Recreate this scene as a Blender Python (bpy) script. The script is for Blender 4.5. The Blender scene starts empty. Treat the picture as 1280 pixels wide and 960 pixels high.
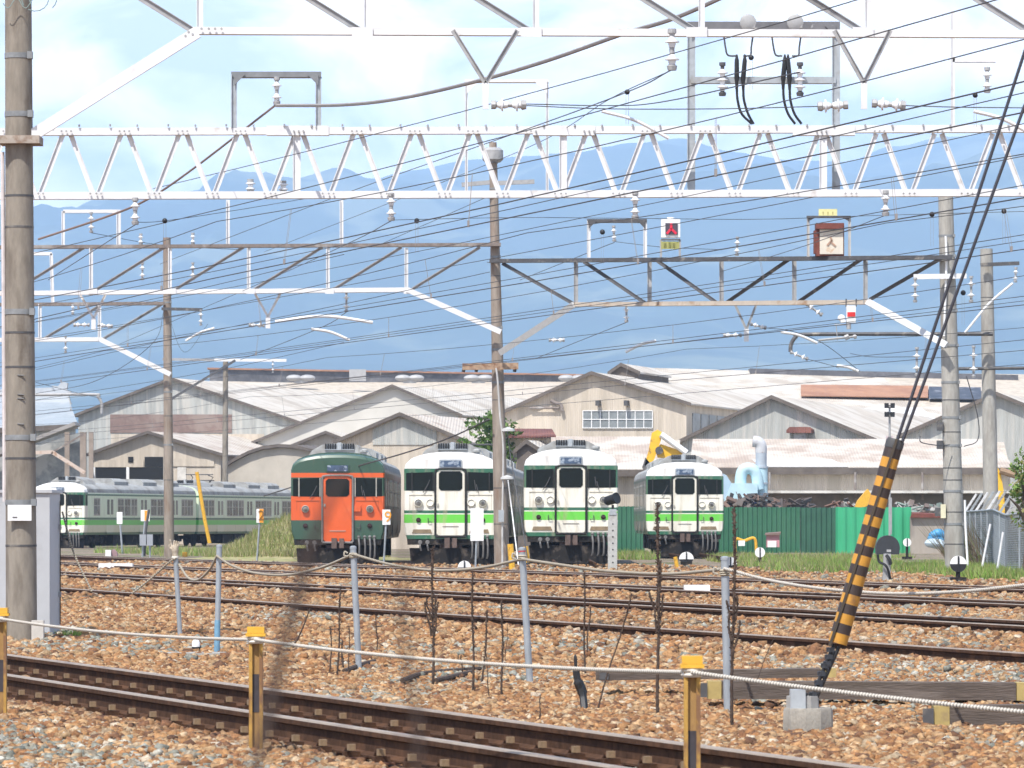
import bpy, bmesh, math, random
import numpy as np
from mathutils import Vector, Matrix
R = math.radians
random.seed(7)
rng = np.random.default_rng(11)
scene = bpy.context.scene
col = scene.collection

# ---------------------------------------------------------------- camera
HAZE_D = 1.42e-4
F, CX, HY, CAMZ = 6000.0, 640.0, 652.0, 1.37
cd = bpy.data.cameras.new('camera')
cam = bpy.data.objects.new('camera', cd)
col.objects.link(cam)
cam.location = (0, 0, CAMZ)
cam.rotation_euler = (R(90), 0, 0)
cd.sensor_width = 36.0
cd.lens = F / 1280 * 36.0
cd.shift_y = (HY - 480) / 1280
cd.clip_start = 0.5
cd.clip_end = 60000
cd.dof.use_dof = True
cd.dof.focus_distance = 62
cd.dof.aperture_fstop = 17.0
scene.camera = cam

# ---------------------------------------------------------------- light
SUN_AZ, SUN_EL = R(-153), R(58)          # clockwise from +Y
sunv = Vector((math.sin(SUN_AZ) * math.cos(SUN_EL), math.cos(SUN_AZ) * math.cos(SUN_EL), math.sin(SUN_EL)))
sl = bpy.data.lights.new('sun', 'SUN')
sl.energy = 5.0
sl.angle = R(0.53)
sl.color = (1.0, 0.955, 0.89)
so = bpy.data.objects.new('sun', sl)
so.rotation_euler = sunv.to_track_quat('Z', 'Y').to_euler()
col.objects.link(so)

w = bpy.data.worlds.new('World')
scene.world = w
w.use_nodes = True
nt = w.node_tree
nt.nodes.clear()
N = nt.nodes.new
L = nt.links.new
out = N('ShaderNodeOutputWorld')
bg = N('ShaderNodeBackground')
bg.inputs['Strength'].default_value = 0.15
sky = N('ShaderNodeTexSky')
sky.sky_type = 'NISHITA'
sky.sun_disc = False
sky.sun_elevation = SUN_EL
sky.sun_rotation = SUN_AZ
sky.altitude = 200
sky.dust_density = 1.0
tc = N('ShaderNodeTexCoord')
mp = N('ShaderNodeMapping')
mp.inputs['Scale'].default_value = (24, 24, 34)
mp.inputs['Location'].default_value = (3.1, 0.4, 1.7)
L(tc.outputs['Generated'], mp.inputs['Vector'])
nz = N('ShaderNodeTexNoise')
nz.inputs['Scale'].default_value = 1.0
nz.inputs['Detail'].default_value = 7
nz.inputs['Roughness'].default_value = 0.52
nz.inputs['Distortion'].default_value = 0.25
L(mp.outputs['Vector'], nz.inputs['Vector'])
cr = N('ShaderNodeValToRGB')
cr.color_ramp.elements[0].position = 0.40
cr.color_ramp.elements[0].color = (0.90, 0.90, 0.90, 1)
cr.color_ramp.elements[1].position = 0.56
cr.color_ramp.elements[1].color = (1, 1, 1, 1)
L(nz.outputs['Fac'], cr.inputs['Fac'])
nz2 = N('ShaderNodeTexNoise')
nz2.inputs['Scale'].default_value = 1.15
nz2.inputs['Detail'].default_value = 9
nz2.inputs['Roughness'].default_value = 0.52
nz2.inputs['Distortion'].default_value = 0.7
L(mp.outputs['Vector'], nz2.inputs['Vector'])
cc = N('ShaderNodeMixRGB')
cc.inputs['Color1'].default_value = (7.0, 7.3, 8.4, 1)
cc.inputs['Color2'].default_value = (15.6, 14.7, 13.6, 1)
nz2r = N('ShaderNodeMapRange')
nz2r.inputs['From Min'].default_value = 0.40
nz2r.inputs['From Max'].default_value = 0.60
L(nz2.outputs['Fac'], nz2r.inputs['Value'])
L(nz2r.outputs['Result'], cc.inputs['Fac'])
mx = N('ShaderNodeMixRGB')
spz = N('ShaderNodeSeparateXYZ')
L(tc.outputs['Generated'], spz.inputs['Vector'])
bank = N('ShaderNodeMapRange')          # cumulus bank low over the mountains, clear sky overhead
bank.inputs['From Min'].default_value = 0.13
bank.inputs['From Max'].default_value = 0.22
bank.inputs['To Min'].default_value = 1.0
bank.inputs['To Max'].default_value = 0.06
L(spz.outputs['Z'], bank.inputs['Value'])
bm_ = N('ShaderNodeMath')
bm_.operation = 'MULTIPLY'
L(cr.outputs['Color'], bm_.inputs[0])
L(bank.outputs['Result'], bm_.inputs[1])
L(bm_.outputs[0], mx.inputs['Fac'])
L(sky.outputs['Color'], mx.inputs['Color1'])
L(cc.outputs['Color'], mx.inputs['Color2'])
L(mx.outputs['Color'], bg.inputs['Color'])
L(bg.outputs['Background'], out.inputs['Surface'])

scene.render.engine = 'CYCLES'
scene.cycles.use_denoising = True
scene.cycles.max_bounces = 5
scene.cycles.volume_bounces = 3
scene.cycles.transparent_max_bounces = 8
vs = scene.view_settings
vs.view_transform = 'Standard'
vs.look = 'None'
vs.exposure = 0.44
vs.gamma = 1.0
vs.use_curve_mapping = False

# ---------------------------------------------------------------- helpers
def P(px, py, d):
    return Vector(((px - CX) / F * d, d, CAMZ - (py - HY) / F * d))

def G(px, py, z=0.0):
    return P(px, py, (CAMZ - z) * F / (py - HY))

ZUP = Vector((0, 0, 1))

class MB:
    def __init__(s):
        s.v, s.f, s.m, s.mi = [], [], [], 0
    def add(s, vs_, fs):
        o = len(s.v)
        s.v += [Vector(v) for v in vs_]
        s.f += [tuple(i + o for i in f) for f in fs]
        s.m += [s.mi] * len(fs)
        return s
    def mat(s, i):
        s.mi = i
        return s
    def hexa(s, p):   # 8 points, 0-3 bottom loop, 4-7 top loop
        return s.add(p, [(0, 3, 2, 1), (4, 5, 6, 7), (0, 1, 5, 4), (1, 2, 6, 5), (2, 3, 7, 6), (3, 0, 4, 7)])
    def box(s, c, size, rz=0.0):
        c = Vector(c)
        x, y, z = size[0] / 2, size[1] / 2, size[2] / 2
        m = Matrix.Rotation(rz, 3, 'Z')
        return s.hexa([c + m @ Vector(q) for q in ((-x, -y, -z), (x, -y, -z), (x, y, -z), (-x, y, -z), (-x, -y, z), (x, -y, z), (x, y, z), (-x, y, z))])
    def bar(s, p, q, wd, dp, dirn=(0, 1, 0)):
        """rectangular bar p->q; wd across (perpendicular to dirn), dp along dirn"""
        p, q = Vector(p), Vector(q)
        a = (q - p).normalized()
        b = Vector(dirn)
        b = (b - a * b.dot(a))
        if b.length < 1e-5:
            b = a.orthogonal()
        b.normalize()
        c = a.cross(b)
        b = b * dp / 2
        c = c * wd / 2
        return s.hexa([p - b - c, p + b - c, p + b + c, p - b + c, q - b - c, q + b - c, q + b + c, q - b + c])
    def angle(s, p, q, wd, fl=0.07, t=0.012, side=1):
        """steel angle: a plate facing -Y and a flange going back along +Y on one edge"""
        p, q = Vector(p), Vector(q)
        a = (q - p).normalized()
        c = a.cross(Vector((0, 1, 0))).normalized()
        s.bar(p, q, wd, t)
        flat = abs(a.z) < 0.12
        if c.z < -1e-3 or (abs(c.z) <= 0.05 and c.x > 0): c = -c
        if flat:      # chords: deep flange along the bottom edge, going back
            o = -c * (wd / 2 - t / 2) + Vector((0, fl * 1.1 + t / 2 - 0.001, 0))
            s.bar(p + o, q + o, t, fl * 2.2)
        else:         # web members: shallow outstanding leg on the upper edge
            o = c * (wd / 2 - t / 2) - Vector((0, fl * .22 + t / 2 - 0.001, 0))
            s.bar(p + o, q + o, t, fl * .44)
        return s
    def tube(s, pts, r, n=8, caps=True):
        pts = [Vector(p) for p in pts]
        k = len(pts)
        rs = r if isinstance(r, (list, tuple)) else [r] * k
        o = len(s.v)
        prev = None
        for i, p in enumerate(pts):
            t = (pts[min(i + 1, k - 1)] - pts[max(i - 1, 0)])
            if t.length < 1e-9:
                t = Vector((0, 0, 1))
            t.normalize()
            if prev is None:
                b = t.orthogonal().normalized()
            else:
                b = prev - t * prev.dot(t)
                b = b.normalized() if b.length > 1e-6 else t.orthogonal().normalized()
            prev = b
            c = t.cross(b)
            for j in range(n):
                an = 2 * math.pi * j / n
                s.v.append(p + (b * math.cos(an) + c * math.sin(an)) * rs[i])
        fs = []
        for i in range(k - 1):
            for j in range(n):
                a, b2 = o + i * n + j, o + i * n + (j + 1) % n
                fs.append((a, b2, b2 + n, a + n))
        if caps:
            fs.append(tuple(o + j for j in range(n))[::-1])
            fs.append(tuple(o + (k - 1) * n + j for j in range(n)))
        s.f += fs
        s.m += [s.mi] * len(fs)
        return s
    def lathe(s, prof, base, axis=(0, 0, 1), n=14):
        base, ax = Vector(base), Vector(axis).normalized()
        return s.tube2([(base + ax * t, r) for r, t in prof], ax, n)
    def tube2(s, pr, ax, n):
        b = ax.orthogonal().normalized()
        c = ax.cross(b)
        o = len(s.v)
        for p, r in pr:
            for j in range(n):
                an = 2 * math.pi * j / n
                s.v.append(p + (b * math.cos(an) + c * math.sin(an)) * max(r, 1e-4))
        fs = []
        for i in range(len(pr) - 1):
            for j in range(n):
                a, b2 = o + i * n + j, o + i * n + (j + 1) % n
                fs.append((a, b2, b2 + n, a + n))
        fs.append(tuple(o + j for j in range(n))[::-1])
        fs.append(tuple(o + (len(pr) - 1) * n + j for j in range(n)))
        s.f += fs
        s.m += [s.mi] * len(fs)
        return s
    def prism(s, poly, ext):
        ext = Vector(ext)
        poly = [Vector(p) for p in poly]
        n = len(poly)
        fs = [tuple(range(n))[::-1], tuple(range(n, 2 * n))]
        fs += [(i, (i + 1) % n, n + (i + 1) % n, n + i) for i in range(n)]
        return s.add(poly + [p + ext for p in poly], fs)
    def ball(s, c, r, sc=(1, 1, 1), n=10, m=6):
        c = Vector(c)
        vs_, fs = [], []
        for i in range(m + 1):
            th = math.pi * i / m
            for j in range(n):
                ph = 2 * math.pi * j / n
                vs_.append(c + Vector((math.sin(th) * math.cos(ph) * sc[0], math.sin(th) * math.sin(ph) * sc[1], math.cos(th) * sc[2])) * r)
        for i in range(m):
            for j in range(n):
                a, b = i * n + j, i * n + (j + 1) % n
                fs.append((a, b, b + n, a + n))
        return s.add(vs_, fs)
    def build(s, name, mats, parent=None, origin=None, smooth=True, angle=32):
        if origin is None:
            origin = parent.get('_o', (0, 0, 0)) if parent else (0, 0, 0)
        o = Vector(origin)
        me = bpy.data.meshes.new(name)
        me.from_pydata([v - o for v in s.v], [], s.f)
        mats = mats if isinstance(mats, (list, tuple)) else [mats]
        for m in mats:
            me.materials.append(m)
        if len(mats) > 1:
            me.polygons.foreach_set('material_index', s.m)
        bm = bmesh.new()
        bm.from_mesh(me)
        bmesh.ops.recalc_face_normals(bm, faces=bm.faces)
        bm.to_mesh(me)
        bm.free()
        if smooth:
            me.polygons.foreach_set('use_smooth', [True] * len(me.polygons))
            me.set_sharp_from_angle(angle=R(angle))
        ob = bpy.data.objects.new(name, me)
        col.objects.link(ob)
        if parent:
            ob.parent = parent
        else:
            ob.location = o
        return ob

def tag(o, label=None, cat=None, group=None, kind=None):
    if label: o['label'] = label
    if cat: o['category'] = cat
    if group: o['group'] = group
    if kind: o['kind'] = kind
    return o

def empty(name, loc, label, cat, group=None):
    o = bpy.data.objects.new(name, None)
    o.empty_display_size = 0.2
    col.objects.link(o)
    o.location = loc
    o['_o'] = tuple(loc)
    return tag(o, label, cat, group)

def dup(root, loc, rz=0, label=None, group=None):
    r = root.copy()
    col.objects.link(r)
    r.location = loc
    r.rotation_euler = (0, 0, rz)
    if label: r['label'] = label
    if group: r['group'] = group
    for ch in list(root.children):
        c = ch.copy()
        col.objects.link(c)
        c.parent = r
        for g in ch.children:
            e = g.copy()
            col.objects.link(e)
            e.parent = c
    return r

def curve_pts(pts, n=8):
    """Catmull-Rom through points"""
    pts = [Vector(p) for p in pts]
    if len(pts) < 3:
        return pts
    o = []
    e = [pts[0] * 2 - pts[1]] + pts + [pts[-1] * 2 - pts[-2]]
    for i in range(1, len(e) - 2):
        a, b, c, d = e[i - 1], e[i], e[i + 1], e[i + 2]
        for k in range(n):
            t = k / n
            o.append(0.5 * ((2 * b) + (c - a) * t + (2 * a - 5 * b + 4 * c - d) * t * t + (3 * b - a - 3 * c + d) * t ** 3))
    o.append(pts[-1])
    return o

def sag(p, q, s, n=12):
    p, q = Vector(p), Vector(q)
    return [p.lerp(q, i / n) - Vector((0, 0, 4 * s * (i / n) * (1 - i / n))) for i in range(n + 1)]

# ---------------------------------------------------------------- materials
def M(name, c, rough=0.6, metal=0.0, var=0.18, scale=4.0, c2=None, lo=0.5, hi=0.62, s2=1.5, stretch=(1, 1, 1), bump=0.0, bscale=60.0, c3=None, coord='Object', coat=0.0):
    """base colour with fine value noise, an optional second colour in irregular patches, optional bump"""
    m = bpy.data.materials.new(name)
    m.use_nodes = True
    t = m.node_tree
    n, l = t.nodes.new, t.links.new
    b = t.nodes['Principled BSDF']
    b.inputs['Roughness'].default_value = rough
    b.inputs['Metallic'].default_value = metal
    if coat: b.inputs['Coat Weight'].default_value = coat
    tcn = n('ShaderNodeTexCoord')
    mpn = n('ShaderNodeMapping')
    mpn.inputs['Scale'].default_value = stretch
    l(tcn.outputs[coord], mpn.inputs['Vector'])
    nz_ = n('ShaderNodeTexNoise')
    nz_.inputs['Scale'].default_value = scale
    nz_.inputs['Detail'].default_value = 5
    nz_.inputs['Roughness'].default_value = 0.65
    l(mpn.outputs['Vector'], nz_.inputs['Vector'])
    rp = n('ShaderNodeValToRGB')
    e = rp.color_ramp.elements
    e[0].position, e[1].position = 0.3, 0.72
    e[0].color = (*[x * (1 - var) for x in c], 1)
    e[1].color = (*[min(1, x * (1 + var)) for x in c], 1)
    l(nz_.outputs['Fac'], rp.inputs['Fac'])
    last = rp.outputs['Color']
    for k, cx in enumerate((c2, c3)):
        if cx is None: continue
        nb = n('ShaderNodeTexNoise')
        nb.inputs['Scale'].default_value = s2 * (1 + 1.3 * k)
        nb.inputs['Detail'].default_value = 6
        nb.inputs['Roughness'].default_value = 0.6
        mp2 = n('ShaderNodeMapping')
        mp2.inputs['Scale'].default_value = stretch
        mp2.inputs['Location'].default_value = (5.3 * k, 2.7, 9.1 * k)
        l(tcn.outputs[coord], mp2.inputs['Vector'])
        l(mp2.outputs['Vector'], nb.inputs['Vector'])
        mr = n('ShaderNodeMapRange')
        mr.inputs['From Min'].default_value = lo
        mr.inputs['From Max'].default_value = hi
        l(nb.outputs['Fac'], mr.inputs['Value'])
        mxn = n('ShaderNodeMixRGB')
        l(mr.outputs['Result'], mxn.inputs['Fac'])
        l(last, mxn.inputs['Color1'])
        mxn.inputs['Color2'].default_value = (*cx, 1)
        last = mxn.outputs['Color']
    l(last, b.inputs['Base Color'])
    if bump:
        nb = n('ShaderNodeTexNoise')
        nb.inputs['Scale'].default_value = bscale
        nb.inputs['Detail'].default_value = 4
        l(mpn.outputs['Vector'], nb.inputs['Vector'])
        bp = n('ShaderNodeBump')
        bp.inputs['Strength'].default_value = bump
        bp.inputs['Distance'].default_value = 0.02
        l(nb.outputs['Fac'], bp.inputs['Height'])
        l(bp.outputs['Normal'], b.inputs['Normal'])
    return m

def corrugated(name, c, c2, freq, axis='X', var=0.15, s2=0.35, lo=0.48, hi=0.62, rough=0.8, c3=None, depth=0.03, stretch=(1, 1, 1)):
    m = M(name, c, rough, 0, var, 1.5, c2, lo, hi, s2, stretch, c3=c3)
    t = m.node_tree
    n, l = t.nodes.new, t.links.new
    b = t.nodes['Principled BSDF']
    tcn = n('ShaderNodeTexCoord')
    wv = n('ShaderNodeTexWave')
    wv.bands_direction = axis
    wv.inputs['Scale'].default_value = freq
    l(tcn.outputs['Object'], wv.inputs['Vector'])
    bp = n('ShaderNodeBump')
    bp.inputs['Strength'].default_value = 0.6
    bp.inputs['Distance'].default_value = depth
    l(wv.outputs['Fac'], bp.inputs['Height'])
    l(bp.outputs['Normal'], b.inputs['Normal'])
    return m

def zbands(name, stops, rough=0.35, dirt=(0.16, 0.13, 0.1), dlo=0.56, dhi=0.85, zmax=4.0, coat=0.2, grime=None):
    """paint in horizontal bands: stops = [(z_from, colour), ...]"""
    m = bpy.data.materials.new(name)
    m.use_nodes = True
    t = m.node_tree
    n, l = t.nodes.new, t.links.new
    b = t.nodes['Principled BSDF']
    b.inputs['Roughness'].default_value = rough
    b.inputs['Coat Weight'].default_value = coat
    tcn = n('ShaderNodeTexCoord')
    sp = n('ShaderNodeSeparateXYZ')
    l(tcn.outputs['Object'], sp.inputs['Vector'])
    dv = n('ShaderNodeMath')
    dv.operation = 'DIVIDE'
    dv.inputs[1].default_value = zmax
    l(sp.outputs['Z'], dv.inputs[0])
    rp = n('ShaderNodeValToRGB')
    rp.color_ramp.interpolation = 'CONSTANT'
    el = rp.color_ramp.elements
    el[0].position, el[0].color = 0.0, (*stops[0][1], 1)
    el[1].position, el[1].color = stops[1][0] / zmax, (*stops[1][1], 1)
    for z, c in stops[2:]:
        q = el.new(z / zmax)
        q.color = (*c, 1)
    l(dv.outputs['Value'], rp.inputs['Fac'])
    nb = n('ShaderNodeTexNoise')
    nb.inputs['Scale'].default_value = 2.2
    nb.inputs['Detail'].default_value = 7
    mp2 = n('ShaderNodeMapping')
    mp2.inputs['Scale'].default_value = (2.2, 2.2, 0.45)
    l(tcn.outputs['Object'], mp2.inputs['Vector'])
    l(mp2.outputs['Vector'], nb.inputs['Vector'])
    mr = n('ShaderNodeMapRange')
    mr.inputs['From Min'].default_value = dlo
    mr.inputs['From Max'].default_value = dhi
    l(nb.outputs['Fac'], mr.inputs['Value'])
    fac = mr.outputs['Result']
    if grime:      # weathered side panels: grime grows from y = grime[0] on
        mg = n('ShaderNodeMapRange')
        mg.inputs['From Min'].default_value = grime[0]
        mg.inputs['From Max'].default_value = grime[0] + 0.4
        mg.inputs['To Max'].default_value = grime[1]
        l(sp.outputs['Y'], mg.inputs['Value'])
        mxm = n('ShaderNodeMath')
        mxm.operation = 'ADD'
        mxm.use_clamp = True
        l(mg.outputs['Result'], mxm.inputs[0])
        l(fac, mxm.inputs[1])
        fac = mxm.outputs['Value']
    mxn = n('ShaderNodeMixRGB')
    l(fac, mxn.inputs['Fac'])
    l(rp.outputs['Color'], mxn.inputs['Color1'])
    mxn.inputs['Color2'].default_value = (*dirt, 1)
    l(mxn.outputs['Color'], b.inputs['Base Color'])
    return m

def emis(name, c, s):
    m = bpy.data.materials.new(name)
    m.use_nodes = True
    b = m.node_tree.nodes['Principled BSDF']
    b.inputs['Base Color'].default_value = (*c, 1)
    b.inputs['Emission Color'].default_value = (*c, 1)
    b.inputs['Emission Strength'].default_value = s
    return m

def stripes(name, ca, cb, freq, axis='Z', lo=0.5, rough=0.6, wear=None):
    m = bpy.data.materials.new(name)
    m.use_nodes = True
    t = m.node_tree
    n, l = t.nodes.new, t.links.new
    b = t.nodes['Principled BSDF']
    b.inputs['Roughness'].default_value = rough
    tcn = n('ShaderNodeTexCoord')
    sp = n('ShaderNodeSeparateXYZ')
    l(tcn.outputs['Object'], sp.inputs['Vector'])
    a = n('ShaderNodeMath')
    a.operation = 'MULTIPLY'
    a.inputs[1].default_value = freq
    l(sp.outputs[axis], a.inputs[0])
    f = n('ShaderNodeMath')
    f.operation = 'FRACT'
    l(a.outputs[0], f.inputs[0])
    g = n('ShaderNodeMath')
    g.operation = 'GREATER_THAN'
    g.inputs[1].default_value = lo
    l(f.outputs[0], g.inputs[0])
    nzz = n('ShaderNodeTexNoise')
    nzz.inputs['Scale'].default_value = 14
    nzz.inputs['Detail'].default_value = 6
    l(tcn.outputs['Object'], nzz.inputs['Vector'])
    mr = n('ShaderNodeMapRange')
    mr.inputs['From Min'].default_value = 0.58
    mr.inputs['From Max'].default_value = 0.7
    l(nzz.outputs['Fac'], mr.inputs['Value'])
    mxn = n('ShaderNodeMixRGB')
    l(g.outputs[0], mxn.inputs['Fac'])
    mxn.inputs['Color1'].default_value = (*ca, 1)
    mxn.inputs['Color2'].default_value = (*cb, 1)
    mx2 = n('ShaderNodeMixRGB')
    mx2.inputs['Color2'].default_value = (*(wear or [x * .6 for x in ca]), 1)
    l(mr.outputs['Result'], mx2.inputs['Fac'])
    l(mxn.outputs['Color'], mx2.inputs['Color1'])
    l(mx2.outputs['Color'], b.inputs['Base Color'])
    return m

concrete_warm = M('weathered_concrete', (0.25, 0.22, 0.18), 0.9, 0, 0.18, 14, (0.32, 0.29, 0.245), 0.5, 0.68, 2.2, (1, 1, 0.25), 0.25, 90, c3=(0.15, 0.125, 0.1))
concrete_grey = M('grey_concrete', (0.36, 0.345, 0.31), 0.9, 0, 0.2, 12, (0.27, 0.25, 0.22), 0.52, 0.68, 2.5, (1, 1, 0.25), 0.25, 80)
pole_brown = M('brown_stained_concrete', (0.27, 0.225, 0.185), 0.9, 0, 0.2, 12, (0.35, 0.305, 0.26), 0.5, 0.68, 1.6, (1, 1, 0.2), 0.2, 80, c3=(0.21, 0.145, 0.105))
white_steel = M('white_painted_steel', (0.71, 0.71, 0.71), 0.5, 0, 0.10, 5, (0.46, 0.40, 0.34), 0.66, 0.8, 2.4, c3=(.56, .55, .535))
grey_steel = M('grey_galvanised_steel', (0.40, 0.43, 0.45), 0.5, 0.3, 0.15, 9, (0.32, 0.31, 0.29), 0.55, 0.7, 3.0)
brown_steel = M('rusty_brown_steel', (0.20, 0.165, 0.145), 0.75, 0, 0.25, 8, (0.34, 0.32, 0.30), 0.52, 0.66, 2.0)
dark_steel = M('dark_steel', (0.09, 0.088, 0.09), 0.6, 0.2, 0.25, 8, (0.30, 0.27, 0.23), 0.58, 0.72, 2.5)
mid_steel = M('weathered_grey_steel', (0.36, 0.36, 0.36), 0.6, 0.1, 0.15, 8, (0.18, 0.17, 0.16), 0.55, 0.7, 2.0)
rust = M('orange_rust', (0.36, 0.25, 0.17), 0.9, 0, 0.3, 9, (0.2, 0.09, 0.045), 0.5, 0.65, 4)
rail_rust = M('rail_rust', (0.074, 0.040, 0.025), 0.95, 0.0, 0.35, 18, (0.12, 0.062, 0.036), 0.5, 0.68, 5, (1, 1, 1))
rail_top = M('worn_rail_head', (0.33, 0.265, 0.205), 0.5, 0.15, 0.15, 10, (0.2, 0.15, 0.12), 0.5, 0.7, 1.2)
clip_mat = M('rail_clip_tan', (0.25, 0.17, 0.095), 0.8, 0, 0.2, 25, (0.2, 0.11, 0.06), 0.5, 0.65, 9)
plate_rust = M('tie_plate_rust', (0.15, 0.068, 0.042), 0.9, 0, 0.3, 16)
sleeper_conc = M('dirty_sleeper', (0.10, 0.062, 0.042), 0.95, 0, 0.2, 10)
wire_dark = M('dark_overhead_wire', (0.075, 0.075, 0.08), 0.55, 0.3, 0.15, 3)
wire_grey = M('grey_cable', (0.27, 0.25, 0.24), 0.6, 0, 0.15, 3)
porcelain = M('white_porcelain', (0.76, 0.77, 0.78), 0.25, 0, 0.05, 20)
black_iron = M('black_iron', (0.02, 0.02, 0.022), 0.5, 0.2, 0.2, 8)
white_plate = M('white_plate', (0.80, 0.80, 0.79), 0.45, 0, 0.05, 6)
yellow_paint = M('yellow_paint', (0.72, 0.40, 0.035), 0.5, 0, 0.15, 12, (0.36, 0.19, 0.04), 0.6, 0.72, 7)
orange_paint = M('orange_paint', (0.80, 0.33, 0.03), 0.5, 0, 0.1, 10)
galv_pipe = M('galvanised_pipe', (0.33, 0.36, 0.385), 0.5, 0.2, 0.18, 16, (0.23, 0.22, 0.21), 0.56, 0.7, 7, (1, 1, 0.3))
glass_dark = M('dark_train_glass', (0.008, 0.012, 0.011), 0.18, 0, 0.2, 2)
glass_dark.node_tree.nodes['Principled BSDF'].inputs['Specular IOR Level'].default_value = 0.14
rail_rust.node_tree.nodes['Principled BSDF'].inputs['Specular IOR Level'].default_value = 0.1
rubber = M('black_rubber', (0.018, 0.017, 0.016), 0.75, 0, 0.2, 10)
under_dark = M('underframe_grime', (0.015, 0.012, 0.010), 0.95, 0, 0.35, 5, (0.10, 0.08, 0.065), 0.55, 0.7, 3)
lamp_glass = M('lamp_glass', (0.55, 0.55, 0.52), 0.15, 0, 0.05, 10)

# ================================================================= SETTING
from mathutils import noise as mnoise

def fbm(x, y, s, oct_=4):
    return mnoise.fractal(Vector((x * s, y * s, 0.37)), 0.9, 2.0, oct_)

def lift(c):      # ballast filled up between the rails of the middle lines
    return max(0, min(1, (c - 15.2) / 1.4)) * max(0, min(1, (38 - c) / 2))

# ---- ground: one sheet, fine near the camera, reaching beyond the mountains
def ground_mesh():
    xs = sorted(set([-30000, -8000, -3000, -900, -300, -140, -80] + list(np.round(np.arange(-50, 50.1, 1.0), 2)) + [80, 140, 300, 900, 3000, 8000, 30000]))
    ys = sorted(set([-2000, -200, -40] + list(np.round(np.arange(-5, 20, 2.5), 2)) + list(np.round(np.arange(20, 60, 0.5), 2)) + list(np.round(np.arange(60, 230, 2), 2)) + [260, 320, 420, 700, 1500, 4000, 9000, 18000, 40000]))
    vs_, fs = [], []
    for y in ys:
        for x in xs:
            z = 0.0
            if abs(x) < 60 and 0 < y < 240:
                z = 0.03 * fbm(x, y, 0.5) + .065 * lift(x + y / 3.35)
                if y > 104:
                    z += 0.10 * min(1, max(0, (y - 104) / 10)) * (0.4 + 0.6 * fbm(x, y, 0.12)) * (1 if x > 7 else 0.3)
            vs_.append((x, y, z - 0.015))
    nx = len(xs)
    for j in range(len(ys) - 1):
        for i in range(nx - 1):
            a = j * nx + i
            fs.append((a, a + 1, a + nx + 1, a + nx))
    mb = MB()
    mb.add(vs_, fs)
    return mb

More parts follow.
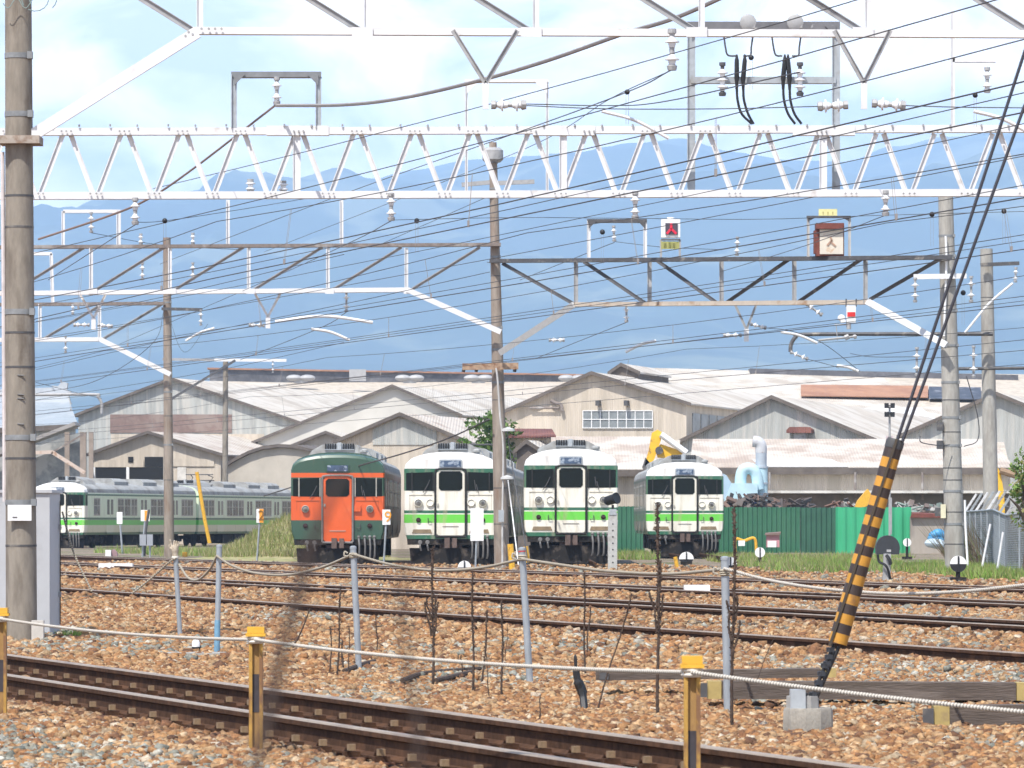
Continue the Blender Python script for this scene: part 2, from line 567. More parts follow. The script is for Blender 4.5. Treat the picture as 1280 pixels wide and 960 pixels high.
def ground_material():
    m = bpy.data.materials.new('ballast_and_earth')
    m.use_nodes = True
    t = m.node_tree
    n, l = t.nodes.new, t.links.new
    b = t.nodes['Principled BSDF']
    b.inputs['Roughness'].default_value = 0.95
    g = n('ShaderNodeNewGeometry')
    sp = n('ShaderNodeSeparateXYZ')
    l(g.outputs['Position'], sp.inputs['Vector'])
    vo = n('ShaderNodeTexVoronoi')
    vo.inputs['Scale'].default_value = 11
    l(g.outputs['Position'], vo.inputs['Vector'])
    s2 = n('ShaderNodeSeparateColor')
    l(vo.outputs['Color'], s2.inputs['Color'])
    rp = n('ShaderNodeValToRGB')
    rp.color_ramp.interpolation = 'CONSTANT'
    e = rp.color_ramp.elements
    stops = [(0, (0.13, 0.062, 0.03)), (0.25, (0.27, 0.14, 0.065)), (0.5, (0.32, 0.195, 0.105)), (0.7, (0.19, 0.09, 0.042)), (0.84, (0.37, 0.29, 0.21)), (0.94, (0.2, 0.18, 0.14))]
    e[0].color = (*stops[0][1], 1)
    e[1].position, e[1].color = stops[1][0], (*stops[1][1], 1)
    for p, c in stops[2:]:
        q = e.new(p)
        q.color = (*c, 1)
    l(s2.outputs['Red'], rp.inputs['Fac'])
    bp = n('ShaderNodeBump')
    bp.inputs['Strength'].default_value = 1.0
    bp.inputs['Distance'].default_value = 0.05
    l(vo.outputs['Distance'], bp.inputs['Height'])
    l(bp.outputs['Normal'], b.inputs['Normal'])
    # earth beyond the running lines
    nz_ = n('ShaderNodeTexNoise')
    nz_.inputs['Scale'].default_value = 0.16
    nz_.inputs['Detail'].default_value = 8
    l(g.outputs['Position'], nz_.inputs['Vector'])
    er = n('ShaderNodeValToRGB')
    ee = er.color_ramp.elements
    ee[0].position, ee[0].color = 0.36, (0.30, 0.24, 0.175, 1)
    ee[1].position, ee[1].color = 0.66, (0.14, 0.165, 0.045, 1)
    q = ee.new(0.52)
    q.color = (0.30, 0.25, 0.19, 1)
    l(nz_.outputs['Fac'], er.inputs['Fac'])
    gr = n('ShaderNodeTexNoise')          # gravelly fine grain in the earth
    gr.inputs['Scale'].default_value = 3.2
    gr.inputs['Detail'].default_value = 9
    gr.inputs['Roughness'].default_value = 0.8
    l(g.outputs['Position'], gr.inputs['Vector'])
    grr = n('ShaderNodeValToRGB')
    grr.color_ramp.elements[0].position, grr.color_ramp.elements[0].color = .4, (.38, .34, .3, 1)
    grr.color_ramp.elements[1].position, grr.color_ramp.elements[1].color = .62, (1.15, 1.12, 1.1, 1)
    l(gr.outputs['Fac'], grr.inputs['Fac'])
    em = n('ShaderNodeMixRGB')
    em.blend_type = 'MULTIPLY'
    em.inputs['Fac'].default_value = 1
    l(er.outputs['Color'], em.inputs['Color1'])
    l(grr.outputs['Color'], em.inputs['Color2'])
    # grass on the far valley floor
    ad = n('ShaderNodeMath')
    ad.operation = 'MULTIPLY_ADD'
    l(sp.outputs['X'], ad.inputs[0])
    ad.inputs[1].default_value = 3.35
    l(sp.outputs['Y'], ad.inputs[2])
    nw = n('ShaderNodeTexNoise')
    nw.inputs['Scale'].default_value = 0.5
    l(g.outputs['Position'], nw.inputs['Vector'])
    ad2 = n('ShaderNodeMath')
    ad2.operation = 'MULTIPLY_ADD'
    l(nw.outputs['Fac'], ad2.inputs[0])
    ad2.inputs[1].default_value = 9
    l(ad.outputs[0], ad2.inputs[2])
    mr = n('ShaderNodeMapRange')
    mr.inputs['From Min'].default_value = 123
    mr.inputs['From Max'].default_value = 128
    l(ad2.outputs[0], mr.inputs['Value'])
    mx_ = n('ShaderNodeMixRGB')
    l(mr.outputs['Result'], mx_.inputs['Fac'])
    l(rp.outputs['Color'], mx_.inputs['Color1'])
    l(em.outputs['Color'], mx_.inputs['Color2'])
    mr2 = n('ShaderNodeMapRange')
    mr2.inputs['From Min'].default_value = 350
    mr2.inputs['From Max'].default_value = 700
    l(sp.outputs['Y'], mr2.inputs['Value'])
    mx2 = n('ShaderNodeMixRGB')
    l(mr2.outputs['Result'], mx2.inputs['Fac'])
    l(mx_.outputs['Color'], mx2.inputs['Color1'])
    mx2.inputs['Color2'].default_value = (0.06, 0.085, 0.03, 1)
    l(mx2.outputs['Color'], b.inputs['Base Color'])
    return m

tag(ground_mesh().build('ground', ground_material(), smooth=True, angle=80), 'pale earth and ballast ground of the railway yard', 'ground', kind='structure')

# ---- mountains
def ridge(px):
    k = [(-600, 300), (-200, 292), (0, 287), (60, 283), (170, 268), (300, 246), (420, 232), (520, 212), (600, 200), (700, 188), (790, 176), (850, 172), (917, 185), (990, 196), (1050, 198), (1118, 184), (1186, 168), (1280, 157), (1500, 150), (1900, 170)]
    for (a, b), (c, d) in zip(k, k[1:]):
        if a <= px <= c:
            t = (px - a) / (c - a)
            t = t * t * (3 - 2 * t)
            return b + (d - b) * t
    return 300

def mountains():
    d0, d1, d2 = 5200.0, 11500.0, 13500.0
    nx, ny = 330, 90
    vs_, fs = [], []
    for j in range(ny + 1):
        t = j / ny
        d = d0 + (d2 - d0) * t
        for i in range(nx + 1):
            px = -600 + 2500 * i / nx
            x = (px - CX) / F * d
            zr = (HY - ridge(px)) / F * d1
            s = min(1.0, (d - d0) / (d1 - d0))
            base = zr * (0.08 + 0.92 * s ** 1.05) if s > 0.004 else 0
            if d > d1:
                base = zr * max(0.35, 1 - ((d - d1) / 4200) ** 1.0)
            nn = mnoise.hetero_terrain(Vector((x / 900, d / 1500, 0.3)), 0.9, 2.1, 6, 0.6)
            rg = 1 - abs(mnoise.noise(Vector((x / 520 + d / 2600, d / 2300, 4.2)))) * 2
            rg2 = 1 - abs(mnoise.noise(Vector((x / 210 - d / 1500, d / 900, 1.2)))) * 2
            am = 250 * math.sin(min(1, s) * math.pi) ** 1.7 if d <= d1 else 20
            z = base + am * (0.35 * (nn - 0.8) + 0.55 * rg * 0.6 + 0.3 * rg2 * 0.5)
            z += 16 * mnoise.noise(Vector((x / 120, d / 300, 0.2))) * s
            vs_.append((x, d, max(z, -5) - 2))
    for j in range(ny):
        for i in range(nx):
            a = j * (nx + 1) + i
            fs.append((a, a + 1, a + nx + 2, a + nx + 1))
    mb = MB()
    mb.add(vs_, fs)
    m = M('forested_mountain', (0.018, 0.036, 0.022), 0.95, 0, 0.6, 0.006, (0.13, 0.14, 0.08), 0.5, 0.6, 0.0022, coord='Object', c3=(0.02, 0.035, 0.018))
    tag(mb.build('mountain_range', m, angle=80), 'long forested mountain range rising beyond the sheds', 'mountains', kind='structure')
mountains()

# ---- railway tracks
def rail_section(mb, c, slope, d0, d1, off):
    """flat-bottomed rail along x = c + off - d/slope, top at z 0.2; material 0 web and foot, 1 running surface"""
    u = Vector((-1 / slope, 1, 0)).normalized()
    n = Vector((u.y, -u.x, 0))
    pr = [(-.0635, .047), (.0635, .047), (.0635, .058), (.012, .075), (.0085, .15), (.0325, .163), (.0325, .190), (.026, .2), (-.026, .2), (-.0325, .190), (-.0325, .163), (-.0085, .15), (-.012, .075), (-.0635, .058)]
    k = 14
    segs = 6
    rows = []
    for i in range(segs + 1):
        d = d0 + (d1 - d0) * i / segs
        rows.append(Vector((c + off - d / slope, d, 0)))
    o = len(mb.v)
    for p in rows:
        for a, z in pr:
            mb.v.append(p + n * a + Vector((0, 0, z)))
    for i in range(segs):
        for j in range(k):
            a, b = o + i * k + j, o + i * k + (j + 1) % k
            mb.f.append((a, b, b + k, a + k))
            mb.m.append(1 if j in (6, 7, 8) else 0)
    mb.f.append(tuple(o + j for j in range(k)))
    mb.m.append(0)
    mb.f.append(tuple(o + segs * k + j for j in range(k)))
    mb.m.append(0)
    return mb

TRACKS = [  # centre constant, slope, near d, far d, label
    (8.331, 3.17, 16, 75, 'nearest railway track, two rust brown rails crossing the bottom ballast behind striped posts'),
    (17.96, 3.35, 30, 120, 'single stray rail just behind the row of grey pipe posts'),
    (22.5, 3.35, 40, 150, 'third railway track back, with pale worn rail tops in the middle ballast'),
    (28.1, 3.35, 50, 185, 'fourth railway track back, with white marker slab between its rails'),
    (34.2, 3.35, 60, 230, 'farthest crossing railway track, right in front of the parked trains'),
]
for ti, (c, sl_, d0, d1, lb) in enumerate(TRACKS):
    t = empty('railway_track', (c - d0 / sl_, d0, 0), lb, 'railway track', 'railway tracks crossing the yard')
    for off in ((-.585,) if ti == 1 else (-.585, .585)):
        rail_section(MB(), c, sl_, d0, d1, off).build('rail', [rail_rust, rail_top], t, angle=25)
    if ti == 0:
        u = Vector((-1 / sl_, 1, 0)).normalized()
        n = Vector((u.y, -u.x, 0))
        ang = math.atan2(n.y, n.x)
        sm = MB().hexa([u * a + n * b + Vector((0, 0, z)) for z in (-.09, .018) for a, b in ((-.11, -1.0), (.11, -1.0), (.11, 1.0), (-.11, 1.0))])
        sm.mat(1)
        for s in (-1, 1):
            cpt = n * (s * .565)
            sm.box(cpt + Vector((0, 0, .040)), (.33, .15, .010), ang)
        clip0 = None
        sp0 = None
        k = 0
        d = 22.0
        while d < 52:
            pos = Vector((c - d / sl_, d, 0)) - Vector(t.location)
            if sp0 is None:
                sp0 = sm.build('sleeper', [sleeper_conc, plate_rust], None, (0, 0, 0))
                s_ob = sp0
            else:
                s_ob = sp0.copy()
                col.objects.link(s_ob)
            s_ob.parent = t
            s_ob.location = pos
            for s in (-1, 1):
                for q in (-1, 1):
                    if clip0 is None:
                        cm = MB()
                        cm.box((0, 0, .10), (.040, .040, .036), ang)
                        cm.mat(1)
                        cm.box((0, 0, .062), (.09, .06, .03), ang)
                        cm.tube([Vector((0, 0, .075)) + u * .035, Vector((0, 0, .10)) + u * .075, Vector((0, 0, .075)) + u * .11, Vector((0, 0, .055)) + u * .12], .012, 6)
                        clip0 = cm.build('rail_clip', [clip_mat, rail_rust], None, (0, 0, 0))
                        co = clip0
                    else:
                        co = clip0.copy()
                        col.objects.link(co)
                    co.parent = s_ob
                    co.location = n * (s * .565 + q * .115)
            d += .58

# siding rails under each parked train
def siding(px, d0, d1, dz, lb, yaw=0.0):
    x = (px - CX) / F * d0
    t = empty('siding_track', (x, d0, 0), lb, 'railway track', 'sidings under the parked trains')
    u = Vector((math.sin(yaw), math.cos(yaw), 0))
    n = Vector((u.y, -u.x, 0))
    for s in (-1, 1):
        a = Vector((x, d0, 0)) + n * s * .565
        b = a + u * (d1 - d0)
        mb = MB()
        mb.bar(a + ZUP * (.17 + dz), b + ZUP * (.17 + dz), .065, .05, (0, 0, 1))
        mb.bar(a + ZUP * (.10 + dz), b + ZUP * (.10 + dz), .02, .12, (0, 0, 1))
        mb.build('rail', rail_rust, t)

# ---- ballast stones: one object of loose stones
def ballast():
    blocks = []
    def scatter(n, dlo, dhi, pw, smin, smax, marg):
        d = dlo + (dhi - dlo) * rng.random(n) ** pw
        half = d * 640 / F + marg
        x = (rng.random(n) * 2 - 1) * half
        s = smin + (smax - smin) * rng.random(n) ** 1.7
        return np.stack([x, d, s], 1)
    blocks.append(scatter(170000, 19.0, 46.0, 0.80, .030, .072, 1.4))
    blocks.append(scatter(90000, 44.0, 80.0, 0.80, .044, .098, 1.6))
    blocks.append(scatter(74000, 78.0, 150.0, 0.85, .07, .13, 1.5))
    p = np.concatenate(blocks)
    C = p[:, 0] + p[:, 1] / 3.35
    keep = (C + rng.normal(0, .5, len(p)) < 36.4) | ((C < 48) & (rng.random(len(p)) < .3))
    p = p[keep]
    near_rail = np.zeros(len(p), bool)
    z_extra = np.zeros(len(p))
    for ti, (c, sl_, d0, d1, lb) in enumerate(TRACKS):
        Ct = p[:, 0] + p[:, 1] / sl_
        for off in (-.585, .585):
            near_rail |= np.abs(Ct - c - off) < (.115 if ti == 0 else .07)
        inside = np.abs(Ct - c) < .62
        z_extra += np.where(inside, -.02 if ti == 0 else .0, 0)
        z_extra += np.where((np.abs(Ct - c) > .72) & (np.abs(Ct - c) < 1.7), .015, 0)
    p, z_extra = p[~near_rail], z_extra[~near_rail]
    n = len(p)
    zz = np.array([0.05 * fbm(a, b, 0.55) + .11 * lift(a + b / 3.35) for a, b in p[:, :2]])
    base = np.array([[-1, -1, -1], [1, -1, -1], [1, 1, -1], [-1, 1, -1], [-1, -1, 1], [1, -1, 1], [1, 1, 1], [-1, 1, 1]], float)
    # random rotation matrices
    q = rng.normal(size=(n, 4))
    q /= np.linalg.norm(q, axis=1)[:, None]
    a, b, c_, d_ = q.T
    Rm = np.empty((n, 3, 3))
    Rm[:, 0] = np.stack([1 - 2 * (c_ ** 2 + d_ ** 2), 2 * (b * c_ - a * d_), 2 * (b * d_ + a * c_)], 1)
    Rm[:, 1] = np.stack([2 * (b * c_ + a * d_), 1 - 2 * (b ** 2 + d_ ** 2), 2 * (c_ * d_ - a * b)], 1)
    Rm[:, 2] = np.stack([2 * (b * d_ - a * c_), 2 * (c_ * d_ + a * b), 1 - 2 * (b ** 2 + c_ ** 2)], 1)
    shape = base[None] * (0.55 + 0.45 * rng.random((n, 8, 3)))
    shape *= (p[:, 2] * .5)[:, None, None] * (0.65 + 0.7 * rng.random((n, 1, 3)))
    V = np.einsum('nij,nkj->nki', Rm, shape)
    V[:, :, 2] *= 0.8
    V[:, :, 0] += p[:, 0][:, None]
    V[:, :, 1] += p[:, 1][:, None]
    V[:, :, 2] += (zz * 0.6 + z_extra + p[:, 2] * (0.08 + 0.28 * rng.random(n)))[:, None]
    faces = np.array([[0, 3, 2, 1], [4, 5, 6, 7], [0, 1, 5, 4], [1, 2, 6, 5], [2, 3, 7, 6], [3, 0, 4, 7]])
    Fc = (faces[None] + (np.arange(n) * 8)[:, None, None]).reshape(-1)
    me = bpy.data.meshes.new('ballast_stones')
    me.vertices.add(n * 8)
    me.vertices.foreach_set('co', V.reshape(-1).astype(np.float32))
    me.loops.add(n * 24)
    me.loops.foreach_set('vertex_index', Fc.astype(np.int32))
    me.polygons.add(n * 6)
    me.polygons.foreach_set('loop_start', (np.arange(n * 6) * 4).astype(np.int32))
    me.update(calc_edges=True)
    # stone colours: mostly rust-orange granite, patches of grey-green
    pal = np.array([[.375, .205, .088], [.31, .15, .058], [.42, .265, .135], [.215, .10, .044], [.47, .355, .225], [.50, .42, .315], [.135, .065, .032], [.43, .29, .155]])
    grey = np.array([[.24, .245, .205], [.33, .335, .285], [.18, .19, .16], [.43, .42, .36], [.29, .25, .185]])
    pr = np.array([.24, .2, .2, .11, .07, .03, .06, .09])
    ci = rng.choice(len(pal), n, p=pr)
    cols = pal[ci]
    gi = rng.choice(len(grey), n)
    gn = np.array([mnoise.noise(Vector((a * .45 + b * .05, b * .16, 7.7))) for a, b in p[:, :2]])
    Ct = p[:, 0] + p[:, 1] / 3.17
    wgt = np.clip((8.331 - Ct - .55) / 2.2, 0, 1) * .30 + .02
    wgt = wgt + np.clip(gn, -.4, .6) * .8
    wgt = np.where(p[:, 1] > 60, wgt * .6, wgt)
    g = rng.random(n) < wgt
    cols = np.where(g[:, None], grey[gi], cols)
    for ti, (c, sl_, d0, d1, lb) in enumerate(TRACKS):      # brake dust and rust lie along the rails
        Ct2 = p[:, 0] + p[:, 1] / sl_
        dist = np.minimum(np.abs(Ct2 - c - .585), np.abs(Ct2 - c + .585))
        st = np.clip(1 - dist / .55, 0, 1)[:, None] * .75 * (.5 + .5 * rng.random((n, 1)))
        cols = cols * (1 - st) + np.array([.15, .075, .042]) * st
    cols = cols * (.66 + .48 * rng.random((n, 1))) 
    at = me.color_attributes.new('stone', 'FLOAT_COLOR', 'POINT')
    cc_ = np.ones((n, 8, 4), np.float32)
    cc_[:, :, :3] = np.clip(cols, 0, 1)[:, None, :]
    at.data.foreach_set('color', cc_.reshape(-1))
    m = bpy.data.materials.new('ballast_stone')
    m.use_nodes = True
    t = m.node_tree
    b = t.nodes['Principled BSDF']
    b.inputs['Roughness'].default_value = 0.9
    at_n = t.nodes.new('ShaderNodeVertexColor')
    at_n.layer_name = 'stone'
    nz_ = t.nodes.new('ShaderNodeTexNoise')
    nz_.inputs['Scale'].default_value = 45
    nz_.inputs['Detail'].default_value = 3
    g_ = t.nodes.new('ShaderNodeNewGeometry')
    t.links.new(g_.outputs['Position'], nz_.inputs['Vector'])
    rp = t.nodes.new('ShaderNodeValToRGB')
    rp.color_ramp.elements[0].position = .35
    rp.color_ramp.elements[0].color = (.62, .58, .55, 1)
    rp.color_ramp.elements[1].position = .65
    rp.color_ramp.elements[1].color = (1.12, 1.12, 1.12, 1)
    t.links.new(nz_.outputs['Fac'], rp.inputs['Fac'])
    mm = t.nodes.new('ShaderNodeMixRGB')
    mm.blend_type = 'MULTIPLY'
    mm.inputs['Fac'].default_value = 1
    t.links.new(at_n.outputs['Color'], mm.inputs['Color1'])
    t.links.new(rp.outputs['Color'], mm.inputs['Color2'])
    t.links.new(mm.outputs['Color'], b.inputs['Base Color'])
    me.materials.append(m)
    ob = bpy.data.objects.new('ballast_stones', me)
    col.objects.link(ob)
    tag(ob, 'loose orange and grey ballast stones around the tracks', 'ballast', kind='stuff')
ballast()

# ---- grass, built from blades
def blades(name, spots, n, hmin, hmax, cols, label, wid=.02, kind='stuff', zfun=None):
    vs_ = np.zeros((n, 3, 3), np.float32)
    k = rng.integers(0, len(spots), n)
    sp = np.array(spots)[k]          # x, y, rx, ry
    r = np.sqrt(rng.random(n))
    th = rng.random(n) * 2 * math.pi
    x = sp[:, 0] + r * np.cos(th) * sp[:, 2]
    y = sp[:, 1] + r * np.sin(th) * sp[:, 3]
    z = np.zeros(n) if zfun is None else np.array([zfun(a, b) for a, b in zip(x, y)])
    cl = np.array([0.5 + 0.5 * mnoise.noise(Vector((a * .9, b * .5, 3.3))) for a, b in zip(x, y)])
    h = (hmin + (hmax - hmin) * rng.random(n) ** 1.5) * (.45 + .9 * cl)
    a = rng.random(n) * math.pi
    lean = rng.normal(0, .35, (n, 2)) * h[:, None]
    w_ = wid * (.6 + .8 * rng.random(n))
    vs_[:, 0] = np.stack([x - np.cos(a) * w_, y - np.sin(a) * w_, z - .03], 1)
    vs_[:, 1] = np.stack([x + np.cos(a) * w_, y + np.sin(a) * w_, z - .03], 1)
    vs_[:, 2] = np.stack([x + lean[:, 0], y + lean[:, 1], z + h], 1)
    me = bpy.data.meshes.new(name)
    me.vertices.add(n * 3)
    me.vertices.foreach_set('co', vs_.reshape(-1))
    me.loops.add(n * 3)
    me.loops.foreach_set('vertex_index', np.arange(n * 3, dtype=np.int32))
    me.polygons.add(n)
    me.polygons.foreach_set('loop_start', (np.arange(n) * 3).astype(np.int32))
    me.update(calc_edges=True)
    pal = np.array(cols)
    c = pal[rng.integers(0, len(pal), n)] * (.75 + .5 * rng.random((n, 1)))
    at = me.color_attributes.new('leaf', 'FLOAT_COLOR', 'POINT')
    q = np.ones((n, 3, 4), np.float32)
    q[:, :, :3] = c[:, None, :]
    at.data.foreach_set('color', q.reshape(-1))
    me.materials.append(leaf_mat)
    ob = bpy.data.objects.new(name, me)
    col.objects.link(ob)
    return tag(ob, label, 'grass' if 'grass' in name else 'weeds', kind=kind)

leaf_mat = bpy.data.materials.new('leaf')
leaf_mat.use_nodes = True
_t = leaf_mat.node_tree
_b = _t.nodes['Principled BSDF']
_b.inputs['Roughness'].default_value = 0.6
_a = _t.nodes.new('ShaderNodeVertexColor')
_a.layer_name = 'leaf'
_t.links.new(_a.outputs['Color'], _b.inputs['Base Color'])
_tr = _t.nodes.new('ShaderNodeBsdfTranslucent')
_t.links.new(_a.outputs['Color'], _tr.inputs['Color'])
_ms = _t.nodes.new('ShaderNodeMixShader')
_ms.inputs['Fac'].default_value = 0.35
_t.links.new(_b.outputs['BSDF'], _ms.inputs[1])
_t.links.new(_tr.outputs['BSDF'], _ms.inputs[2])
_t.links.new(_ms.outputs['Shader'], _t.nodes['Material Output'].inputs['Surface'])

def gx(px, d):
    return (px - CX) / F * d
GREEN = [(.22, .37, .055), (.28, .42, .08), (.16, .28, .045), (.36, .40, .12)]
DRY = [(.36, .32, .15), (.30, .29, .11), (.22, .25, .07), (.42, .37, .2)]
blades('grass', [(gx(1215, 128), 128, 2.3, 9), (gx(1150, 130), 132, 2.6, 7), (gx(1100, 133), 138, 1.8, 8), (gx(1265, 114), 114, 1.3, 4), (gx(1245, 121), 122, 1.9, 7)], 52000, .07, .36, GREEN + [(.36, .33, .14), (.30, .30, .10)], 'bright green grass strip in front of the wire fence and signals', .018)
blades('grass', [(gx(1010, 142), 146, 2.4, 4), (gx(960, 160), 165, 1.8, 8), (gx(920, 178), 178, 1.2, 9), (gx(1080, 150), 156, 1.6, 5), (gx(1050, 176), 180, 3, 8), (gx(985, 138), 139, 1.0, 3), (gx(1060, 128), 130, 2.2, 4), (gx(1120, 128), 128, 2.0, 3)], 26000, .08, .3, GREEN + DRY, 'patchy grass between the dwarf signals and the green sheet fence', .02)
blades('grass', [(gx(790, 180), 180, 1.0, 9), (gx(200, 210), 212, 3.0, 8), (gx(260, 196), 200, 2.8, 8)], 9000, .1, .4, DRY + GREEN, 'thin dry weeds below the long green and white train', .02)

# grassy mound on the left of the orange train
MX, MY = gx(372, 176), 176
def mound_z(x, y):
    r2 = ((x - MX) / 2.5) ** 2 + ((y - MY) / 5.5) ** 2
    return 1.55 * math.exp(-r2 * 1.5) * (1 + .15 * mnoise.noise(Vector((x, y * .5, 2))))
mb = MB()
nn_ = 26
vv, ff = [], []
for j in range(nn_ + 1):
    for i in range(nn_ + 1):
        x, y = MX - 5 + 10 * i / nn_, MY - 11 + 22 * j / nn_
        vv.append((x, y, mound_z(x, y) - .02 - (.3 if i in (0, nn_) or j in (0, nn_) else 0)))
for j in range(nn_):
    for i in range(nn_):
        a = j * (nn_ + 1) + i
        ff.append((a, a + 1, a + nn_ + 2, a + nn_ + 1))
mb.add(vv, ff)
tag(mb.build('embankment', M('dry_grass_earth', (.30, .27, .13), .95, 0, .3, 3, (.2, .23, .06), .48, .6, .8), angle=80), 'small grassy mound beside the orange and green train', 'embankment', kind='structure')
blades('grass', [(MX, MY, 3.4, 7.0)], 16000, .1, .34, DRY + [(.2, .27, .06)], 'dry yellow grass covering the mound by the orange train', .018, zfun=mound_z)

# ---- foliage helper: trunk + limbs + leaf clusters
def foliage(parent, centre, size, n, cols, leaf, clumps=26, name='crown'):
    cx_, cy_, cz_ = centre
    cl = []
    for _ in range(clumps):
        v = rng.normal(size=3)
        v /= np.linalg.norm(v)
        v *= rng.random() ** .45
        cl.append((v[0] * size[0], v[1] * size[1], v[2] * size[2], (.22 + .2 * rng.random()) * min(size)))
    cl = np.array(cl)
    k = rng.integers(0, clumps, n)
    v = rng.normal(size=(n, 3))
    v /= np.linalg.norm(v, axis=1)[:, None]
    v *= (rng.random(n) ** .5)[:, None] * cl[k, 3][:, None] * 1.35
    c = cl[k, :3] + v + np.array([cx_, cy_, cz_])
    a1 = rng.normal(size=(n, 3))
    a1 /= np.linalg.norm(a1, axis=1)[:, None]
    a2 = np.cross(a1, rng.normal(size=(n, 3)))
    a2 /= np.linalg.norm(a2, axis=1)[:, None]
    s = leaf * (.6 + .8 * rng.random(n))[:, None]
    V = np.stack([c - a1 * s, c - a2 * s * .5, c + a1 * s, c + a2 * s * .5], 1)
    V -= np.array(parent['_o'])
    me = bpy.data.meshes.new(name)
    me.vertices.add(n * 4)
    me.vertices.foreach_set('co', V.reshape(-1).astype(np.float32))
    me.loops.add(n * 4)
    me.loops.foreach_set('vertex_index', np.arange(n * 4, dtype=np.int32))
    me.polygons.add(n)
    me.polygons.foreach_set('loop_start', (np.arange(n) * 4).astype(np.int32))
    me.update(calc_edges=True)
    pal = np.array(cols)
    clump_t = (.75 + .5 * rng.random(clumps))[k][:, None]
    cc_ = pal[rng.integers(0, len(pal), n)] * clump_t
    at = me.color_attributes.new('leaf', 'FLOAT_COLOR', 'POINT')
    q = np.ones((n, 4, 4), np.float32)
    q[:, :, :3] = cc_[:, None, :]
    at.data.foreach_set('color', q.reshape(-1))
    me.materials.append(leaf_mat)
    ob = bpy.data.objects.new(name, me)
    col.objects.link(ob)
    ob.parent = parent
    return ob
bark = M('bark', (.10, .075, .055), .95, 0, .3, 12)
def tree(base, h, size, n, cols, leaf, label, cat='tree', name='leafy_tree', cl=26):
    t = empty(name, base, label, cat)
    b = Vector(base)
    mb = MB()
    mb.tube(curve_pts([b, b + Vector((.05, 0, h * .3)), b + Vector((-.04, .05, h * .7)), b + Vector((.02, 0, h * .95))], 4), [.16 - .13 * i / 12 for i in range(13)], 8)
    for _ in range(7):
        an, z0 = random.random() * 6.28, h * random.uniform(.3, .75)
        e = Vector((math.cos(an) * size[0] * .8, math.sin(an) * size[1] * .8, h * .22))
        mb.tube([b + Vector((0, 0, z0)), b + Vector((0, 0, z0)) + e * .5 + Vector((0, 0, .1)), b + Vector((0, 0, z0)) + e], [.06, .04, .015], 6)
    mb.build('trunk', bark, t)
    foliage(t, (b.x, b.y, h - size[2] * .75), size, n, cols, leaf, cl)
    return t
tree((gx(612, 215), 215, 0), 5.6, (1.35, 1.2, 1.7), 2600, [(.11, .20, .035), (.16, .26, .05), (.08, .15, .03)], .13, 'bushy green tree behind the tall middle pole and the second train')
tree((gx(1284, 112), 112, 0), 2.75, (.62, .6, .95), 1500, [(.13, .23, .04), (.18, .29, .06), (.26, .24, .08)], .06, 'leafy green sapling at the edge behind the barbed wire fence', name='leafy_sapling', cl=20)

# ================================================================= BUILDINGS
AX = R(14)
roof_pale = corrugated('pale_slate_roof', (.50, .445, .375), (.40, .35, .29), 2.2, 'X', .2, .2, c3=(.55, .51, .45), lo=.44, hi=.56)
roof_pale2 = corrugated('stained_slate_roof', (.49, .425, .355), (.39, .315, .26), 2.2, 'X', .2, .25, c3=(.53, .48, .42), lo=.44, hi=.56)
wall_sheet = corrugated('grey_sheet_wall', (.42, .43, .405), (.34, .345, .325), 3.2, 'X', .2, .7, c3=(.50, .485, .44), stretch=(2.2, 2.2, .14), depth=.04)
wall_beige = corrugated('beige_sheet_wall', (.56, .49, .40), (.46, .40, .32), 3.2, 'X', .16, .7, stretch=(2, 2, .16), depth=.03)
edge_dark = M('dark_roof_edge', (.125, .105, .09), .9, 0, .3, 2)
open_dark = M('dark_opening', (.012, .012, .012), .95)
brown_panel = M('faded_brown_boards', (.21, .145, .125), .9, 0, .15, 3, (.27, .21, .18), .5, .65, .8)
win_glass = M('dusty_window_glass', (.20, .22, .225), .45, 0, .25, 1.5, (.32, .34, .345), .5, .65, .8)
rust_roof = corrugated('red_rust_roof', (.15, .058, .048), (.24, .10, .075), 2.5, 'X', .2, .5)
rust_tan = corrugated('tan_rust_sheet', (.40, .21, .125), (.33, .165, .10), 3, 'X', .12, .5)
slate_dark = M('dark_monitor_slates', (.105, .105, .115), .9, 0, .35, 1.2, (.24, .24, .25), .5, .7, .35)

class Gable:
    def __init__(s, apex, d, a=AX):
        s.d, s.a = d, a
        s.A = P(apex[0], apex[1], d)
        s.w = Vector((math.cos(a), -math.sin(a), 0))
        s.u = Vector((math.sin(a), math.cos(a), 0))
    def pt(s, px, py, out_=0.0):
        k = (px - CX) / F
        t = (k * s.d - s.A.x) / (s.w.x - k * s.w.y)
        q = Vector((s.A.x, s.d, 0)) + s.w * t
        q.z = CAMZ - (py - HY) / F * q.y
        return q - s.u * out_

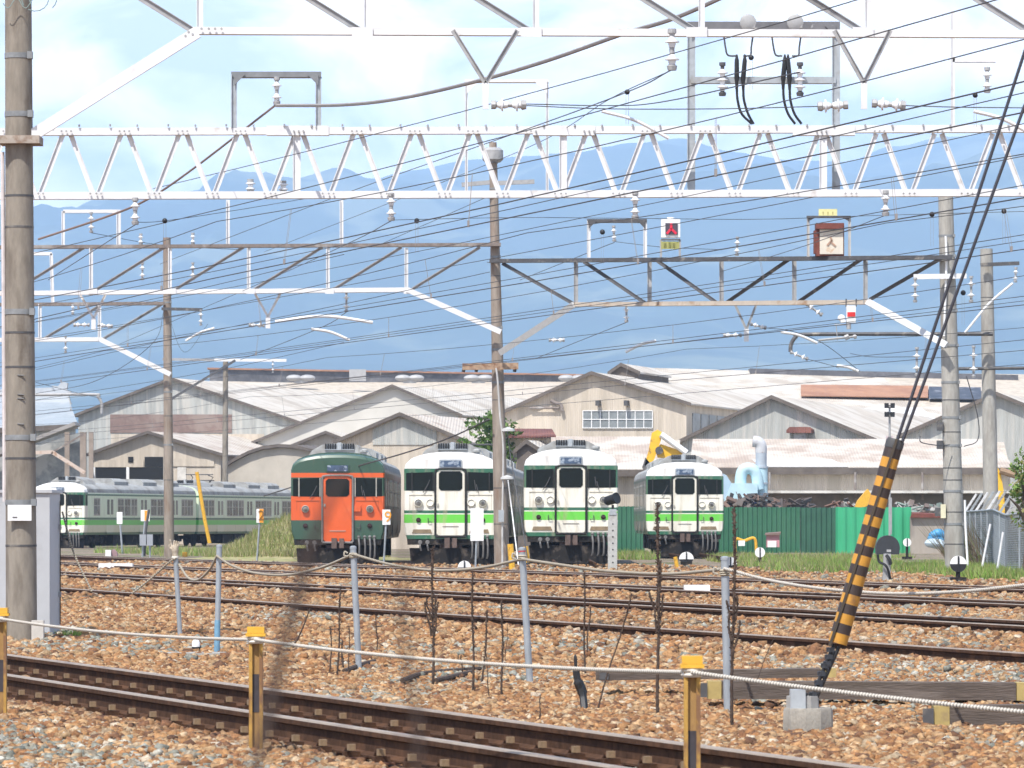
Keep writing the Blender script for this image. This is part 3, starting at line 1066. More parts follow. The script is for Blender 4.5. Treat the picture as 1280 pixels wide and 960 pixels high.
def gable_hall(label, d, left, apex, right, length, wall=wall_sheet, roof=roof_pale, name='shed', a=AX, over=.35, th=.09, extra=None):
    g = Gable(apex, d, a)
    l_, ap, r_ = g.pt(*left), g.A.copy(), g.pt(*right)
    t = empty(name, (ap.x, ap.y, 0), label, 'building', 'gabled sheds behind the trains')
    bl, br = l_.copy(), r_.copy()
    bl.z = br.z = -.1
    up = Vector((0, 0, .02))
    mb = MB()
    mb.prism([bl, br, r_ - up, ap - up, l_ - up], g.u * length)
    mb.build('wall', wall, t)
    for e in (l_, r_):
        s = (e - ap).normalized()
        e2 = e + s * over
        p0, p1 = ap - g.u * over, e2 - g.u * over
        nrm = ZUP * th
        mb = MB()
        L_ = g.u * (length + 2 * over)
        mb.hexa([p0, p1, p1 + L_, p0 + L_, p0 + nrm, p1 + nrm, p1 + L_ + nrm, p0 + L_ + nrm])
        mb.build('roof', roof, t)
        mb = MB()
        f0, f1 = p0 - g.u * .04 - ZUP * .06, p1 - g.u * .04 - ZUP * .06
        mb.hexa([f0, f1, f1 + g.u * .035, f0 + g.u * .035, f0 + ZUP * (th + .1), f1 + ZUP * (th + .1), f1 + g.u * .035 + ZUP * (th + .1), f0 + g.u * .035 + ZUP * (th + .1)])
        mb.build('bargeboard', edge_dark, t)
    t['_g'] = 0
    return t, g

def panel(t, g, name, x0, y0, x1, y1, mat, out_=.05, th=.045, py1b=None):
    a, b = g.pt(x0, y1, out_), g.pt(x1, y1 if py1b is None else py1b, out_)
    c, d = g.pt(x1, y0, out_), g.pt(x0, y0, out_)
    mb = MB()
    mb.prism([a, b, c, d], g.u * th)
    return mb.build(name, mat, t)

def mullions(t, g, x0, y0, x1, y1, n, mat, wpx=1.0, rows=1):
    mb = MB()
    for i in range(n + 1):
        x = x0 + (x1 - x0) * i / n
        mb.prism([g.pt(x - wpx / 2, y1, .08), g.pt(x + wpx / 2, y1, .08), g.pt(x + wpx / 2, y0, .08), g.pt(x - wpx / 2, y0, .08)], g.u * .025)
    for j in range(rows + 1):
        y = y0 + (y1 - y0) * j / rows
        mb.prism([g.pt(x0, y + wpx / 2, .09), g.pt(x1, y + wpx / 2, .09), g.pt(x1, y - wpx / 2, .09), g.pt(x0, y - wpx / 2, .09)], g.u * .025)
    return mb.build('window_frame', mat, t)

def long_hall(label, e0, e1, r0, r1, d_e0, d_e1, run, wall=wall_beige, roof=roof_pale, name='long_shed', wall_out=.4):
    """lateral hall: front eave from pixel e0 at depth d_e0 to e1 at d_e1; ridge pixels r0, r1, run metres behind"""
    a, b = P(*e0, d_e0), P(*e1, d_e1)
    x = (b - a)
    x.z = 0
    x.normalize()
    back = Vector((-x.y, x.x, 0))
    c, d = P(*r0, d_e0 + run), P(*r1, d_e1 + run)
    t = empty(name, ((a.x + b.x) / 2, (a.y + b.y) / 2, 0), label, 'building')
    th = ZUP * .13
    MB().hexa([a, b, d, c, a + th, b + th, d + th, c + th]).build('roof', roof, t)
    f0, f1 = a.lerp(c, .97), b.lerp(d, .97)
    c2, d2 = c + (c - a), d + (d - b)
    c2.z, d2.z = a.z, b.z
    MB().hexa([c + back * .02, d + back * .02, d2, c2, c + th + back * .02, d + th + back * .02, d2 + th, c2 + th]).build('roof', roof, t)
    wa, wb = a + back * wall_out + x * .15, b + back * wall_out - x * .15
    wc, wd = c2 - back * .3 + x * .15, d2 - back * .3 - x * .15
    k0 = (c.z - a.z) / max(.1, (c - a).length) * wall_out
    mb = MB()
    zc, zd = c.copy() + x * .15, d.copy() - x * .15
    lo = -.1
    def at(p, z):
        return Vector((p.x, p.y, z))
    mb.prism([at(wa, lo), at(wc, lo), at(wc, a.z - .03), at(zc, c.z - .03), at(wa, a.z + k0 - .03)], (wb - wa))
    mb.build('wall', wall, t)
    mb = MB()
    mb.bar(a - ZUP * .05 - back * .03, b - ZUP * .05 - back * .03, .05, .3, (0, 0, 1))
    mb.build('gutter', edge_dark, t)
    return t, a, b, x, back

# large halls at the back
t, a, b, x_, bk = long_hall('long pale roofed hall at the back under dark slate monitor', (225, 556), (960, 548), (262, 478), (938, 490), 392, 412, 42)
m0, m1 = P(262, 478, 434), P(936, 489, 453)
mb = MB()
h0 = 1.18
mb.hexa([m0 + Vector((0, 0, -.25)), m1 + Vector((0, 0, -.25)), m1 + Vector((0, 3, -.25)), m0 + Vector((0, 3, -.25)), m0 + ZUP * h0, m1 + ZUP * h0, m1 + Vector((0, 3, h0)), m0 + Vector((0, 3, h0))])
mb.build('roof_monitor', slate_dark, t)
mb = MB()
mb.hexa([m0 + Vector((-.2, -.25, h0 + .002)), m1 + Vector((.2, -.25, h0 + .002)), m1 + Vector((.2, 3.2, h0 + .01)), m0 + Vector((-.2, 3.2, h0 + .01)), m0 + Vector((-.2, -.25, h0 + .15)), m1 + Vector((.2, -.25, h0 + .15)), m1 + Vector((.2, 3.2, h0 + .15)), m0 + Vector((-.2, 3.2, h0 + .15))])
mb.build('monitor_cap', rust_tan, t)
vent_m = M('pale_metal_vent', (.36, .36, .36), .6, .1, .12, 3)
for px in (376, 512, 598, 716):
    c = P(px, 472.5, 432)
    mb = MB()
    for s in (-.6, .6):
        mb.ball(c + Vector((s, 0, 0)), .66, (1.1, .7, .46), 12, 8)
    mb.box(c + Vector((0, .2, -.3)), (1.2, .6, .3))
    mb.build('roof_vent', vent_m, t)
c = P(447, 469, 432)
MB().box(c, (1.5, .1, 1.05)).build('monitor_patch', vent_m, t)

t, a, b, x_, bk = long_hall('pale roofed hall at the back right with tan rusty strip', (800, 552), (1420, 556), (768, 461), (1400, 478), 288, 300, 32)
m0, m1 = P(937, 470, 322), P(1272, 478, 328)
mb = MB()
mb.hexa([m0 + Vector((0, -.5, -.45)), m1 + Vector((0, -.5, -.45)), m1 + Vector((0, 2, -.45)), m0 + Vector((0, 2, -.45)), m0 + Vector((0, -.4, .5)), m1 + Vector((0, -.4, .5)), m1 + Vector((0, 2, .5)), m0 + Vector((0, 2, .5))])
mb.build('roof_monitor', slate_dark, t)
def roof_pt(px, py, e0, e1, r0, r1, d0, d1, run, lift=.17):
    """point on the front slope of a long_hall under pixel px,py"""
    a, b, c = P(*e0, d0), P(*e1, d1), P(*r0, d0 + run)
    nrm = (b - a).cross(c - a).normalized()
    if nrm.z < 0: nrm = -nrm
    ray = P(px, py, 1.0) - Vector((0, 0, CAMZ))
    o = Vector((0, 0, CAMZ))
    tt = (a + ZUP * lift - o).dot(nrm) / ray.dot(nrm)
    return o + ray * tt, nrm
HR = ((800, 552), (1420, 556), (768, 461), (1400, 478), 288, 300, 32)
def roof_patch(t, name, q, mat, H, th=.05, lift=.17):
    pts, nn = [], None
    for p in q:
        r_, nn = roof_pt(*p, *H, lift=lift)
        pts.append(r_)
    MB().prism(pts, nn * th).build(name, mat, t)
roof_patch(t, 'rusty_strip', [(1001, 495.5), (1160, 497.5), (1160, 483), (1001, 481.5)], rust_tan, HR)
roof_patch(t, 'skylight_strip', [(1161, 499), (1226, 500), (1226, 485), (1161, 484)], M('dark_skylight', (.05, .05, .06), .4, 0, .5, 1.5, (.2, .2, .22), .55, .62, 1.2), HR)
roof_patch(t, 'pale_roof_sheets', [(1040, 530), (1175, 528), (1150, 510), (1020, 512)], M('fresh_white_sheets', (.62, .61, .59), .8, 0, .06, 1), HR)

# small dormer gable on top
gable_hall('tiny dark gable poking over the pale roof ridge', 268, (763, 466), (777, 456.5), (798, 466), 8, wall=edge_dark, over=.15, th=.1, name='roof_gable')

# gabled halls
t, g = gable_hall('large grey sheet shed with brown boarded strip under its gable', 318, (98, 519), (216, 474), (388, 533), 56, wall=wall_sheet)
panel(t, g, 'boarded_strip', 138, 518, 290, 541, brown_panel)
panel(t, g, 'lower_cladding', 139, 542.5, 330, 556, wall_beige, .04, .03)
t, g = gable_hall('beige shed with dark open doorway behind the long train', 298, (114, 568), (187, 541), (276, 568), 26, wall=wall_beige, roof=roof_pale2)
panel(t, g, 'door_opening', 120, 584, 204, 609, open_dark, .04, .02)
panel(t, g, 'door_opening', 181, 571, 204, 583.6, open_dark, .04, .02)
panel(t, g, 'lintel_board', 112, 575, 180, 584, wall_beige, .09, .03)
panel(t, g, 'vent_window', 161, 571, 167.5, 578, open_dark, .135, .03)
panel(t, g, 'lintel_board', 213, 573.5, 268, 583, wall_beige, .07, .03)
panel(t, g, 'post', 158.5, 584, 162, 610, white_plate, .1, .05)
panel(t, g, 'post', 116, 584, 119.5, 610, white_plate, .1, .05)
panel(t, g, 'panel_door', 222, 584, 233, 612, M('white_door', (.6, .57, .52), .6), .06, .03)
t, g = gable_hall('grey gabled shed with wide front between the beige shed and middle hall', 312, (322, 552), (492, 483), (574, 518), 40, wall=M('pale_render', (.53, .51, .465), .9, 0, .08, .6))
t, g = gable_hall('low gable tucked behind the curved roof shed', 305, (366, 558), (409, 541), (440, 553), 20, wall=wall_beige)
t, g = gable_hall('grey green sheet gable directly above the first white train', 240, (426, 551), (502, 518.5), (584, 552), 52, wall=wall_beige, roof=roof_pale2)
panel(t, g, 'grey_cladding', 466, 537, 546, 556, wall_sheet, .05, .04)
mb = MB()
mb.prism([g.pt(466, 537, .05), g.pt(546, 537, .05), g.pt(502, 521, .05)], g.u * .04)
mb.build('grey_cladding', wall_sheet, t)
t, g = gable_hall('big beige hall with windows and pipes under its gable', 258, (628, 517), (741, 467), (858, 504), 60, wall=wall_beige)
w0 = panel(t, g, 'window', 729, 513.5, 816, 535, win_glass)
mullions(t, g, 729, 513.5, 816, 535, 8, white_plate, .9, 2)
for px in (749, 784.5):
    mb = MB()
    mb.box(g.pt(px, 504, .25), (.2, .5, .28), -AX)
    mb.build('wall_lamp', dark_steel, t)
mb = MB()
mb.tube(curve_pts([g.pt(690, 501, .2), g.pt(696, 504, .2), g.pt(702, 506, .2), g.pt(704, 514, .2)], 4), .1, 8)
mb.tube([g.pt(664, 510, .2), g.pt(700, 510, .2)], .06, 8)
mb.build('pipe', brown_steel, t)
# windows along the side wall below the eave
r_ = g.pt(858, 504)
side = MB()
for i in range(14):
    p0 = r_ + g.u * (1.5 + i * 2.2)
    q0 = p0 + g.u * 1.9
    side.prism([Vector((p0.x, p0.y, r_.z - 2.2)), Vector((q0.x, q0.y, r_.z - 2.2)), Vector((q0.x, q0.y, r_.z - .5)), Vector((p0.x, p0.y, r_.z - .5))], g.w * .05)
side.build('side_windows', win_glass, t)
t, g = gable_hall('grey sheet gable with small rusty ventilator above the blue ducts', 246, (852, 552), (966, 497), (1100, 552.5), 50, wall=wall_sheet, roof=roof_pale)
mb = MB()
q = g.pt(1003, 545, .35)
mb.box(q, (.65, .6, .7), -AX)
v_ = mb.build('ventilator', mid_steel, t)
mb = MB()
mb.prism([g.pt(987, 541.5, .9), g.pt(1018, 541.5, .9), g.pt(1018, 537, .9), g.pt(1013, 534, .9), g.pt(991, 534, .9), g.pt(987, 538, .9)], g.u * .85)
mb.build('ventilator_hood', rust_roof, t)
t, g = gable_hall('grey sheet gable behind the right hand concrete poles', 240, (1130, 544), (1247, 493), (1400, 556), 46, wall=wall_sheet)

# barrel roofed shed
g = Gable((350, 559), 296)
t = empty('barrel_shed', (g.A.x, g.A.y, 0), 'beige shed with curved barrel roof beside the orange train', 'building')
arc = [(284, 583), (297, 575), (312, 567.5), (330, 561.5), (350, 559), (372, 560.5), (394, 566), (412, 575)]
pts = [g.pt(*q) for q in arc]
b0, b1 = pts[0].copy(), pts[-1].copy()
b0.z = b1.z = -.1
MB().prism([b0, b1] + [p - ZUP * .02 for p in pts[::-1]], g.u * 25).build('wall', M('beige_render', (.47, .43, .365), .9, 0, .1, .8, (.40, .36, .3), .5, .65, .5), t)
mb = MB()
for p, q in zip(pts, pts[1:]):
    o = -g.u * .3
    mb.hexa([p + o, q + o, q + g.u * 25.3, p + g.u * 25.3, p + o + ZUP * .2, q + o + ZUP * .2, q + g.u * 25.3 + ZUP * .2, p + g.u * 25.3 + ZUP * .2])
mb.build('roof', edge_dark, t)

# low lateral sheds in front
t, a, b, x_, bk = long_hall('long low beige shed with pale roof behind the green fence', (862, 587.5), (1268, 587.5), (866, 552), (1240, 552), 224, 224, 7.5, roof=roof_pale2)
HL = ((862, 587.5), (1268, 587.5), (866, 552), (1240, 552), 224, 224, 7.5)
roof_patch(t, 'pale_roof_sheets', [(950, 584), (1060, 584), (1040, 575), (940, 575)], M('pale_patch_sheets', (.55, .53, .50), .8, 0, .06, 1), HL, .03, .14)
for px in (930, 962, 1069, 1153, 1200):
    q0, q1 = P(px, 590, 223.9), P(px, 625, 223.9)
    MB().tube([q0, q1], .06, 6).build('downpipe', brown_steel, t)
zz = P(900, 615, 223.9).z
mb = MB()
mb.box(((a.x + b.x) / 2, a.y - .35, zz), ((b.x - a.x) - .3, 1.5, .12))
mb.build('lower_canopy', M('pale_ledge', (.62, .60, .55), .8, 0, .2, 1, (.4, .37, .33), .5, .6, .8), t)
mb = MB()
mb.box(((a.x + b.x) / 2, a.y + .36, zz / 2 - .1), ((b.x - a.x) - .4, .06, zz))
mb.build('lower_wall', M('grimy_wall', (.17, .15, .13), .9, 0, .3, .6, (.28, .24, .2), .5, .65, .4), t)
t, a, b, x_, bk = long_hall('low pale roofed shed between the white trains', (630, 590), (852, 590), (640, 549), (838, 549), 218, 218, 8, roof=roof_pale2)
t2 = empty('rusty_roof_shed', (P(668, 547, 214).x, 214, 0), 'small lean-to with red rusty roof beside the bushy tree', 'building')
MB().hexa([P(634, 547.5, 214), P(695, 546.5, 214), P(690, 538, 217), P(636, 537.5, 217), P(634, 545.5, 214), P(695, 544.5, 214), P(690, 536, 217), P(636, 535.5, 217)]).build('roof', rust_roof, t2)
q0, q1 = P(637, 547.5, 214.6), P(689, 547.5, 214.6)
MB().hexa([Vector((q0.x, q0.y, 0)), Vector((q1.x, q1.y, 0)), Vector((q1.x, q1.y + 2, 0)), Vector((q0.x, q0.y + 2, 0)), q0, q1, q1 + Vector((0, 2, .1)), q0 + Vector((0, 2, .1))]).build('wall', wall_beige, t2)
gable_hall('little dark gable in front of the lean-to red roof', 212, (646, 563.5), (659, 553), (674, 562.5), 5, wall=edge_dark, over=.15, th=.1, name='small_gable')

# left edge sheds
t, a, b, x_, bk = long_hall('bluish roofed shed with ridge ornament beside the tall left pole', (-60, 540), (97, 532), (-60, 504), (84, 498), 285, 285, 14, wall=wall_sheet, roof=M('blue_grey_tiles', (.30, .34, .37), .7, 0, .15, 2, (.40, .42, .43), .5, .65, .3))
mb = MB()
r0, r1 = P(-60, 504, 299), P(80, 499, 299)
mb.bar(r0 + ZUP * .3, r1 + ZUP * .3, .3, .9, (0, 0, 1))
mb.prism([r1 + Vector((x, -.3, z)) for x, z in ((-.9, .2), (-.5, .5), (-.75, .85), (-.35, .8), (-.1, 1.1), (.25, 1.0), (.2, .6), (.45, .45), (.3, .1), (.5, -.3), (-.6, -.3))], (0, .6, 0))
mb.build('ridge', M('pale_ridge_tiles', (.42, .44, .46), .7, 0, .15, 2), t)
t = empty('open_shed', (P(60, 560, 270).x, 270, 0), 'open sided lean-to with leaning posts left of the grey shed', 'building')
mb = MB()
mb.bar(P(-20, 575, 270), P(97, 530, 270), .2, 3)
mb.build('roof', M('grey_lean_roof', (.30, .28, .26), .9, 0, .2, 1), t)
mb = MB()
mb.hexa([Vector((P(-20, 0, 272).x, 272, 0)), Vector((P(100, 0, 272).x, 272, 0)), Vector((P(100, 0, 274).x, 274, 0)), Vector((P(-20, 0, 274).x, 274, 0)), P(-20, 580, 272), P(100, 540, 272), P(100, 540, 274), P(-20, 580, 274)])
mb.build('wall', M('clutter_grey_wall', (.26, .27, .27), .9, 0, .35, 1.5, (.42, .42, .41), .5, .62, .9), t)
for px, w_ in ((84, 6), (104, 7.5), (114, 5.5)):
    q = P(px, 540, 268 if px < 100 else 255)
    mb = MB()
    yb = q.y
    mb.box((q.x, yb, (q.z) / 2), (w_ / F * yb, w_ / F * yb, q.z))
    mb.build('post', M('brown_timber_post', (.27, .22, .18), .9, 0, .2, 2), t)

# ================================================================= TRAINS
CREAM = (.77, .745, .65)
WHITE_P = (.80, .79, .77)
DGREEN = (.025, .13, .07)
LGREEN = (.13, .56, .055)
SIDE = (.70, .80, .60)
ORANGE = (.66, .10, .016)
FGREEN = (.035, .085, .055)
liv_white_front = zbands('white_green_livery_front', [(0, DGREEN), (.83, CREAM), (1.21, LGREEN), (1.47, CREAM), (1.51, DGREEN), (1.60, CREAM), (2.21, CREAM), (2.21, DGREEN), (2.90, WHITE_P)], dlo=.50, dhi=.95, dirt=(.38, .32, .24))
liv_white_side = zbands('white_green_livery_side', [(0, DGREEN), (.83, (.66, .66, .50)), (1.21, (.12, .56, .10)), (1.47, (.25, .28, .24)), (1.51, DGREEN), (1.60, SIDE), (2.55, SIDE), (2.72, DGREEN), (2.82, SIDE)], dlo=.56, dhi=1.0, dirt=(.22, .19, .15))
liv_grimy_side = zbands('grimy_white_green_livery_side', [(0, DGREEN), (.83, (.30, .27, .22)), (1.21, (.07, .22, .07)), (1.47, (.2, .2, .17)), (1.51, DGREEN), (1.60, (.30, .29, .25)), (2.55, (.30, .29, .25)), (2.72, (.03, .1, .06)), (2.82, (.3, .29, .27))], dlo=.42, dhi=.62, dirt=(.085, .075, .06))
liv_orange_front = zbands('orange_green_livery_front', [(0, FGREEN), (1.30, ORANGE), (2.05, ORANGE), (2.05, FGREEN), (2.63, ORANGE), (2.77, FGREEN)], dlo=.62, dhi=1.1, dirt=(.2, .12, .07))
liv_orange_side = zbands('rusty_red_livery_side', [(0, (.05, .05, .04)), (1.0, (.10, .06, .05)), (1.30, (.24, .05, .035)), (2.65, (.3, .07, .05)), (2.8, (.28, .26, .25))], dlo=.45, dhi=.62, dirt=(.10, .045, .035))
orange_door = M('orange_door_paint', ORANGE, .35, 0, .06, 3, (.65, .16, .05), .6, .8, 2, coat=.2)
white_door = zbands('white_green_door_paint', [(0, CREAM), (1.21, LGREEN), (1.47, CREAM), (1.51, DGREEN), (1.60, CREAM), (2.62, CREAM)], dlo=.5, dhi=.85, dirt=(.40, .33, .2))
roof_grey = M('train_roof_grey', (.34, .345, .335), .75, 0, .2, 3, (.22, .21, .195), .5, .66, 1.5)
frame_alu = M('dull_window_frame', (.42, .40, .35), .5, .2, .15, 10)
cream_ring = M('cream_lamp_ring', CREAM, .4, 0, .06, 5)
tail_red = M('dark_tail_lamp', (.03, .012, .012), .2, 0, .1, 6)
dest_blue = M('destination_glass', (.05, .085, .15), .15, 0, .3, 5, (.30, .36, .44), .52, .6, 6)
hose_grey = M('grey_hose', (.16, .155, .15), .7, 0, .3, 8)
curtain = M('pale_window_blind', (.50, .47, .42), .8, 0, .2, 1.2, (.12, .13, .12), .46, .54, .6)
win_side = M('side_window_glass', (.10, .115, .105), .15, 0, .5, .8, (.24, .25, .22), .5, .56, .45)

HALF = [(1.36, .72), (1.43, .95), (1.45, 1.3), (1.45, 2.72), (1.45, 2.88), (1.395, 3.06), (1.24, 3.195), (1.0, 3.285), (.66, 3.355), (.3, 3.385), (0, 3.39)]
def section(k, ins=0.0):
    pr = []
    for x, z in HALF:
        z2 = z if z <= 2.72 else 2.72 + (z - 2.72) * k
        pr.append((x - ins * (1 if x > .5 else x / .5), z2))
    return pr + [(-x, z) for x, z in pr[-2::-1]]

def car_body(y0, L_, cab):
    """shell: material 0 front, 1 side, 2 roof"""
    ys = [(0.0, .80, .035), (.05, .92, .0), (.18, .98, 0), (.5, 1.0, 0), (.5001, 1.06, 0), (L_, 1.06, 0)] if cab else [(0, 1.06, 0), (L_, 1.06, 0)]
    mb = MB()
    n = len(section(1))
    for y, k, ins in ys:
        for x, z in section(k, ins):
            mb.v.append(Vector((x, y0 + y, z)))
    for i in range(len(ys) - 1):
        for j in range(n):
            a, b = i * n + j, i * n + (j + 1) % n
            mb.f.append((a, b, b + n, a + n))
            zm = (mb.v[a].z + mb.v[b].z) / 2
            front = cab and ys[i + 1][0] <= .51
            mb.m.append(0 if front else (2 if zm > 2.9 else 1))
    mb.f.append(tuple(range(n))[::-1])
    mb.m.append(0 if cab else 1)
    mb.f.append(tuple(range((len(ys) - 1) * n, len(ys) * n)))
    mb.m.append(1)
    return mb

def side_windows(parent, y0, L_, cab):
    doors = [4.2, 10.0, 15.6]
    proto = None
    for s in (1, -1):
        for dy in doors:
            mb = MB()
            mb.box((s * 1.443, y0 + dy, 1.72), (.022, 1.28, 1.92))
            mb.mat(1)
            for q in (-.31, .31):
                mb.box((s * 1.442, y0 + dy + q, 2.16), (.03, .40, .78))
            mb.build('side_door', [M_side_door, win_side], parent)
        wy = [2.0, 6.0, 7.15, 8.3, 11.75, 12.9, 14.0, 17.3, 18.4] if cab else [1.3, 2.45, 6.0, 7.15, 8.3, 11.75, 12.9, 14.0, 17.3, 18.4]
        for y in wy:
            mb = MB()
            mb.box((s * 1.440, y0 + y, 2.16), (.03, 1.06, .92))
            mb.mat(1)
            mb.box((s * 1.4405, y0 + y, 2.16), (.034, .92, .80))
            mb.mat(0)
            mb.box((s * 1.441, y0 + y, 2.22), (.036, .92, .04))
            mb.box((s * 1.4415, y0 + y, 2.16), (.037, .05, .80))
            mb.build('side_window', [frame_alu, win_side], parent)
M_side_door = None

def under(parent, y0, L_):
    for yb in (3.0, L_ - 3.0):
        mb = MB()
        for s in (-1, 1):
            mb.box((s * .95, y0 + yb, .48), (.16, 2.7, .26))
            mb.box((s * .95, y0 + yb, .62), (.3, .7, .2))
            for q in (-1.05, 1.05):
                mb.lathe([(.43, 0), (.43, .1), (.40, .13), (.40, .0)][:3], (s * .53 - .05, y0 + yb + q, .43), (1, 0, 0), 20)
                mb.box((s * .95, y0 + yb + q, .45), (.22, .34, .34))
        mb.box((0, y0 + yb, .52), (1.9, .5, .22))
        mb.build('bogie', under_dark, parent)
    mb = MB()
    y = 5.4
    random.seed(int(y0) + 3)
    while y < L_ - 5.6:
        ln = random.uniform(.9, 2.2)
        mb.box((random.uniform(-.1, .1), y0 + y + ln / 2, .42), (2.5 - random.random() * .3, ln, random.uniform(.5, .62)))
        y += ln + random.uniform(.05, .25)
    mb.box((0, y0 + L_ / 2, .78), (2.3, L_ - .6, .16))
    mb.build('underfloor_equipment', under_dark, parent)

def roof_gear(parent, y0, L_, cab):
    # cooling unit seen over the cab, ducts, ventilators
    mb = MB()
    y1 = 1.5 if cab else 2.2
    mb.prism([(x, y0 + y1, z) for x, z in ((-1.0, 3.3), (-.86, 3.5), (-.55, 3.68), (0, 3.74), (.55, 3.68), (.86, 3.5), (1.0, 3.3))], (0, 1.8, 0))
    mb.mat(1)
    for s in (-1, 1):
        for i in range(5):
            mb.box((s * (.13 + i * .075), y0 + y1 - .03, 3.63), (.05, .06, .17))
    mb.mat(2)
    mb.box((0, y0 + y1 - .05, 3.63), (.12, .08, .24))
    mb.box((0, y0 + y1 - .02, 3.53), (.92, .06, .03))
    mb.box((0, y0 + y1 + .01, 3.63), (.86, .04, .17))
    mb.build('cooling_unit', [roof_grey, black_iron, grey_steel], parent)
    for yy in (7.5, 12.5, 16.5):
        mb = MB()
        pr = [(1.0, 3.28), (1.0, 3.5), (.85, 3.62), (.5, 3.68), (-.5, 3.68), (-.85, 3.62), (-1.0, 3.5), (-1.0, 3.28)]
        mb.prism([(x, y0 + yy - 1.2, z) for x, z in pr], (0, 2.4, 0))
        mb.build('roof_air_conditioner', roof_grey, parent)
    mb = MB()
    mb.lathe([(.09, 0), (.09, .12), (.13, .14), (.13, .2), (.04, .24)], (.78, y0 + (.9 if cab else 4.5), 3.3), n=10)
    mb.build('roof_ventilator', roof_grey, parent)
    if not cab:
        mb = MB()
        for s in (-1, 1):
            mb.tube([(s * .55, y0 + 5.0, 3.62), (s * .6, y0 + 5.6, 3.9), (s * .5, y0 + 4.9, 4.02)], .03, 6)
            mb.tube([(s * .5, y0 + 5.3, 3.62), (s * .5, y0 + 5.3, 3.75)], .06, 6)
        mb.tube([(-.8, y0 + 4.9, 4.05), (.8, y0 + 4.9, 4.05)], .03, 6)
        mb.box((0, y0 + 5.3, 3.72), (1.2, 1.0, .06))
        mb.build('pantograph', dark_steel, parent)

def oct_panel(mb, cx_, z0, z1, hw, y, th, ch=.08):
    mb.prism([(cx_ - hw + ch, y, z0), (cx_ + hw - ch, y, z0), (cx_ + hw, y, z0 + ch), (cx_ + hw, y, z1 - ch), (cx_ + hw - ch, y, z1), (cx_ - hw + ch, y, z1), (cx_ - hw, y, z1 - ch), (cx_ - hw, y, z0 + ch)], (0, th, 0))

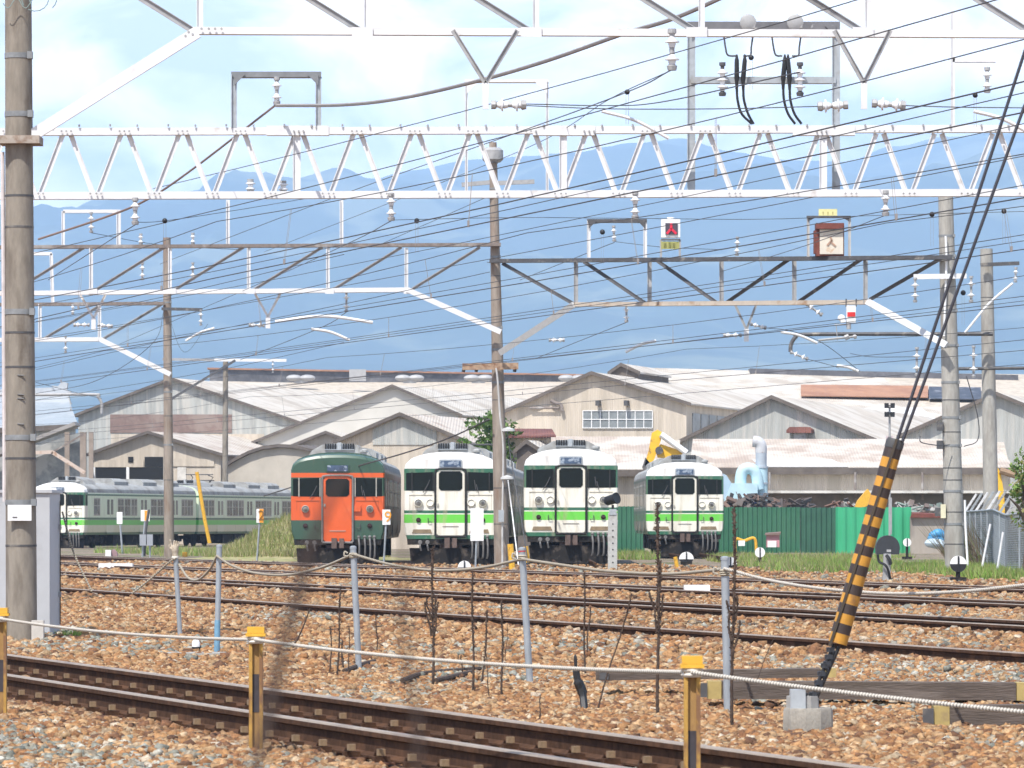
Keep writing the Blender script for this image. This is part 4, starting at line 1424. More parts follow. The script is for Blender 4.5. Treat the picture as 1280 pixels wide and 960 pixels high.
def make_front(t, kind):
    white = kind == 'white'
    zt, zb = (2.80, 2.215) if white else (2.63, 2.045)
    # windscreens wrapping to the corners
    for s in (-1, 1):
        mb = MB()
        mb.prism([(s * .525, -.012, zb), (s * 1.385, -.006, zb + .01), (s * 1.385, -.006, zt - .03), (s * .525, -.012, zt)], (0, .05, 0))
        mb.mat(1)
        mb.box((s * 1.20, -.018, (zt + zb) / 2), (.035, .03, zt - zb))
        mb.box((s * .545, -.018, (zt + zb) / 2), (.03, .03, zt - zb))
        w_ = mb.build('windscreen', [glass_dark, rubber if white else frame_alu], t)
        mb = MB()
        mb.tube([(s * .86, -.05, zb - .06), (s * .70 + .10 * (s > 0), -.05, zb + .20)], .014, 5)
        mb.tube([(s * .78, -.05, zb + .04), (s * .64 + .10 * (s > 0), -.05, zb + .34)], .012, 5)
        mb.build('wiper', dark_steel, t)
    # corner glass in the side of the cab
    for s in (-1, 1):
        mb = MB()
        mb.prism([(s * 1.425, .03, zb + .02), (s * 1.455, .33, zb + .02), (s * 1.455, .33, zt - .03), (s * 1.425, .03, zt - .03)], (s * .008, 0, 0))
        mb.build('corner_window', glass_dark, t)
    # moulding line and panel seams below the screens
    mb = MB()
    for s in (-1, 1):
        mb.box((s * .93, -.006, zb - .13), (.72, .02, .018))
        mb.tube([(s * 1.27, -.004, zb - .14), (s * 1.27, -.004, 1.62)], .006, 4)
    mb.build('moulding', M('seam_paint', (.36, .32, .25) if white else (.38, .09, .03), .6), t)
    # gangway door
    mb = MB()
    oct_panel(mb, 0, .80 if white else .62, 2.86 if white else 2.66, .435, -.05, .10, .09)
    d_ = mb.build('gangway_door', white_door if white else orange_door, t)
    mb = MB()
    oct_panel(mb, 0, (2.225 if white else 2.05), (2.82 if white else 2.60), .365, -.064, .03, .07)
    mb.build('door_window', glass_dark, d_)
    mb = MB()
    top = 2.88 if white else 2.68
    bot = .76 if white else .58
    for s in (-1, 1):
        mb.tube(curve_pts([(s * .475, -.06, bot + .06), (s * .475, -.06, (bot + top) / 2), (s * .475, -.06, top - .12), (s * .40, -.06, top), (s * .2, -.06, top + .02), (0, -.06, top + .02)], 5), .032, 8)
    mb.tube([(-.47, -.06, bot + .04), (.47, -.06, bot + .04)], .035, 8)
    mb.build('door_seal', rubber if white else M('grey_door_seal', (.20, .19, .18), .8, 0, .2, 9), t)
    mb = MB()
    mb.box((0, -.055, 1.12 if white else .98), (.5, .03, .02))
    mb.box((-.40, -.065, 1.78), (.05, .05, .09))
    mb.build('door_handle', frame_alu, d_)
    # lamps
    hz = 1.84 if white else 1.66
    for s in (-1, 1):
        mb = MB()
        hr = .135 if white else .115
        mb.lathe([(hr, 0), (hr, .09), (hr * .84, .11), (hr * .78, .07)], (s * 1.0, .01, hz), (0, -1, 0), 20)
        mb.mat(1)
        mb.lathe([(hr * .78, 0), (hr * .66, .02), (hr * .33, .035), (.0, .04)], (s * 1.0, -.06, hz), (0, -1, 0), 20)
        mb.mat(2)
        mb.lathe([(.05, 0), (.045, .02)], (s * 1.0, -.09, hz), (0, -1, 0), 12)
        mb.build('headlight', [cream_ring if white else frame_alu, M('lamp_reflector', (.30, .29, .26), .2, .3, .2, 8), dark_steel], t)
        if white or s > 0:
            mb = MB()
            if white:
                mb.lathe([(.125, 0), (.125, .06), (.105, .075), (.10, .045), (.0, .045)], (s * .64, .01, hz + .01), (0, -1, 0), 20)
            else:
                mb.box((s * .62, -.03, hz + .02), (.2, .1, .19))
            mb.build('lamp_cover', cream_ring if white else orange_door, t)
        mb = MB()
        tz = 1.31 if white else 1.14
        mb.lathe([(.075, 0), (.075, .05), (.055, .07), (.0, .075)], (s * 1.0, .01, tz), (0, -1, 0), 16)
        mb.build('tail_light', tail_red, t)
        mb = MB()
        z1 = 1.30 if white else 1.12
        mb.tube([(s * .70, -.0, z1 + .07), (s * .70, -.05, z1 + .06), (s * .70, -.05, z1 - .06), (s * .70, 0, z1 - .07)], .012, 5)
        mb.tube([(s * .60, -.0, z1 - .05), (s * .60, -.05, z1 - .05), (s * .68, -.05, z1 - .05)], .012, 5)
        mb.build('hand_grip', dark_steel, t)
        if white:
            mb = MB()
            mb.prism([(s * .58, -.02, .90), (s * 1.20, -.02, .90), (s * 1.16, -.02, 1.02), (s * .62, -.02, 1.02)], (0, .06, 0))
            mb.build('step_recess', M('tan_step', (.24, .18, .11), .8, 0, .2, 6), t)
    # destination box
    mb = MB()
    zc = 3.06 if white else 2.93
    oct_panel(mb, 0, zc - .13, zc + .13, .36, -.03, .35, .03)
    mb.mat(1)
    mb.prism([(-.32, -.045, zc - .10), (.32, -.045, zc - .10), (.32, -.045, zc + .09), (-.32, -.045, zc + .09)], (0, .02, 0))
    mb.build('destination_box', [grey_steel if white else M('green_box_paint', FGREEN, .4), dest_blue], t)
    # coupler, hoses, plough
    mb = MB()
    mb.box((0, .25, .62), (.36, .5, .36))
    mb.box((-.1, -.12, .60), (.16, .32, .32))
    mb.box((.13, -.10, .60), (.14, .22, .30))
    mb.box((0, .2, .62), (.7, .12, .46))
    mb.build('coupler', M('coupler_iron', (.13, .09, .075), .8, .1, .3, 6), t)
    for k, x in enumerate((.66, .84, 1.0, 1.14)):
        mb = MB()
        mb.tube(curve_pts([(x, .05, .78), (x, -.05, .72), (x + .02, -.08, .5), (x + .01, -.02, .2), (x - .02, .05, .12)], 5), .03, 7)
        mb.ball((x, -.02, .79), .055)
        mb.build('brake_hose', hose_grey, t)
    mb = MB()
    for x in (-.95, -.72):
        mb.lathe([(.07, 0), (.09, .05), (.06, .12)], (x, .12, .62), (0, -1, 0), 12)
        mb.tube([(x, .1, .66), (x, .0, .5), (x + .03, .05, .36)], .028, 6)
    mb.build('jumper_socket', hose_grey, t)
    mb = MB()
    mb.prism([(-1.25, .35, -.12), (0, -.02, -.12), (1.25, .35, -.12), (1.3, .35, .44), (0, -.02, .44), (-1.3, .35, .44)], (0, .05, 0))
    mb.build('snow_plough', under_dark, t)
    mb = MB()
    mb.prism([(-1.34, .02, .54), (1.34, .02, .54), (1.36, .02, .735), (-1.36, .02, .735)], (0, .3, 0))
    mb.build('front_skirt', under_dark, t)

def train(px, d, yaw, kind, cars, label, dz=0.0, side=None):
    global M_side_door
    white = kind == 'white'
    front = liv_white_front if white else liv_orange_front
    side = side or (liv_white_side if white else liv_orange_side)
    M_side_door = side
    t = empty('train', (0, 0, 0), label, 'train', 'parked trains')
    t['_o'] = (0, 0, 0)
    y = 0
    for i in range(cars):
        car_body(y, 19.5, i == 0).build('car_body', [front if i == 0 else side, side, roof_grey], t, angle=24)
        side_windows(t, y, 19.5, i == 0)
        under(t, y, 19.5)
        roof_gear(t, y, 19.5, i == 0)
        if i:
            mb = MB()
            mb.box((0, y - .25, 1.9), (1.1, .6, 2.1))
            mb.build('gangway_bellows', rubber, t)
        y += 20.0
    make_front(t, kind)
    x = (px - CX) / F * d
    t.location = (x, d, .2 + dz)
    t.rotation_euler = (0, 0, -yaw)
    return t

train(422, 149, R(.2), 'orange', 1, 'orange and dark green train, leftmost of the four parked facing the camera', -.10)
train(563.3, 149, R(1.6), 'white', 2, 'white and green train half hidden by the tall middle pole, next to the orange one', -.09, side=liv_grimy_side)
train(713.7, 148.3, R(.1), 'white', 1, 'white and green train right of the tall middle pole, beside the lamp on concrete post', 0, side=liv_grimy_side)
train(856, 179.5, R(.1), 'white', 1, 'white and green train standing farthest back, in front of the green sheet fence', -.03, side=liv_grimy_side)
# the long train seen from the side: its front right corner stands near pixel 107
yw = R(13.2)
corner = Vector(((106 - CX) / F * 246, 246, 0))
tl = train(640, 240, yw, 'white', 2, 'long green and white train seen along its side behind the left poles', 0.0)
tl.location = corner - Vector((math.cos(yw) * 1.45, -math.sin(yw) * 1.45, 0)) + Vector((0, 0, -.03))

for px, d0, lb in ((422, 136, 'siding under the orange and green train'), (563, 138, 'siding under the white train beside the middle pole'), (714, 138, 'siding under the white train right of the middle pole'), (856, 160, 'siding under the farthest back white train')):
    dd = {422: 149, 563: 149, 714: 148.3, 856: 179.5}[px]
    x = (px - CX) / F * dd
    siding(CX + x * F / d0, d0, dd + 22, -.1 if px < 700 else 0, lb)

# ================================================================= POLES AND GANTRIES
def pole(name, label, top, base, d, wt, wb, mat, bands=(), joints=(), cat='utility pole', group='concrete poles of the yard', z0=None):
    """tapered concrete pole; top/base pixel (x,y), widths in pixels"""
    a, b = P(*top, d), P(*base, d)
    if z0 is not None: b.z = z0
    t = empty(name, b, label, cat, group)
    k = d / F / 2
    ht = a.z - b.z
    mb = MB()
    n = 10
    mb.tube([b.lerp(a, i / n) for i in range(n + 1)], [(wb + (wt - wb) * i / n) * k for i in range(n + 1)], 24)
    mb.build('shaft', mat, t, angle=50)
    for py in bands:
        f = (CAMZ - (py - HY) / F * d - b.z) / ht
        c = b.lerp(a, f)
        r = (wb + (wt - wb) * f) * k
        mb = MB()
        mb.lathe([(r * 1.005, -.03), (r * 1.04, -.03), (r * 1.04, .03), (r * 1.005, .03)], c, n=24)
        mb.box(c + Vector((r * .9, -r * .55, 0)), (.06, .1, .08))
        mb.build('clamp_band', band_steel, t)
    for py in joints:
        f = (CAMZ - (py - HY) / F * d - b.z) / ht
        c = b.lerp(a, f)
        r = (wb + (wt - wb) * f) * k
        mb = MB()
        mb.lathe([(r * 1.0, -.012), (r * 1.02, -.012), (r * 1.02, .012), (r * 1.0, .012)], c, n=24)
        mb.build('wire_tie', dark_steel, t)
    t['_d'] = d
    return t

band_steel = M('dull_band_steel', (.24, .25, .255), .6, .2, .2, 9)
# nearest pole, left
LP = pole('concrete_pole', 'thick brown concrete pole beside the grey cabinet at the near left', (22, -170), (27, 806), 55, 32, 39.5, concrete_warm, (70, 143, 390, 547, 628), (245, 284, 416, 459, 573, 682), z0=-.05)
mb = MB()
mb.box(P(24.5, 641, 54.78), (.27, .012, .18))
mb.mat(1)
mb.box(P(18.5, 646.5, 54.772), (.055, .006, .012))
mb.build('number_plate', [white_plate, dark_steel], LP)
mb = MB()
mb.tube([P(5.5, 627, 55.0), P(5.5, 547, 55.0), P(4, 300, 55), P(3, 190, 55)], .024, 8)
mb.build('cable_duct', M('pale_plastic_duct', (.62, .57, .56), .5), LP)
mb = MB()
mb.box(P(26, 176, 54.98), (.47, .47, .09))
mb.build('brace_bracket', M('tan_rust_bracket', (.36, .31, .26), .8, 0, .2, 9, (.2, .11, .06), .5, .65, 6), LP)
mb = MB()
for k in range(2):
    pts = []
    for i in range(15):
        an = 2 * math.pi * i / 14 * (.72 + .2 * k) + 2.6
        pts.append(P(54 + 17 * math.cos(an) - 10 * k, -2 + 16 * math.sin(an), 54.75))
    mb.tube(pts, .006, 5)
pts = [P(4 + i * 3.2, 4 + 6 * math.sin(i * .9), 54.75) for i in range(14)]
mb.tube(curve_pts(pts, 3), .005, 5)
mb.build('wire_loop', M('green_grey_wire', (.22, .30, .28), .5), LP)
for py in (469, 493, 498, 530):
    MB().tube([P(22, py, 54.83), P(30, py + .5, 54.82)], .009, 5).build('climbing_stub', dark_steel, LP)

# middle tall pole
MPd = 137.0
MP = pole('concrete_pole', 'tall brown stained concrete pole standing before the second and third train', (616, 178), (627.5, 713), MPd, 9.5, 19.5, pole_brown, (203, 236, 321, 410, 437, 478), (345, 375, 500, 610, 655), z0=-.05)
mb = MB()
mb.lathe([(.22, 0), (.30, .08), (.30, .34), (.2, .42)], P(616, 203, MPd), n=14)
mb.build('cap_fitting', mid_steel, MP)
mb = MB()
a, b = P(578, 458.5, MPd - .35), P(648, 457.5, MPd - .35)
mb.bar(a, b, .19, .12)
mb.mat(1)
for px in (580, 596, 644):
    mb.tube([P(px, 460, MPd - .35), P(px - 1, 465, MPd - .35)], .05, 6)
mb.build('crossarm', [rust, black_iron], MP)
mb = MB()
mb.bar(P(577, 231, MPd - .3), P(612, 228, MPd - .3), .12, .1)
mb.bar(P(622, 229, MPd - .3), P(668, 227, MPd - .3), .12, .1)
mb.build('crossarm', mid_steel, MP)
mb = MB()
mb.tube(curve_pts([P(620, 460, MPd - .45), P(622, 475, MPd - .45), P(625, 520, MPd - .45), P(629, 560, MPd - .45), P(628, 640, MPd - .45), P(628, 708, MPd - .45)], 4), .028, 6)
mb.build('cable_duct', M('dull_white_duct', (.50, .49, .47), .6), MP)
MB().box(P(626.5, 645, MPd - .5), (.16, .1, .34)).build('junction_box', grey_steel, MP)
shade_m = M('pale_lamp_shade', (.5, .5, .49), .5)
for q in (P(635, 539, MPd - .4), P(634, 599, MPd - .4)):
    MB().lathe([(.02, .12), (.19, .06), (.20, 0)], q, n=12).build('lamp_shade', shade_m, MP)

# pole at the far left, in front of the long train
BP = pole('concrete_pole', 'slim brown concrete pole in front of the long side-on train', (208.5, 297), (211.5, 699), 181, 9.5, 13, pole_brown, (378, 468, 490, 556), (420, 520, 600), z0=-.05)
mb = MB()
mb.bar(P(202, 386, 180.6), P(253, 387, 180.6), .11, .1)
mb.build('crossarm', dark_steel, BP)
pole('concrete_pole', 'thin concrete pole carrying a crossarm left of the barrel roofed shed', (282, 452), (281, 680), 286, 6.5, 8, concrete_warm, (), (520, 570), z0=-.05)
cx_ = empty('pole_crossarm', P(282, 451, 285.6), 'white and grey crossarm with dark strut on the thin pole left of the curved roof', 'crossarm')
MB().bar(P(203, 449, 285.6), P(268, 450, 285.6), .15, .1).build('arm', mid_steel, cx_)
MB().bar(P(268, 450, 285.6), P(358, 450.5, 285.6), .17, .12).build('arm', white_steel, cx_)
MB().bar(P(207, 503, 284), P(294, 450.5, 285.4), .14, .14).build('strut', dark_steel, cx_)

# right poles
RPd = 124.0
RP = pole('concrete_pole', 'grey concrete pole standing in the grass beside the wire fence', (1182, 245), (1194, 716), RPd, 18.5, 25.5, concrete_grey, (295, 320, 345, 388, 432, 478, 522, 557, 614, 655), (500, 540, 585, 600, 640, 680), z0=-.05)
mb = MB()
mb.bar(P(1142, 346, RPd - .35), P(1208, 345, RPd - .35), .13, .1)
mb.build('crossarm', white_steel, RP)
mb = MB()
mb.tube(curve_pts([P(1182, 295, RPd - .3), P(1183, 330, RPd - .3), P(1180, 420, RPd - .3)], 4), .03, 6)
mb.build('cable_duct', white_plate, RP)
mb = MB()
mb.tube(curve_pts([P(1206, 625, RPd - .3), P(1207, 660, RPd - .3), P(1210, 712, RPd - .4)], 4), .03, 6)
mb.build('cable_duct', white_plate, RP)
mb = MB()
for py, sx in ((533, -12), (556, -12), (640, -14)):
    mb.box(P(1187 + sx, py, RPd - .1), (.16, .2, .22))
mb.build('clamp_box', dark_steel, RP)
mb = MB()
mb.box(P(1179, 639, RPd - .2), (.13, .08, .36))
mb.build('plate', M('cream_plate', (.68, .64, .45), .6), RP)
FP = pole('concrete_pole', 'smooth grey concrete pole rising behind the wire fence at right', (1233, 311), (1240, 700), 145, 15.5, 20, concrete_grey, (330,), (372,), z0=-.05)
mb = MB()
mb.bar(P(1226, 331, 144.6), P(1274, 329, 144.6), .11, .1)
mb.build('crossarm', dark_steel, FP)

# ---- beams
def gusset(t, d, px, py, w_, h_, mt):
    k = d / F
    MB().box(P(px, py, d - .014 * d / 75 - .012), (w_ * k, .012, h_ * k)).build('gusset_plate', mt, t)
def beam(name, label, d, members, mats, cat='gantry beam', group='overhead line gantries', loc=None):
    p0 = P(*members[0][1], d) if loc is None else loc
    t = empty(name, p0, label, cat, group)
    for part_, a, b, w_, mi, dd in members:
        mb = MB()
        if part_ == 'brace':
            mb.bar(P(*a, d + dd), P(*b, d + dd), w_ / F * d, .05)
        else:
            mb.angle(P(*a, d + dd), P(*b, d + dd), w_ / F * d, .075 * d / 75, .012 * d / 75)
        mb.build(part_, mats[mi], t)
    return t

# A: the nearest beam along the top of the picture, on the near left pole
mem = [('lower_chord', (243, 38), (1560, 43.5), 9, 0, 0), ('upper_chord', (20, -88), (1560, -84), 9, 0, 0)]
for i, px in enumerate((250, 459, 670, 877, 1085, 1293, 1500)):
    mem.append(('upright', (px, -84), (px, 42), 8, 0, .05))
    mem.append(('diagonal', (px - 3, 42), (px - 205, -84), 8, 3, .1))
mem.append(('brace', (12, 187), (247, 40), 15, 0, -.03))
tA = beam('gantry_beam', 'white steel gantry beam along the top edge with long brace to near left pole', 55, mem, [white_steel, grey_steel, dark_steel, mid_steel])
for px in (459, 670, 877, 1085):
    gusset(tA, 55, px - 6, 40, 26, 12, white_steel)
gp = P(250, 41, 54.9)
tt = empty('gusset_bolts', gp, 'row of dark bolts at the brace end of top white beam', 'bolts')
mb = MB()
for px, py in ((236, 40), (241, 43), (232, 45), (252, 36), (261, 36), (269, 36), (277, 36)):
    mb.lathe([(.014, 0), (.014, .03)], P(px, py, 54.97), (0, -1, 0), 8)
mb.build('bolt_row', mid_steel, tt)
rp_ = pole('concrete_pole', 'concrete pole beyond the frame carrying the top beam', (1540, -170), (1545, 806), 55.3, 32, 39, concrete_warm, z0=-.05)
# V hangers below A
for k, (xl, xm, xr) in enumerate(((566, 607, 647), (1043, 1080, 1113))):
    t = empty('hanger_bracket', P(xm, 108, 55), ('V shaped steel hanger below the top beam, left one near the beam middle', 'V shaped steel hanger below the top beam in front of tall cable frame')[k], 'bracket', 'V hangers under the gantries')
    for q in (xl, xr):
        MB().angle(P(q, 38, 54.9), P(xm, 104, 54.9), 6 / F * 55, .05, .01).build('arm', mid_steel, t)
    MB().box(P(xm, 120, 54.9), (.07, .03, .30)).build('plate', white_steel, t)

# B: the long Warren truss
dB = 75
mem = [('upper_chord', (-120, 165), (1420, 160), 9, 0, 0), ('lower_chord', (-120, 245), (1420, 240), 9, 0, 0)]
x = 47 - 72.6 * 2
while x < 1400:
    mem.append(('lattice_bar', (x + 4, 241), (x + 32, 167), 6.4, 0, .06))
    mem.append(('lattice_bar', (x + 41, 167), (x + 69, 241), 6.4, 0, .10))
    x += 72.6
for px in (371, 704, 1029):
    mem.append(('upright', (px, 165), (px, 242), 9.5, 0, .03))
    mem.append(('splice_plate', (px - 38, 163), (px + 40, 163), 12, 0, -.015))
tB = beam('truss_beam', 'long white zigzag truss beam crossing the whole view', dB, mem, [white_steel])
bolts = MB()
x = 47 - 72.6
while x < 1330:
    for bx, by in ((x + 1, 242), (x + 7, 242), (x + 66, 242), (x + 30, 164), (x + 36, 164), (x + 42, 164), (x + 18, 158), (x + 52, 158.5)):
        bolts.lathe([(.016, 0), (.016, .035)], P(bx, by, 74.97), (0, -1, 0) if by not in (158, 158.5) else (0, 0, 1), 6)
    x += 72.6
tag(bolts.build('bolts', mid_steel, tB), kind='stuff')
for px, lb in ((-105, 'steel post beyond the left edge holding the zigzag truss'), (1405, 'steel post beyond the right edge holding the zigzag truss')):
    t = empty('truss_post', Vector((P(px, 0, dB).x, dB, 0)), lb, 'gantry post', 'posts of the zigzag truss')
    q = P(px, 150, dB)
    mb = MB()
    for s in (-.22, .22):
        mb.bar(Vector((q.x + s, dB, -.05)), Vector((q.x + s, dB, q.z)), .08, .3)
    for i in range(9):
        z = .3 + i * .8
        mb.bar(Vector((q.x - .2, dB, z)), Vector((q.x + .2, dB, z + .6)), .05, .05)
    mb.build('lattice_column', white_steel, t)

def portal(label, d, x0, x1, ytop, ybot, w_, mat, matx, mids=(), group='portal frames on the gantries', dk=None):
    t = empty('portal_frame', P((x0 + x1) / 2, ybot, d), label, 'portal frame', group)
    for px in (x0, x1):
        MB().angle(P(px, ybot, d), P(px, ytop, d), w_ / F * d, .09, .014, 1 if px == x0 else -1).build('leg', mat, t)
    mb = MB()
    mb.angle(P(x0 - w_ / 2, ytop, d - .02), P(x1 + w_ / 2, ytop, d - .02), w_ / F * d, .09, .014)
    s = 14 * (d / 75 if d < 100 else .7)
    for px, sg in ((x0, 1), (x1, -1)):
        mb.prism([P(px, ytop, d - .05), P(px + sg * s, ytop, d - .05), P(px, ytop + s, d - .05)], (0, .015, 0))
    mb.build('top_bar', matx, t)
    for py in mids:
        MB().angle(P(x0, py, d - .03), P(x1, py, d - .03), w_ * .8 / F * d, .07, .012).build('cross_bar', mat, t)
    return t
portal('grey portal frame with one insulator standing on the zigzag truss at left', 75, 292.5, 398, 93, 160, 7, grey_steel, M('portal_top_grey', (.2, .21, .22), .6, 0, .2, 5))
pf = portal('tall grey portal frame with black cable ends on the zigzag truss', 75.5, 864, 1045, 32, 242, 10, grey_steel, M('portal_top_dark', (.16, .16, .17), .6, 0, .2, 5, (.5, .5, .5), .6, .66, 3), (100,))
t = portal('thin white portal frame seen behind the left V hanger', 88, 583, 684, 101, 240, 3.5, white_steel, white_steel)
portal('dark topped portal frame standing on the right dark truss', 131, 736, 806.5, 276, 322, 4.5, white_steel, dark_steel)

# C: left rear gantry, middle pole to the left edge
dC = MPd - .4
mem = [('upper_chord', (-60, 309), (626, 305.5), 4.2, 2, 0), ('lower_chord', (-60, 367), (512, 362), 5.5, 0, 0), ('brace', (509, 362), (626, 415), 6.5, 0, -.06)]
for px in (14, 114, 212.5, 311, 410, 508):
    mem.append(('upright', (px, 310), (px, 365), 4.5, 0, .05))
    mem.append(('diagonal', (px + 5, 363), (px + 92, 309), 3.6, 4, .1))
for px in (148, 285, 427):
    mem.append(('mast', (px, 306), (px, 250 if px > 200 else 262), 4.5, 0, .15))
tC = beam('gantry_beam', 'left rear gantry beam with brown top chord joined to the middle pole', dC, mem, [white_steel, grey_steel, brown_steel, dark_steel, M('beam_diagonal', (.33, .31, .30), .7, 0, .2, 6)])
for px in (14, 114, 212.5, 311, 410, 508):
    gusset(tC, dC, px + 2, 364, 11, 6.5, white_steel)
# D: right rear dark gantry between the middle and the right pole (two depths)
def PD(px, py):
    f = (px - 622) / (1183 - 622)
    return P(px, py, MPd - .5 + (RPd - .5 - (MPd - .5)) * f)
t = empty('gantry_beam', PD(617, 326), 'dark topped truss beam between the middle pole and right grey pole', 'gantry beam', 'overhead line gantries')
def dm(name, a, b, wpx, m_, dy=0):
    o = Vector((0, dy, 0))
    MB().angle(PD(*a) + o, PD(*b) + o, wpx / F * 130, .09, .016).build(name, m_, t)
pale_chord = M('pale_rust_chord', (.45, .39, .32), .7, 0, .12, 4, (.30, .19, .11), .55, .68, 2)
dm('upper_chord', (612, 326), (1190, 321.5), 5, dark_steel)
dm('lower_chord', (716, 380.5), (1086, 377.5), 5.5, pale_chord)
pale_brace = M('pale_brace', (.56, .57, .57), .5, 0, .1, 6)
for a, b in (((717, 381), (625, 441)), ((1084, 377), (1183, 432))):
    MB().bar(PD(*a) - Vector((0, .06, 0)), PD(*b) - Vector((0, .06, 0)), 8 / F * 130, .08).build('brace', pale_brace, t)
for i, px in enumerate((720, 812, 902, 993, 1082)):
    dm('upright', (px, 323), (px, 379), 5.5, mid_steel, .05)
for a, b in (((628, 329), (716, 379)), ((730, 327), (807, 379)), ((822, 326), (897, 379)), ((907, 379), (988, 323)), ((997, 378), (1078, 323)), ((1088, 374), (1178, 322))):
    dm('diagonal', a, b, 4.6, dark_steel, .1)
# E: far left gantry on the slim pole
dE = 180.6
mem = [('upper_chord', (-60, 381), (206, 379), 4, 2, 0), ('lower_chord', (-60, 425), (126, 424), 5, 0, 0), ('brace', (125, 424), (213, 468), 6, 0, -.05)]
for px in (50, 124.5):
    mem.append(('upright', (px, 380), (px, 425), 4, 0, .05))
    mem.append(('diagonal', (px + 4, 424), (px + 80, 379), 3.4, 4, .1))
beam('gantry_beam', 'farthest left gantry beam joined to the slim brown pole', dE, mem, [white_steel, grey_steel, brown_steel, dark_steel, mid_steel])
t = empty('mast_frame', P(95, 262, 137), 'white mast frame standing on the left rear gantry near the thick pole', 'mast frame')
for a, b in (((79, 308), (79, 264)), ((149, 308), (149, 264)), ((79, 264), (151, 264))):
    MB().angle(P(*a, 137), P(*b, 137), 4 / F * 137, .08, .02).build('bar', white_steel, t)
t = empty('mast_frame', P(60, 318, 150), 'white angle frame behind the thick pole below the left rear gantry', 'mast frame')
for a, b in (((30, 317), (65, 317)), ((64, 317), (66, 378))):
    MB().angle(P(*a, 150), P(*b, 150), 4 / F * 150, .08, .02).build('bar', white_steel, t)
t = empty('mast_frame', P(1192, 75, 80), 'thin white mast rising above the zigzag truss at right', 'mast frame')
for a, b in (((1191, 160), (1191, 14)), ((1191, 75), (1245, 75))):
    MB().angle(P(*a, 80), P(*b, 80), 5 / F * 80, .06, .012).build('bar', white_steel, t)
# F: lower left rusty arm frame near the sheds
t = empty('wire_cantilever', P(126, 500, 225), 'curved brown cantilever arm bending down beside the grey shed', 'cantilever')
MB().tube(curve_pts([P(-20, 494, 225), P(112, 493, 225), P(122, 496, 225), P(127, 504, 225), P(127, 517, 225)], 6), .07, 8).build('arm', mid_steel, t)
t = empty('rusty_brace', P(65, 567, 212), 'pale rusty brace in front of the open lean-to', 'brace')
for a, b in (((40, 566), (66, 565)), ((65, 565), (106, 591))):
    MB().bar(P(*a, 212), P(*b, 212), .16, .1).build('bar', M('pale_rusty_bar', (.55, .45, .38), .8, 0, .1, 2, (.35, .2, .12), .55, .65, 3), t)
MB().bar(P(66, 565, 212), P(104, 543, 212), .08, .08).build('bar', brown_steel, t)

# ---- V hangers on C and D
for d, xl, xm, xr, y0, y1, lb in ((137, 99, 117, 133, 366, 398, 'small V hanger under left rear gantry near the thick pole'), (137, 317, 335, 352, 364, 396, 'small V hanger under left rear gantry beside long white arm'), (130, 918, 933, 946, 379, 412, 'small V hanger under the right dark truss')):
    t = empty('hanger_bracket', P(xm, y1, d), lb, 'bracket', 'V hangers under the gantries')
    for q in (xl, xr):
        MB().angle(P(q, y0, d), P(xm, y1, d), 3 / F * d, .05, .012).build('arm', white_steel if d > 135 else mid_steel, t)
    MB().box(P(xm, y1 + 7, d), (.13, .05, .34)).build('plate', white_steel, t)

# ---- insulators
ins_protos = {}
def insulator(a, b, d, label, n=2, db=None, dark=False):
    """disc insulator string from pixel a to pixel b"""
    p, q = P(*a, d), P(*b, db or d)
    ax = (q - p)
    ln = ax.length
    ax.normalize()
    mb = MB()
    mb.mat(1)
    rr = min(.11, max(.075, ln * .17))
    mb.lathe([(.03, 0), (.03, ln)], p, ax, 8)
    mb.lathe([(.05, 0), (.05, .05), (.02, .07)], p, ax, 8)
    mb.lathe([(.02, ln - .08), (.06, ln - .05), (.05, ln)], p, ax, 8)
    mb.mat(0)
    for i in range(n):
        t0 = ln * (.30 + .42 * i / max(1, n - 1)) if n > 1 else ln * .5
        mb.lathe([(.03, -.05), (.045, -.02), (rr * .6, -.012), (rr, .0), (rr, .014), (rr * .5, .016), (.045, .03), (.035, .07)], p + ax * t0, ax, 16)
    return tag(mb.build('insulator', [porcelain, mid_steel if not dark else dark_steel], None, p), label, 'insulator', 'porcelain disc insulators')

